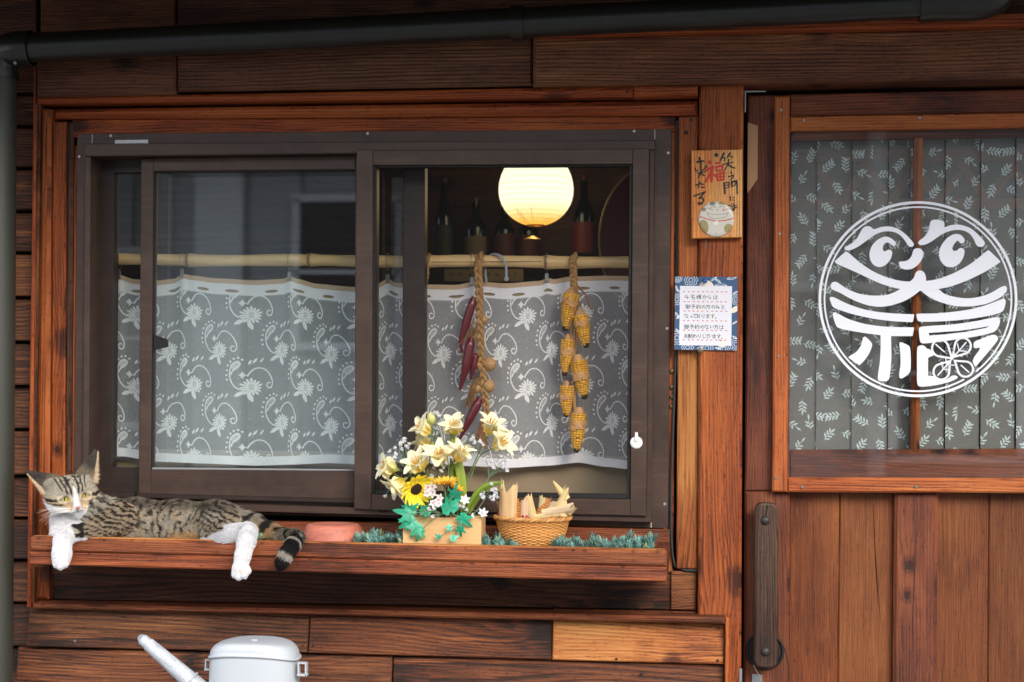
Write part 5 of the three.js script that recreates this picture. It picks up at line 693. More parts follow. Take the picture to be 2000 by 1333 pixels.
  const daisy = (name, label, cat, x, y, z, dir, n, L, W, cup, c0, c1, discR, discC, root) => {
    const c = at(x, y, z), q = orient(dir), o = thing(name, label, cat, ROOT(root));
    for (let ring = 0; ring < 2; ring++) for (let k = 0; k < n; k++) { const sd = rnd() * 9, l = L * rr(0.9, 1.06) * (ring ? 0.86 : 1); const g = grid(4, 7, (u, v) => { const w = W * Math.pow(Math.sin(Math.PI * Math.pow(lerp(0.1, 0.97, v), 0.85)), 0.6), xx = (u - 0.5) * 2 * w; return V3(xx, 0.001 + cup * l * Math.pow(v, 1.6) * (ring ? 1.25 : 0.9) - 1.2 * xx * xx / W * 0.4 + 0.001 * Math.sin(v * 8 + sd) + ring * 0.0012, discR * 0.6 + l * v); }, (u, v) => mixc(c0, c1, v * 1.1 - 0.1 * Math.abs(Math.sin(u * 9)))); part(o, 'petal', g.rotateY((k + ring * 0.5) / n * 6.283).applyQuaternion(q).translate(c.x, c.y, c.z), petalD); }
    part(o, 'disc', new THREE.SphereGeometry(discR, 24, 14, 0, 6.283, 0, Math.PI / 2).scale(1, 0.45, 1).translate(0, 0.001, 0).applyQuaternion(q).translate(c.x, c.y, c.z), discC); part(o, 'calyx', new THREE.ConeGeometry(discR * 0.9, 0.010, 14).rotateX(Math.PI).translate(0, -0.004, 0).applyQuaternion(q).translate(c.x, c.y, c.z), stemM);
    const r = ROOT(root), e = c.clone().addScaledVector(dir.clone().normalize(), -0.008); part(o, 'stem', tube([e, e.clone().addScaledVector(dir.clone().normalize(), -0.02), e.clone().lerp(r, 0.6), r], 0.0016, 20, 6), stemM);
  };
  daisy('sunflower', 'bright yellow artificial sunflower with a dark brown centre low in the bouquet', 'flower', 812, 955, 0.182, V3(0.55, -0.34, 0.62), 14, 0.029, 0.0062, 0.42, [250, 212, 30], [255, 240, 66], 0.0125, std(0x2a150c, 0.95), 845);
  daisy('gerbera', 'larger orange yellow gerbera seen from the side beside the sunflower', 'flower', 868, 945, 0.175, V3(-0.05, 0.97, 0.16), 16, 0.0225, 0.0036, 0.30, [248, 172, 40], [255, 212, 88], 0.007, std(0x9a5a1c, 0.9), 866);
  daisy('gerbera', 'smaller orange yellow gerbera tilted right behind the larger one', 'flower', 888, 954, 0.165, V3(0.5, 0.8, 0.1), 14, 0.017, 0.0032, 0.28, [236, 150, 20], [246, 190, 40], 0.006, std(0x9a5a1c, 0.9), 876);
  for (const [x, y, lab, k] of [[842, 957, 'upper', 0], [852, 977, 'lower', 1]]) { const o = thing('star_flower', lab + ' small white star flower cluster with pink centres beside the sunflower', 'flower', ROOT(852), 'white and pink star flowers'), L = []; for (let i = 0; i < 7; i++) { const c = at(x + rr(-9, 9), y + rr(-9, 9), 0.19 + rr(-0.004, 0.004)), q = orient(V3(rr(-0.6, 0.6), rr(-0.3, 0.8), 0.9)); const h = sub(o, 'floret'); for (let j = 0; j < 5; j++) part(h, 'petal', grid(2, 4, (u, v) => V3((u - 0.5) * 0.0054 * Math.sin(Math.PI * lerp(0.12, 0.9, v)), 0.001 * v, 0.0082 * v), (u, v) => mixc([205, 84, 112], [250, 248, 248], v * 3)).rotateY(j * 1.257).applyQuaternion(q).translate(c.x, c.y, c.z), petalM); } part(o, 'stem', tube([at(x, y + 6, 0.182), at(850, 995, 0.16), ROOT(855)], 0.001, 12, 5), stemM); }
  // baby's breath
  const bb = (lab, pts, root) => { const o = thing('gypsophila_spray', lab, 'flower', ROOT(root), 'white gypsophila sprays'); const r = ROOT(root), blobs = [], st = []; const cx = pts.reduce((s, p) => s + p[0], 0) / pts.length, cy = pts.reduce((s, p) => s + p[1], 0) / pts.length, hub = at(lerp(cx, root, 0.3), lerp(cy, 1000, 0.3), 0.15); st.push(tube([hub, hub.clone().lerp(r, 0.5).add(V3(0.004, 0.004, 0)), r], 0.0009, 16, 5)); pts.forEach(([x, y, z], i) => { const c = at(x, y, z || 0.16); st.push(tube([c, c.clone().lerp(hub, 0.5).add(V3(rr(-0.004, 0.004), 0.002, 0)), hub], 0.00055, 10, 4)); const h = sub(o, 'floret'), gs = []; for (let k = 0; k < 9; k++) { const q = orient(V3(rr(-1, 1), rr(-0.6, 1), rr(-0.2, 1))); gs.push(grid(2, 2, (u, v) => V3((u - 0.5) * 0.0048 * (0.5 + v), 0.0012 * v, 0.0044 * v), () => [246, 247, 250]).applyQuaternion(q).translate(c.x + rr(-1, 1) * 0.0012, c.y + rr(-1, 1) * 0.0012, c.z)); } part(h, 'petals', merge(gs), petalM); }); part(o, 'stems', merge(st), stemG); };
  bb('white gypsophila spray at the left behind the lilies', [[761, 880], [772, 874], [782, 866], [788, 862], [794, 870], [800, 866], [774, 886], [770, 898], [765, 899], [786, 876], [790, 855], [798, 874], [772, 893], [752, 968]], 835);
  bb('white gypsophila spray between the upper lilies', [[848, 804], [854, 806], [858, 811], [848, 912], [843, 928], [841, 935], [866, 912], [862, 918], [921, 857], [928, 862], [938, 860], [943, 866], [924, 852]], 862);
  bb('tall white gypsophila spray at the right under the lilies', [[978, 888], [985, 898], [992, 898], [985, 905], [991, 913], [983, 912], [947, 898], [962, 899], [958, 907], [965, 912], [970, 906], [991, 918], [989, 893]], 905);
  bb('low dense white gypsophila spray leaning toward the corn basket', [[961, 944, 0.18], [941, 966, 0.18], [946, 962, 0.18], [962, 956, 0.18], [968, 954, 0.18], [966, 966, 0.18], [958, 970, 0.18], [970, 962, 0.18], [972, 970, 0.18], [944, 971, 0.18], [964, 974, 0.18]], 920);
  bb('small white blossoms along the box rim', [[838, 992, 0.188], [848, 992, 0.188], [845, 1008, 0.19], [895, 984, 0.18], [899, 988, 0.182], [906, 990, 0.182], [912, 995, 0.182], [906, 976, 0.178], [924, 1006, 0.186], [944, 1002, 0.184], [893, 993, 0.182]], 890);
  for (const [x, y, d] of [[908, 977, V3(0.2, 0.3, 1)], [943, 1003, V3(0.3, 0.5, 0.8)]]) { const c = at(x, y, 0.182), q = orient(d), o = thing('white_blossom', (x < 920 ? 'upper' : 'lower') + ' single white star blossom at the right rim of the planter', 'flower', c, 'white star blossoms'); for (let j = 0; j < 6; j++) part(o, 'petal', grid(2, 4, (u, v) => V3((u - 0.5) * 0.006 * Math.sin(Math.PI * lerp(0.15, 0.9, v)), 0.004 * v * v, 0.010 * v), () => [238, 240, 246]).rotateY(j * 1.047).applyQuaternion(q).translate(c.x, c.y, c.z), petalM); part(o, 'stem', tube([c, c.clone().lerp(ROOT(905), 0.6), ROOT(900)], 0.0008, 10, 4), stemM); }
  // strap leaves
  const strap = (lab, l, w, c0, c1) => { const pts = l.map((p) => at(...p)), cv = new THREE.CatmullRomCurve3(pts), o = thing('strap_leaf', lab, 'leaf', ROOT(l[0][0])); part(o, 'blade', grid(4, 24, (u, v) => { const p = cv.getPointAt(v), t = cv.getTangentAt(v), s = V3(-t.y, t.x, 0.35).normalize(), ww = w * Math.pow(Math.sin(Math.PI * lerp(0.14, 0.99, v)), 0.65), k = (u - 0.5) * 2; return p.addScaledVector(s, k * ww).add(V3(0, 0, -0.3 * ww * k * k)); }, (u, v) => mixc(c0, c1, 0.5 + 0.5 * Math.sin(u * 9 + v * 3))), leafM); };
  strap('tall upright green strap leaf behind the central lilies', [[905, 1000, 0.14], [902, 950, 0.15], [895, 905, 0.15], [886, 870, 0.14], [880, 832, 0.135]], 0.0085, [122, 146, 40], [160, 176, 58]); strap('broad green strap leaf in the middle of the bouquet', [[890, 1000, 0.13], [888, 960, 0.135], [884, 920, 0.14], [880, 895, 0.142]], 0.009, [112, 140, 44], [150, 168, 60]);
  strap('arched green strap leaf bending right toward the corn basket', [[913, 1004, 0.15], [925, 978, 0.155], [942, 956, 0.158], [962, 946, 0.156], [981, 943, 0.15]], 0.0085, [92, 122, 36], [138, 158, 56]); strap('short green strap leaf left behind the sunflower', [[835, 985, 0.13], [822, 950, 0.135], [812, 925, 0.138], [804, 908, 0.14]], 0.006, [96, 124, 44], [130, 150, 60]);
  for (const [x0, y0, x1, y1] of [[838, 1000, 828, 975], [845, 1000, 850, 985], [866, 1000, 872, 965], [850, 1003, 862, 972], [878, 1002, 884, 975], [826, 1004, 820, 985]]) strap('short dark green leaf, ' + { 820: 'first', 828: 'second', 850: 'third', 862: 'fourth', 872: 'fifth', 884: 'sixth' }[x1] + ' from the left at the foot of the bouquet', [[x0, y0, 0.16], [(x0 + x1) / 2 - 2, (y0 + y1) / 2, 0.168], [x1, y1, 0.17]], 0.007, [50, 66, 36], [86, 100, 58]);
  // ivy
  const ivy = (lab, x, y, z, s, rot, tilt, c0, c1, rx, ry) => { s *= 1.12; const c = at(x, y, z), o = thing('ivy_leaf', lab, 'leaf', c, 'teal ivy leaves of the planter'), n = 40, lobes = [[0, 1], [0.95, 0.78], [-0.95, 0.78], [2.0, 0.5], [-2.0, 0.5]]; const rad = (a) => { let r = 0.40; for (const [b, k] of lobes) { let d = Math.abs(a - b); if (d > Math.PI) d = 2 * Math.PI - d; r = Math.max(r, k * Math.pow(Math.max(0, 1 - d / 0.66), 1.0)); } const d0 = Math.PI - Math.abs(a); return r * (d0 < 0.3 ? 0.5 + d0 : 1); };
    const g = grid(n, 5, (u, v) => { const a = (u - 0.5) * 2 * Math.PI, r = s * rad(a) * v, fold = Math.abs(Math.sin(a * 1.9)) * 0.10 * r; return V3(Math.sin(a) * r, Math.cos(a) * r, fold - 0.35 * r * r / s); }, (u, v) => mixc(c0, c1, 0.35 + 0.5 * v + 0.4 * (Math.cos((u - 0.5) * 2 * Math.PI * 3.1) > 0.93 ? -1 : 0)));
    part(o, 'blade', g.rotateZ(rot).rotateX(tilt).rotateY(rr(-0.3, 0.3)).translate(c.x, c.y, c.z), leafM); const r = at(rx || 865, ry || 1004, 0.176); part(o, 'stalk', tube([c, c.clone().lerp(r, 0.5).add(V3(0, 0.004, 0.006)), r], 0.0007, 12, 4), std(0x7f9a78, 0.6)); };
  const tA = [10, 120, 92], tB = [40, 176, 132], uA = [70, 178, 146], uB = [130, 222, 190];
  ivy('large teal ivy leaf in the middle of the box rim', 878, 992, 0.19, 0.034, 0.35, -0.5, tA, tB); ivy('teal ivy leaf pointing left off the box corner', 800, 1005, 0.192, 0.030, 1.25, -0.3, tA, tB); ivy('dark teal ivy leaf over the left box rim', 830, 1000, 0.19, 0.024, -0.4, -0.6, [6, 92, 66], [20, 140, 100]); ivy('upright teal ivy leaf standing at the left box corner', 802, 998, 0.188, 0.025, 0.15, 0.1, tA, [30, 160, 124]);
  ivy('pale mint ivy leaf hanging at the left of the box front', 813, 1030, 0.196, 0.027, 2.6, 0.2, uA, uB); ivy('green ivy leaf hanging lowest at the left of the box front', 820, 1040, 0.193, 0.021, 2.9, 0.3, [40, 150, 106], [90, 200, 150]); ivy('teal ivy leaf tucked under the mint one', 795, 1022, 0.192, 0.022, 2.2, 0.2, tB, uA); ivy('teal ivy leaf folding over the right half of the box rim', 903, 1013, 0.192, 0.024, -2.4, 0.2, [20, 140, 104], [60, 190, 150]);
  ivy('narrow teal ivy leaf dangling in front of the box', 899, 1034, 0.194, 0.016, 3.1, 0.2, tA, tB, 905, 1010); ivy('small upright teal ivy leaf behind the middle one', 887, 968, 0.182, 0.022, -0.2, 0.2, tA, [30, 150, 118]); ivy('tiny mint ivy leaf on the box front at upper right', 879, 1032, 0.190, 0.011, 1.4, 0, uA, uB, 894, 1032); ivy('tiny teal ivy leaf on the box front at lower left', 858, 1050, 0.190, 0.010, 1.0, 0, tA, uA, 894, 1034); ivy('small mint ivy leaf on the box front at lower right', 884, 1052, 0.191, 0.013, -1.2, 0, uA, uB, 894, 1034);
}
// basket with corn
{
  const p = floorAt(1040, 0.118); p.y += 0.001; const o = thing('woven_basket', 'small round woven bamboo basket filled with dried corn husks', 'basket', p), top = at(1040, 1011, 0.118).y - p.y, H = top, R = (t) => lerp(0.046, 0.0685, Math.pow(t, 0.62)) * (t < 0.08 ? 0.94 + 0.75 * t : 1), N = 42, st = [];
  const cane = (k) => std(k, 0.5, { clearcoat: 0.15 });
  const rows = 22; for (let r = 0; r < rows; r++) { const t = (r + 0.6) / rows, pts = []; for (let i = 0; i < N * 4; i++) { const a = i / (N * 4) * 6.28318, rad = R(t) + 0.0011 * Math.cos(a * N / 2 + (r % 2) * Math.PI); pts.push(V3(p.x + Math.sin(a) * rad, p.y + t * H + 0.0002 * Math.sin(a * 5 + r), p.z + Math.cos(a) * rad)); } const g = tube(pts, 0.00122 + 0.00008 * (r % 3), N * 5, 6, true), s = 0.8 + 0.3 * HASH[r * 777]; paint(g, [S2L(226) * s, S2L(164) * s, S2L(92) * s]); st.push(g); }
  tag(part(o, 'woven_strands', merge(st), vm({ roughness: 0.5, side: THREE.FrontSide, clearcoat: 0.15 })), null, null, null, 'stuff');
  const ribs = []; for (let i = 0; i < N; i++) { const a = i / N * 6.28318, pts = []; for (let k = 0; k <= 6; k++) { const t = k / 6, rad = R(t) - 0.0002; pts.push(V3(p.x + Math.sin(a) * rad, p.y + t * H, p.z + Math.cos(a) * rad)); } ribs.push(tube(pts, 0.0011, 10, 5)); } tag(part(o, 'ribs', merge(ribs), cane(0xc89454)), null, null, null, 'stuff');
  part(o, 'base', cyl(p.clone().add(V3(0, 0.001, 0)), p.clone().add(V3(0, 0.004, 0)), 0.044, 0.046, 40), cane(0x9a6a34));
  for (let k = 0; k < 3; k++) { const pts = []; for (let i = 0; i < 90; i++) { const a = i / 90 * 6.28318, w = a * 15 + k * 2.094, rad = 0.0705 + 0.0022 * Math.cos(w); pts.push(V3(p.x + Math.sin(a) * rad, p.y + H + 0.0022 * Math.sin(w), p.z + Math.cos(a) * rad)); } part(o, 'rim_strand', tube(pts, 0.0023, 260, 7, true), cane([0xc08a4c, 0xb07a40, 0xcc9656][k])); }
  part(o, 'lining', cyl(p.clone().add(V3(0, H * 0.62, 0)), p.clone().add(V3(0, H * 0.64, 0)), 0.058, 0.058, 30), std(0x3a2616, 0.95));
  const cr = [226, 200, 150];
  const cornIn = (lab, x0, y0, x1, y1, z, r, husks, col) => { const a = at(x0, y0, z), b = at(x1, y1, z), g = thing('basket_corn', lab, 'dried corn', a); kernels(g, a, b.clone().lerp(a, 0.1), r, x0, 6.28, col); for (const h of husks) husk(g, at(h[0], h[1], z + (h[8] || 0)), at(h[2], h[3], z + (h[9] || 0.004)), h[4], h[5], h[6], { col: [cr[0] + rr(-14, 10), cr[1] + rr(-14, 10), cr[2] + rr(-16, 14)], prof: (t) => h[7] === 0 ? 1 : 1 - Math.pow(t, 1.6) * 0.85, flare: h[7] === 0 ? 0 : rr(0.002, 0.010) }); };
  cornIn('corn cob wrapped in a tall cream husk at the left of the basket', 998, 1035, 1008, 968, 0.135, 0.0165, [[994, 1030, 997, 944, 0.0185, -1.9, 0.9, 0], [985, 1025, 981, 930, 0.010, -0.8, 1.2, 1], [1000, 1010, 1008, 940, 0.007, -1, 1.4, 1]], [190, 120, 48]);
  cornIn('short corn cob with reddish kernels in the middle of the basket', 1028, 1035, 1022, 985, 0.130, 0.0145, [[1025, 1030, 1026, 968, 0.012, -1.4, 0.8, 1], [1042, 1020, 1030, 962, 0.009, -0.8, 1.4, 1]], [150, 60, 46]);
  cornIn('corn cob lying right of the middle with a peeled husk', 1050, 1030, 1072, 968, 0.125, 0.013, [[1052, 1018, 1062, 964, 0.005, -1.2, 1.2, 1], [1072, 1010, 1088, 972, 0.010, -1.5, 1.3, 1]], [176, 116, 56]);
  cornIn('corn cob at the right with long husks sticking up and out', 1072, 1030, 1090, 990, 0.130, 0.0125, [[1084, 1010, 1112, 946, 0.009, -1.2, 1.2, 1], [1108, 975, 1078, 938, 0.0085, -1.4, 1.0, 1], [1060, 1004, 1124, 990, 0.010, -1.0, 1.8, 0], [1045, 1010, 1100, 1002, 0.010, -0.6, 2.0, 1], [1098, 1008, 1102, 962, 0.010, -1.6, 1.4, 1], [1110, 1002, 1126, 984, 0.007, -1.4, 1.6, 1]], [170, 110, 54]);
  { const c = at(984, 1003, 0.13), g = thing('basket_corn', 'dark red corn cob half hidden behind the left basket rim', 'dried corn', c); kernels(g, at(984, 1025, 0.13), at(982, 985, 0.13), 0.012, 2, 6.28, [112, 40, 40]); husk(g, at(982, 1020, 0.126), at(978, 975, 0.126), 0.012, 1.8, 4, { col: [200, 170, 120] }); }
}
// watering can on a stool
{
  const z = 0.26, c = at(497, 1300, z), sx = 0.081, sz = 0.058, o = thing('watering_can', 'pale blue grey plastic watering can with a lid and long spout', 'watering can', V3(c.x, c.y - 0.2, z)), m = dusty(0xcdd4dc, 0.4, { clearcoat: 0.25, clearcoatRoughness: 0.3 });
  const rimY = (a) => at(497, 1272, z).y - 0.011 * Math.pow(Math.abs(Math.cos(a)), 2.2), el = (a, k) => { const e = 0.82; return [Math.sign(Math.cos(a)) * Math.pow(Math.abs(Math.cos(a)), e) * sx * k, Math.sign(Math.sin(a)) * Math.pow(Math.abs(Math.sin(a)), e) * sz * k]; };
  const surf = (rowsF, n = 72) => { const pos = [], idx = []; rowsF.forEach(([k, f]) => { for (let i = 0; i <= n; i++) { const a = i / n * 6.28318, [x, zz] = el(a, k); pos.push(c.x + x + (f.tilt || 0), f(a), z + zz); } }); for (let j = 0; j + 1 < rowsF.length; j++) for (let i = 0; i < n; i++) { const q = j * (n + 1) + i; idx.push(q, q + n + 1, q + 1, q + 1, q + n + 1, q + n + 2); } const g = new THREE.BufferGeometry(); g.setAttribute('position', new THREE.Float32BufferAttribute(pos, 3)); g.setIndex(idx); g.computeVertexNormals(); return g; };
  const rel = (d) => (a) => rimY(a) + d, flat2 = (d) => () => c.y + d;
  part(o, 'body', surf([[0, flat2(-0.2)], [1.04, flat2(-0.2)], [1.06, flat2(-0.195)], [1.03, flat2(-0.08)], [1.0, rel(-0.012)], [0.985, rel(-0.002)]]), m);
  part(o, 'lid', surf([[1.0, rel(-0.003)], [1.035, rel(-0.0025)], [1.045, rel(-0.0005)], [1.035, rel(0.0015)], [1.0, rel(0.002)], [0.998, rel(0.006)], [0.985, rel(0.011)], [0.955, rel(0.0155)], [0.91, (a) => lerp(rimY(a), rimY(1.57), 0.15) + 0.0185], [0.87, (a) => lerp(rimY(a), rimY(1.57), 0.3) + 0.0195], [0.80, (a) => lerp(rimY(a), rimY(1.57), 0.5) + 0.0205], [0.62, (a) => lerp(rimY(a), rimY(1.57), 0.75) + 0.0215], [0.35, (a) => rimY(1.57) + 0.0215], [0, (a) => rimY(1.57) + 0.0215]]), m);
  part(o, 'lid_nub', box(c.x + 0.004, rimY(1.57) + 0.022, z + 0.015, 0.012, 0.003, 0.006, 0.001), m);
  const t0 = at(277, 1249, z + 0.01), t1 = at(289, 1259, z + 0.01), t2 = at(372, 1331, z + 0.008), t3 = at(430, 1382, z + 0.004);
  part(o, 'spout', [tube([t1, t1.clone().lerp(t2, 0.5), t2, t3], (t) => lerp(0.0122, 0.0195, t), 30, 24), cyl(t1.clone().lerp(t0, -0.3), t0, 0.0112, 0.0102, 24), new THREE.TorusGeometry(0.0178, 0.0022, 8, 30).applyQuaternion(new THREE.Quaternion().setFromUnitVectors(V3(0, 0, 1), t2.clone().sub(t1).normalize())).translate(t2.x, t2.y, t2.z)], m);
  part(o, 'spout_mouth', disc(t0.clone().lerp(t1, -0.01), 0.0085, 0.0004), std(0x8a94a2, 0.6));
  for (const [x, y, s] of [[408, 1299, 1], [591, 1307, 1.25]]) { const p = at(x, y, z + (x > 500 ? 0.02 : 0.0)), q = 0.001 * s; part(o, 'clip', [box(p.x, p.y + 8.5 * q, p.z, 13 * q, 2.2 * q, 10 * q, 0.0005), box(p.x, p.y - 8.5 * q, p.z, 15 * q, 3 * q, 10 * q, 0.0005), box(p.x - 5.4 * q, p.y, p.z, 2.4 * q, 15 * q, 10 * q, 0.0005), box(p.x + 5.4 * q, p.y - 1 * q, p.z, 2.4 * q, 17 * q, 10 * q, 0.0005)], m); }
  const sy = c.y - 0.201, st = thing('wooden_stool', 'low wooden stool under the watering can', 'stool', V3(c.x, 0, z)), sm = wm('siding'); part(st, 'seat', box(c.x - 0.02, sy - 0.0125, z, 0.36, 0.024, 0.24, 0.003), sm); for (const dx of [-0.15, 0.11]) for (const dz of [-0.09, 0.09]) part(st, 'leg', box(c.x + dx, (sy - 0.026) / 2, z + dz, 0.03, sy - 0.026, 0.03, 0.003), sm);
}
// ---------- the cat ----------
function surfaceNets(f, lo, hi, h) {
  const nx = Math.ceil((hi.x - lo.x) / h) + 1, ny = Math.ceil((hi.y - lo.y) / h) + 1, nz = Math.ceil((hi.z - lo.z) / h) + 1, F = new Float32Array(nx * ny * nz), id = new Int32Array(nx * ny * nz).fill(-1), pos = [], idx = [], I = (i, j, k) => i + nx * (j + ny * k);
  for (let k = 0; k < nz; k++) for (let j = 0; j < ny; j++) for (let i = 0; i < nx; i++) F[I(i, j, k)] = f(lo.x + i * h, lo.y + j * h, lo.z + k * h);
  const E = [[0, 1], [0, 2], [0, 4], [1, 3], [1, 5], [2, 3], [2, 6], [3, 7], [4, 5], [4, 6], [5, 7], [6, 7]];
  for (let k = 0; k + 1 < nz; k++) for (let j = 0; j + 1 < ny; j++) for (let i = 0; i + 1 < nx; i++) {
    const c = []; let m = 0; for (let q = 0; q < 8; q++) { const v = F[I(i + (q & 1), j + ((q >> 1) & 1), k + (q >> 2))]; c.push(v); if (v < 0) m |= 1 << q; } if (m === 0 || m === 255) continue;
    let x = 0, y = 0, z = 0, n = 0; for (const [a, b] of E) if ((c[a] < 0) !== (c[b] < 0)) { const t = c[a] / (c[a] - c[b]); x += lerp(a & 1, b & 1, t); y += lerp((a >> 1) & 1, (b >> 1) & 1, t); z += lerp(a >> 2, b >> 2, t); n++; }
    id[I(i, j, k)] = pos.length / 3; pos.push(lo.x + (i + x / n) * h, lo.y + (j + y / n) * h, lo.z + (k + z / n) * h);
  }
  const q4 = (a, b, c, d, flip) => { if (a < 0 || b < 0 || c < 0 || d < 0) return; flip ? idx.push(a, c, b, a, d, c) : idx.push(a, b, c, a, c, d); };
  for (let k = 1; k + 1 < nz; k++) for (let j = 1; j + 1 < ny; j++) for (let i = 1; i + 1 < nx; i++) {
    const v = F[I(i, j, k)] < 0;
    if (v !== (F[I(i + 1, j, k)] < 0)) q4(id[I(i, j - 1, k - 1)], id[I(i, j, k - 1)], id[I(i, j, k)], id[I(i, j - 1, k)], !v);
    if (v !== (F[I(i, j + 1, k)] < 0)) q4(id[I(i - 1, j, k - 1)], id[I(i, j, k - 1)], id[I(i, j, k)], id[I(i - 1, j, k)], v);
    if (v !== (F[I(i, j, k + 1)] < 0)) q4(id[I(i - 1, j - 1, k)], id[I(i, j - 1, k)], id[I(i, j, k)], id[I(i - 1, j, k)], !v);
  }
  return { pos, idx };
}
{
  const cat = thing('tabby_cat', 'grey brown tabby and white cat lying in the window tray with its paws hanging over', 'cat', floorAt(300, 0.115));
  // bones: [x, y, z, r] at each end, blend, kind
  const bones = [], bone = (kind, k, ...js) => { for (let i = 0; i + 1 < js.length; i++) { const a = at(js[i][0], js[i][1], js[i][2]), b = at(js[i + 1][0], js[i + 1][1], js[i + 1][2]); bones.push({ kind, k, a, b, ra: js[i][3] / 1000, rb: js[i + 1][3] / 1000, i, n: js.length - 1, d: b.clone().sub(a), L2: b.distanceToSquared(a) }); } };
  bone('torso', 0.022, [196, 1016, 0.138, 35], [265, 1019, 0.122, 39], [345, 1021, 0.115, 37], [420, 1023, 0.120, 38], [446, 1024, 0.122, 33]);
  bone('neck', 0.022, [200, 1008, 0.142, 32], [150, 978, 0.150, 33]);
  bone('chest', 0.018, [158, 1002, 0.142, 30], [130, 1018, 0.148, 27], [124, 1036, 0.155, 22]);
  bone('farleg', 0.012, [150, 1040, 0.165, 16], [110, 1052, 0.17, 12]);
  bone('arm', 0.014, [236, 1014, 0.160, 27], [200, 1030, 0.182, 20], [166, 1040, 0.198, 15]); bone('fore', 0.010, [166, 1040, 0.198, 15], [138, 1043, 0.209, 14.5], [122, 1056, 0.229, 15], [120, 1082, 0.236, 15.5], [119, 1095, 0.238, 15]);
  bone('toe', 0.003, [112, 1092, 0.244, 7.5], [110, 1103, 0.245, 7]); bone('toe', 0.003, [119, 1094, 0.248, 7.5], [118, 1107, 0.248, 7]); bone('toe', 0.003, [126, 1092, 0.245, 7.5], [126, 1103, 0.245, 7]);
  bone('haunch', 0.018, [428, 1018, 0.150, 35], [450, 1034, 0.180, 24]); bone('thigh', 0.012, [404, 1048, 0.184, 16], [440, 1044, 0.192, 19], [481, 1042, 0.200, 17.5]);
  bone('shank', 0.010, [484, 1042, 0.203, 16], [481, 1058, 0.226, 15.5], [474, 1086, 0.234, 12.5], [469, 1108, 0.238, 13]);
  bone('pad', 0.004, [473, 1112, 0.247, 9], [476, 1117, 0.247, 8]); bone('toe', 0.003, [461, 1112, 0.243, 8], [459, 1123, 0.243, 7]); bone('toe', 0.003, [467, 1114, 0.247, 7.5], [466, 1127, 0.247, 7]); bone('toe', 0.003, [475, 1116, 0.247, 7.5], [477, 1124, 0.248, 6.6]); bone('toe', 0.003, [481, 1110, 0.243, 6.5], [484, 1116, 0.244, 6]);
  bone('tail', 0.008, [462, 1018, 0.125, 24], [494, 1026, 0.128, 19.5], [524, 1038, 0.142, 15.5], [552, 1048, 0.168, 13], [574, 1049, 0.198, 12], [580, 1052, 0.218, 11.5], [572, 1064, 0.232, 11.5], [560, 1082, 0.237, 11.5], [551, 1099, 0.238, 9.5], [548, 1107, 0.238, 5]);
  // head frame
  const HC = at(137, 960, 0.168), C = V3(0.39, -0.02, 0.92).normalize(), Rv0 = V3(0.92, 0, -0.39).normalize(), U0 = V3().crossVectors(C, Rv0).normalize(), ro = 9 * Math.PI / 180;
  const Rv = Rv0.clone().multiplyScalar(Math.cos(ro)).addScaledVector(U0, Math.sin(ro)), Uv = U0.clone().multiplyScalar(Math.cos(ro)).addScaledVector(Rv0, -Math.sin(ro));
  const zL = Rv.clone().multiplyScalar(0.211).addScaledVector(Uv, -0.342).addScaledVector(C, 0.915).normalize(), yL = Uv.clone().addScaledVector(zL, -Uv.dot(zL)).normalize(), xL = V3().crossVectors(yL, zL).normalize();
  const HW = (x, y, z) => HC.clone().addScaledVector(xL, x / 1000).addScaledVector(yL, y / 1000).addScaledVector(zL, z / 1000), HV = (x, y, z) => HC.clone().addScaledVector(Rv, x / 1000).addScaledVector(Uv, y / 1000).addScaledVector(C, z / 1000);
  const headPrims = [[-24, -15, 12, 20.5], [24, -15, 12, 20.5], [-30, -8, 4, 16], [30, -8, 4, 16], [-8, -21.5, 34, 10], [8, -21.5, 34, 10], [0, -33, 29, 8.5], [0, -26, 18, 16], [0, -2, 30, 9], [0, -9, 36, 7.5], [0, -15, 41, 6], [-14, 9, 23, 11], [14, 9, 23, 11], [-25, 17, -4, 13], [25, 17, -4, 13], [-36, 16, -6, 9], [36, 16, -6, 9]];
  const smin = (a, b, k) => { const h = Math.max(k - Math.abs(a - b), 0) / k; return Math.min(a, b) - h * h * k * 0.25; };
  const capD = (bn, x, y, z) => { const px = x - bn.a.x, py = y - bn.a.y, pz = z - bn.a.z, t = clamp((px * bn.d.x + py * bn.d.y + pz * bn.d.z) / bn.L2), dx = px - bn.d.x * t, dy = py - bn.d.y * t, dz = pz - bn.d.z * t; return Math.sqrt(dx * dx + dy * dy + dz * dz) - lerp(bn.ra, bn.rb, t); };
  const headD = (x, y, z) => { const px = x - HC.x, py = y - HC.y, pz = z - HC.z; if (px * px + py * py + pz * pz > 0.012) return 0.06; const lx = (px * xL.x + py * xL.y + pz * xL.z) * 1000, ly = (px * yL.x + py * yL.y + pz * yL.z) * 1000, lz = (px * zL.x + py * zL.y + pz * zL.z) * 1000;
    const ex = lx / 39, ey = (ly + 1) / 29.5, ez = lz / 36, q = Math.sqrt(ex * ex + ey * ey + ez * ez); let d = (q - 1) * 37 * 0.97; headPrims.forEach(([a, b, c, r], i) => { const e = Math.sqrt((lx - a) ** 2 + (ly - b) ** 2 + (lz - c) ** 2) - r; d = smin(d, e, i >= 11 ? 10 : i < 4 ? 14 : 7); });
    for (const s of [-1, 1]) { const e = Math.sqrt((lx - s * 19.5) ** 2 + (ly - 1.5) ** 2 + (lz - 39) ** 2) - 8.5; d = Math.max(d, -smin(-d, e * -1 * -1 * -1, 1) > 1e9 ? d : d); const sub = -e; d = Math.max(d, Math.min(d + 3.2, sub - 0)); }
    return d / 1000; };
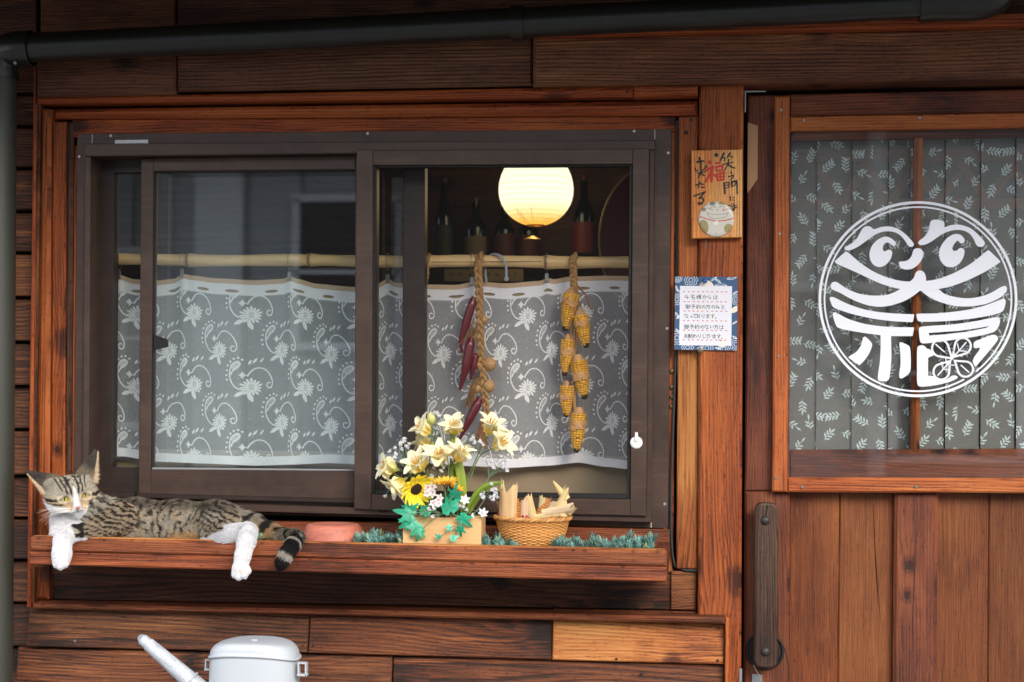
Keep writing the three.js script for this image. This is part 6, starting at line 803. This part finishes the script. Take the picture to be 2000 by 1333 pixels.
  const field = (x, y, z) => { let d = 0.08; for (const b of bones) { const cx = (b.a.x + b.b.x) / 2 - x, cy = (b.a.y + b.b.y) / 2 - y, cz = (b.a.z + b.b.z) / 2 - z; if (cx * cx + cy * cy + cz * cz > 0.0121) continue; d = smin(d, capD(b, x, y, z), b.k); } return smin(d, headD(x, y, z), 0.012); };
  const A0 = at(300, 1020, 0.12), G = (c) => c.map(S2L), base = [154, 147, 134], dark = [38, 34, 31], white = [217, 217, 221], tan = [204, 162, 112], grey = [120, 110, 98];
  const nz = (p, s, o = 0) => n3(p.x * s + o, p.y * s + 7 + o, p.z * s + 3);
  const headLocal = (p) => { const q = p.clone().sub(HC).multiplyScalar(1000); return [q.dot(xL), q.dot(yL), q.dot(zL)]; };
  const part2 = (p) => { let best = 1, bn = null; for (const b of bones) { const d = capD(b, p.x, p.y, p.z); if (d < best) { best = d; bn = b; } } return headD(p.x, p.y, p.z) < best + 0.001 ? null : bn; };
  const axisT = (b, p) => clamp(p.clone().sub(b.a).dot(b.d) / b.L2);
  function color(p) {
    const n1 = nz(p, 260), n2 = nz(p, 90, 5), n4 = nz(p, 700, 2), X = (p.x - A0.x) * 1000, Y = (p.y - A0.y) * 1000, Z = (p.z - 0.12) * 1000, bn = part2(p); let c;
    const griz = (k) => mixc(k, [k[0] * 1.28, k[1] * 1.28, k[2] * 1.27], (n4 - 0.35) * 0.8);
    if (!bn) { // head
      const [x, y, z] = headLocal(p), ax = Math.abs(x); c = griz(mixc(base, [172, 150, 122], sst(10, -8, y)));
      const st = (v, w) => 1 - sst(w * 0.5, w, Math.abs(v));
      if (z > -8) { let k = 0; k = Math.max(k, st(ax - 6.2 - (y - 12) * 0.10 - n2 * 2, 2.4) * sst(7, 11, y) * (1 - sst(34, 42, y))); k = Math.max(k, st(ax - 13 - (y - 12) * 0.22 - n1 * 2, 2.2) * sst(9, 13, y) * (1 - sst(26, 32, y))); k = Math.max(k, (nz(p, 210, 9) > 0.56 ? 0.9 : 0) * sst(18, 26, y) * (1 - sst(18, 24, ax))); k = Math.max(k, st(ax - 20 - (y - 12) * 0.4, 2.2) * sst(14, 18, y) * 0.8);
        k = Math.max(k, st(y + 1 + (ax - 26) * 0.18 - n1 * 2, 3.2) * sst(25, 29, ax)); k = Math.max(k, st(y + 12 + (ax - 26) * 0.05 - n2 * 4, 2.6) * sst(21, 26, ax) * 0.8); k = Math.max(k, 0.7 * st(y + 6.5 + (ax - 14) * 0.5, 2) * sst(8, 10, ax) * (1 - sst(15, 18, ax)) * (z > 20 ? 1 : 0)); c = mixc(c, dark, k * 0.95); }
      const ring = Math.hypot((ax - 19.5) / 12.5, (y - 0.5) / 7.5); c = mixc(c, [214, 200, 172], (1 - sst(0.95, 1.3, ring)) * sst(0.62, 0.8, ring) * (z > 15 ? 0.8 : 0));
      const bw = y > 20 ? 0 : y > 3 ? lerp(4.6, 1.6, (y - 3) / 17) : y > -12 ? lerp(6.8, 4.6, (y + 12) / 15) : lerp(9, 6.8, clamp((y + 18) / 6)); c = mixc(c, white, (1 - sst(bw - 1, bw + 1.2, ax + (n1 - 0.5) * 1.6)) * sst(8, 14, z));
      c = mixc(c, white, sst(-14, -20, y + (ax - 18) * -0.28 + (n2 - 0.5) * 5) * sst(-22, -10, z)); c = mixc(c, [226, 190, 140], (1 - sst(2, 5, Math.abs(y + 17.5))) * sst(9, 12, ax) * (1 - sst(17, 21, ax)) * sst(22, 30, z) * 0.8);
      if (z > 26) for (const [a, b] of [[12, -18.5], [15.5, -20.5], [13, -22.5], [17, -17]]) c = mixc(c, dark, 0.75 * (1 - sst(0.5, 1.1, Math.hypot(ax - a, y - b))));
      c = mixc(c, [96, 60, 52], (1 - sst(0.5, 1.0, Math.abs(y + 24.2 + ax * -0.22 + 0.02 * ax * ax))) * (z > 28 && ax < 11 ? 0.8 : 0)); c = mixc(c, [96, 60, 52], (1 - sst(0.3, 0.9, ax)) * (y < -19 && y > -25 && z > 34 ? 0.8 : 0));
      return G(c);
    }
    const t = axisT(bn, p), kd = bn.kind, q = (bn.i + t) / bn.n;
    if (kd === 'toe' || kd === 'pad' || kd === 'fore' || kd === 'shank' || kd === 'chest' || kd === 'farleg') {
      c = white; if (kd === 'pad') c = [236, 214, 206];
      if (kd === 'fore' && q < 0.22 + 0.06 * (n1 - 0.5) && Y > -20 - 5 * n2) c = mixc(griz(base), dark, sst(0.45, 0.6, n2));
      if (kd === 'chest' && X > -128 && Y > 0) c = griz(base); return G(c.map((v) => v * (0.97 + 0.05 * n4)));
    }
    const wl = X < 155 ? lerp(-34, -9, clamp((X - 92) / 60)) : lerp(-9, 2, clamp((X - 155) / 40)), wm_ = X > 88 && Z > 30 ? sst(-3, 3, wl - Y + (n2 - 0.5) * 6) : 0;
    if (kd === 'thigh' && (wm_ > 0.5 || X > 165)) return G(white);
    if (kd === 'tail') { let k = 0; const w = q + (n1 - 0.5) * 0.02; c = griz(mixc(grey, base, 0.5)); if (w < 0.34) c = mixc(c, tan, sst(0.02, 0.10, w) * (1 - sst(0.22, 0.36, w)) * sst(8, -8, Y - 2 + (n2 - 0.5) * 16)); k = Math.max(sst(0.46, 0.5, w) * (1 - sst(0.50, 0.53, w)) * 0.5, sst(0.545, 0.57, w) * (1 - sst(0.60, 0.62, w)), sst(0.64, 0.66, w) * (1 - sst(0.75, 0.77, w)), sst(0.81, 0.83, w)); k = Math.max(k, 0.75 * sst(0.55, 0.72, n2) * (1 - sst(0.4, 0.5, w))); c = mixc(c, w > 0.55 ? [178, 174, 168] : c, 0.55); return G(mixc(c, [18, 17, 18], k)); }
    if (kd === 'neck') { c = griz(base); c = mixc(c, dark, 0.8 * sst(0.6, 0.75, Math.sin((X * 0.5 + Y * 0.9 + n2 * 16) * 0.42) * 0.5 + 0.5) * n1 * 1.5); if (Y < 30 - 0.5 * (X + 165) + (n2 - 0.5) * 8 && X < -118) c = white; return G(c); }
    if (kd === 'arm') { const s = Math.sin((X * 0.35 + Y * 0.95 + 9 * (n2 - 0.5) + 5 * (n1 - 0.5)) * 0.70) * 0.5 + 0.5; c = mixc(griz([146, 130, 110]), dark, sst(0.52, 0.72, s) * 0.95); if (Y < -24 + 4 * n2 && X < -95) c = white; return G(c); }
    // torso and haunch: broken mackerel stripes
    const hip = kd === 'haunch' ? 1 : sst(70, 120, X), tilt = lerp(0.10, -0.75, sst(-20, 120, X)), wob = (n2 - 0.5) * 16 + (n1 - 0.5) * 6;
    let s = Math.sin((X + Y * tilt + wob) * 2 * Math.PI / lerp(16.5, 12.5, hip)) * 0.5 + 0.5, brk = sst(0.28, 0.5, nz(p, 62, 11)); let k = sst(0.60, 0.86, s) * lerp(brk, 0.55 + 0.45 * brk, hip);
    if (hip > 0.5) { const s2 = Math.sin((Y * 1.25 + X * 0.42 + wob * 0.8) * 2 * Math.PI / 12.5) * 0.5 + 0.5; k = lerp(k, sst(0.5, 0.8, s2) * (0.5 + 0.5 * brk), sst(95, 135, X)); }
    k = Math.max(k, 0.9 * sst(-46, -60, X) * sst(-86, -72, X) * (1 - Math.abs(X + 66) / 22) * sst(20, -4, Y)); k = Math.max(k, 0.6 * sst(20, 36, Y) * (0.3 + n1 * 1.1));
    c = griz(mixc(base, [160, 143, 120], n2)); c = mixc(c, dark, k * 0.88); const tn = sst(-8, -22, Y + (n2 - 0.5) * 12) * sst(28, 48, X) * (1 - sst(92, 110, X)); c = mixc(c, tan, tn * 0.85); c = mixc(c, white, sst(-26, -30, Y) * sst(68, 78, X) * (1 - sst(98, 108, X)) * 0.9); c = mixc(c, white, wm_);
    return G(c);
  }
  const lo = at(45, 1140, 0.10), hi = at(606, 915, 0.20); lo.x -= 0.01; lo.z = 0.068; hi.z = 0.272; hi.x += 0.01; hi.y += 0.004;
  const sn = surfaceNets(field, lo, hi, 0.0021), NP = sn.pos.length / 3, nor = new Float32Array(NP * 3), colr = new Float32Array(NP * 3), p = V3(), e = 0.0012;
  for (let i = 0; i < NP; i++) { p.fromArray(sn.pos, i * 3); const n = V3(field(p.x + e, p.y, p.z) - field(p.x - e, p.y, p.z), field(p.x, p.y + e, p.z) - field(p.x, p.y - e, p.z), field(p.x, p.y, p.z + e) - field(p.x, p.y, p.z - e)).normalize(); n.toArray(nor, i * 3); const c = color(p); colr[i * 3] = c[0] * 0.9; colr[i * 3 + 1] = c[1] * 0.9; colr[i * 3 + 2] = c[2] * 0.9; }
  const g = new THREE.BufferGeometry(); g.setAttribute('position', new THREE.Float32BufferAttribute(sn.pos, 3)); g.setAttribute('normal', new THREE.BufferAttribute(nor, 3)); g.setAttribute('color', new THREE.BufferAttribute(colr, 3)); g.setIndex(sn.idx);
  part(cat, 'body', g, new THREE.MeshPhysicalMaterial({ vertexColors: true, roughness: 0.9, specularIntensity: 0.2 }));
  // fur
  const tris = sn.idx.length / 3, cum = new Float32Array(tris); let tot = 0; const va = V3(), vb = V3(), vc = V3();
  for (let i = 0; i < tris; i++) { va.fromArray(sn.pos, sn.idx[i * 3] * 3); vb.fromArray(sn.pos, sn.idx[i * 3 + 1] * 3); vc.fromArray(sn.pos, sn.idx[i * 3 + 2] * 3); tot += vb.clone().sub(va).cross(vc.clone().sub(va)).length(); cum[i] = tot; }
  const strands = []; const strand = (pt, dir, len, w, c) => strands.push([pt, dir, len, w, c]);
  for (let i = 0; i < 120000; i++) {
    const r = rnd() * tot; let a = 0, b = tris - 1; while (a < b) { const m = (a + b) >> 1; cum[m] < r ? a = m + 1 : b = m; }
    let u = rnd(), v = rnd(); if (u + v > 1) { u = 1 - u; v = 1 - v; } const i0 = sn.idx[a * 3], i1 = sn.idx[a * 3 + 1], i2 = sn.idx[a * 3 + 2]; va.fromArray(sn.pos, i0 * 3); vb.fromArray(sn.pos, i1 * 3); vc.fromArray(sn.pos, i2 * 3);
    const pt = va.clone().addScaledVector(vb.clone().sub(va), u).addScaledVector(vc.clone().sub(va), v), n = V3(nor[i0 * 3], nor[i0 * 3 + 1], nor[i0 * 3 + 2]); if (n.z < -0.55 && pt.z < 0.12) continue;
    const bn = part2(pt); let fl, len; if (!bn) { const [x, y, z] = headLocal(pt); if (Math.hypot((Math.abs(x) - 19.5) / 15.5, (y - 0.5) / 9.5) < 1 && z > 12) continue; if (Math.hypot(x, (y + 15) * 0.8) < 5 && z > 34) continue; fl = xL.clone().multiplyScalar(x * 0.05).addScaledVector(yL, (y + 12) * 0.045).addScaledVector(zL, -0.8); len = z > 22 ? 0.0022 : Math.abs(x) > 30 || y < -18 ? 0.0065 : 0.004; } else { fl = bn.d.clone().normalize(); if (bn.kind === 'neck') fl.negate(); if (bn.kind === 'torso' || bn.kind === 'haunch') fl = V3(0.9, -0.45, 0.1); len = { toe: 0.0022, pad: 0.001, fore: 0.0038, shank: 0.0036, chest: 0.0055, tail: 0.0072, neck: 0.007, thigh: 0.006, arm: 0.005 }[bn.kind] || 0.0062; }
    fl.addScaledVector(n, -fl.dot(n)).normalize(); const dir = fl.addScaledVector(n, rr(0.28, 0.6)).add(V3(rr(-0.22, 0.22), rr(-0.22, 0.22), rr(-0.22, 0.22))).normalize(), c = color(pt), wht = Math.min(...c) > 0.5, k = wht ? rr(0.92, 1.06) : rr(0.74, 1.2) * lerp(0.76, 1.24, n3(pt.x * 300, pt.y * 300, pt.z * 300)); strand(pt.addScaledVector(n, -0.0004), dir, len * rr(0.7, 1.3) * (rnd() < 0.06 ? 1.5 : 1), rr(0.00035, 0.0007), c.map((q) => Math.min(0.92, q * k)));
  }
  // ears: curved shells with fur along the rim
  const ear = (tip, b1, b2, out, side) => {
    const T = HV(...tip), B1 = HV(...b1), B2 = HV(...b2), bul = V3().addScaledVector(Uv, out[1]).addScaledVector(Rv, out[0]).addScaledVector(C, out[2]).normalize(), shell = (off, cf) => grid(14, 14, (u, v) => { const w = 1 - Math.pow(v, 1.15) * 0.97, m = B1.clone().lerp(B2, 0.5), q = B1.clone().lerp(B2, u).sub(m).multiplyScalar(w).add(m.lerp(T, v)); return q.addScaledVector(bul, (0.015 * Math.sin(Math.PI * u) * (1 - v * 0.7) + off)); }, cf);
    const back = shell(0.0008, (u, v) => { const e = Math.min(u, 1 - u); return mixc(mixc([92, 84, 74], [44, 42, 42], sst(0.1, 0.5, v) * (0.6 + 0.6 * vnoise(u * 8 + side * 9, v * 9))), [196, 166, 124], (side < 0 ? sst(0.12, 0.02, u) : sst(0.88, 0.98, u)) * 0.9 + 0.25 * sst(0.1, 0.0, e)); }), inn = shell(-0.0008, (u, v) => mixc([208, 164, 140], [186, 150, 116], v));
    part(cat, 'ear', merge([back, inn]), new THREE.MeshPhysicalMaterial({ vertexColors: true, roughness: 0.9, transmission: 0.08, ...side2 }));
    for (let i = 0; i < 5200; i++) { const u = rnd(), v = Math.pow(rnd(), 0.85) * 0.97, w = 1 - Math.pow(v, 1.15) * 0.97, m = B1.clone().lerp(B2, 0.5), q = B1.clone().lerp(B2, u).sub(m).multiplyScalar(w).add(m.lerp(T, v)).addScaledVector(bul, 0.015 * Math.sin(Math.PI * u) * (1 - v * 0.7) + 0.001); const dir = T.clone().sub(m).normalize().multiplyScalar(0.9).addScaledVector(bul, rr(0.1, 0.45)).add(V3(rr(-0.2, 0.2), rr(-0.2, 0.2), rr(-0.2, 0.2))).normalize(); strand(q, dir, rr(0.002, 0.0036), 0.00045, G(mixc(mixc([132, 116, 96], [64, 58, 54], sst(0.15, 0.5, v) * (0.5 + 0.8 * vnoise(u * 7 + side * 9, v * 6))), [40, 38, 38], rnd() * 0.6)).map((x) => x * rr(0.8, 1.4))); }
    for (let i = 0; i < 1500; i++) { if (i % 3 === 0 && rnd() < 0.5) continue; const near = side < 0 ? B1 : B2, far = side < 0 ? B2 : B1, t = Math.pow(rnd(), 0.9), q = near.clone().lerp(T, t).addScaledVector(far.clone().sub(near), rr(0, 0.12) * (1 - t)); const dir = Rv.clone().multiplyScalar(side * 0.5).addScaledVector(Uv, -0.75).addScaledVector(C, rr(-0.1, 0.5)).addScaledVector(T.clone().sub(near).normalize(), 0.5).add(V3(rr(-0.45, 0.45), rr(-0.45, 0.45), rr(-0.4, 0.4))).normalize(); strand(q, dir, rr(0.003, 0.015) * (1 - t * 0.75), 0.0005, G(mixc([176, 146, 110], [236, 220, 192], Math.pow(rnd(), 0.7)))); }
  };
  ear([-72, 46, -4], [-43, 5, 6], [-6, 27, -3], [0.25, 1, 0.4], -1); ear([60, 67, -10], [12, 27, -3], [46, 10, 1], [-0.6, 0.75, 0.4], 1);
  const fg = new THREE.BufferGeometry(); fg.setAttribute('position', new THREE.Float32BufferAttribute([-0.5, 0, 0, 0.5, 0, 0, 0.3, 0.55, 0.06, -0.5, 0, 0, 0.3, 0.55, 0.06, -0.3, 0.55, 0.06, -0.3, 0.55, 0.06, 0.3, 0.55, 0.06, 0, 1, 0], 3)); fg.computeVertexNormals();
  const fur = new THREE.InstancedMesh(fg, new THREE.MeshPhysicalMaterial({ color: 0xffffff, roughness: 0.75, specularIntensity: 0.35, ...side2 }), strands.length), M = new THREE.Matrix4(), cc = new THREE.Color(), bx = V3(), by = V3(), bz = V3(), off = worldOf(cat);
  strands.forEach(([pt, dir, len, w, c], i) => { by.copy(dir); bx.crossVectors(dir, C).normalize(); bz.crossVectors(bx, by).normalize(); M.makeBasis(bx.clone().multiplyScalar(w * 1.5), by.clone().multiplyScalar(len), bz.clone().multiplyScalar(len)); M.setPosition(pt.x - off.x, pt.y - off.y, pt.z - off.z); fur.setMatrixAt(i, M); cc.setRGB(...c); fur.setColorAt(i, cc); });
  fur.name = 'fur'; fur.castShadow = fur.receiveShadow = true; tag(fur, null, null, null, 'stuff'); cat.add(fur);
  // eyes, nose, whiskers
  const onHead = (x, y) => { let z = 60; for (; z > 0; z -= 0.25) { const q = HW(x, y, z); if (headD(q.x, q.y, q.z) < 0) break; } return z; };
  for (const s of [-1, 1]) {
    const zc = onHead(s * 19.5, 1) + 0.4, fwd = V3(s * 0.42, 0.02, 0.9).normalize(), ex = V3(fwd.z, 0, -fwd.x), up = V3(0, 1, 0), P = (a, b, c) => HW(s * 19.5 + ex.x * a + fwd.x * c, 1 + b + fwd.y * c, zc + ex.z * a + fwd.z * c);
    const alm = (u, k) => { k *= 1.34; const a = u * 6.28318, x = Math.cos(a), y = Math.sin(a); return [x * 9.4 * k, (y > 0 ? y * 3.4 : y * 4.9) * k * Math.pow(Math.max(0, 1 - Math.abs(x) ** 3), 0.5) + s * x * 1.3 * k]; };
    part(cat, 'eyelid', grid(40, 4, (u, v) => { const k = lerp(1.22, 0.86, v), [a, b] = alm(u, k); return P(a, b, 1.9 * Math.sin(Math.PI * v * 0.5) - 1.4 - 0.03 * a * a * 0.5); }, () => [30, 25, 24]), vm({ roughness: 0.5 }));
    part(cat, 'eye', grid(48, 10, (u, v) => { const [a, b] = alm(u, v * 0.94); return P(a, b, 1.5 - 0.026 * a * a); }, (u, v) => { const [a, b] = alm(u, v * 0.94), r = Math.hypot(a, b + 0.2); if (Math.hypot(a / 1.35, (b - 0.2) / 4.4) < 1) return [8, 8, 6]; return r > 7.6 ? [70, 60, 24] : mixc([206, 196, 84], [142, 134, 44], sst(2, 7.5, r) + (b > 1.6 ? 0.6 : 0)); }), new THREE.MeshPhysicalMaterial({ vertexColors: true, roughness: 0.12, clearcoat: 1, clearcoatRoughness: 0.03, ...side2 }));
  }
  { const z = onHead(0, -15.5); const nosep = grid(16, 8, (u, v) => { const a = (u - 0.5) * 2, y = lerp(-12.0, -19.0, v), w = lerp(4.6, 1.0, Math.pow(v, 1.1)); return HW(a * w, y, onHead(a * w * 0.9, y) + 1.1 - 0.9 * a * a - (v > 0.8 ? 0.6 : 0)); }, (u, v) => mixc([206, 122, 104], [122, 62, 54], Math.max(sst(0.7, 1, v), sst(0.6, 0.95, Math.abs(u - 0.5) * 2) * sst(0.25, 0.5, v)))); part(cat, 'nose', nosep, vm({ roughness: 0.45, clearcoat: 0.2 })); }
  for (const s of [-1, 1]) for (let i = 0; i < 9; i++) { const y0 = -17 - (i % 3) * 2.6, x0 = s * (12 + (i / 3 | 0) * 2.6), z0 = onHead(x0, y0), L = rr(38, 58), dy = rr(-22, 10), a = HW(x0, y0, z0), b = HW(x0 + s * L * 0.55, y0 + dy * 0.25 + 3, z0 + 4 - 8), c = HW(x0 + s * L, y0 + dy - 5, z0 - 14); part(cat, 'whisker', tube([a, b, c], (t) => 0.00042 * (1 - t * 0.75), 16, 4), std(0xf4f2ee, 0.4)); }
}
// ---------- the street in front of the shop (seen only as reflections) ----------
{
  const g = part(null, 'street', new THREE.PlaneGeometry(120, 120).rotateX(-Math.PI / 2), std(0x5c5a57, 0.9)); tag(g, 'plain grey street in front of the shop', 'street', null, 'structure');
  const Z = 7.6, o = thing('opposite_house', 'grey blue house with panelled front across the street, seen in the window reflections', 'building', V3(0, 0, Z)), c1 = std(0xb6b9bc, 0.7), c2 = std(0x949a9f, 0.7), wh = std(0xb8bec4, 0.5), dk = std(0x15181c, 0.2), gr = std(0xc0c6ca, 0.8);
  part(o, 'wall', box(0, 1.6, Z + 0.2, 12, 3.2, 0.3), c2);
  for (let i = 0; i < 30; i++) { const x = -6 + i * 0.4; if ((x > -2.5 && x < -1.7) || (x > 0.8 && x < 2.3 && i % 3 === 1)) continue; part(o, 'wall_panel', box(x + 0.2, 1.75, Z + 0.03, i % 4 === 2 ? 0.12 : 0.34, 2.7, 0.05, 0.006), i % 3 === 0 ? c1 : i % 3 === 1 ? gr : c2); }
  const win = (x, y, w, h) => { const f = sub(o, 'window'); part(f, 'pane', box(x, y, Z + 0.01, w, h, 0.02), dk); for (const [dx, dy, a, b] of [[0, h / 2, w + 0.08, 0.05], [0, -h / 2, w + 0.08, 0.05], [-w / 2, 0, 0.05, h], [w / 2, 0, 0.05, h], [0, 0, w, 0.03]]) part(f, 'frame', box(x + dx, y + dy, Z - 0.02, a, b, 0.05, 0.004), wh); };
  win(-2.1, 2.15, 0.7, 1.0); win(1.9, 1.5, 0.8, 1.1); win(-4, 1.7, 1, 1.2);
  part(o, 'downpipe', cyl(V3(1.39, 0.1, Z - 0.08), V3(1.39, 3.1, Z - 0.08), 0.06), wh); part(o, 'ledge', box(1.6, 2.05, Z - 0.06, 2.2, 0.06, 0.14), wh); part(o, 'roof', box(0, 3.35, Z + 0.3, 12.6, 0.12, 2.0), c2);
}
renderer.render(scene, camera);
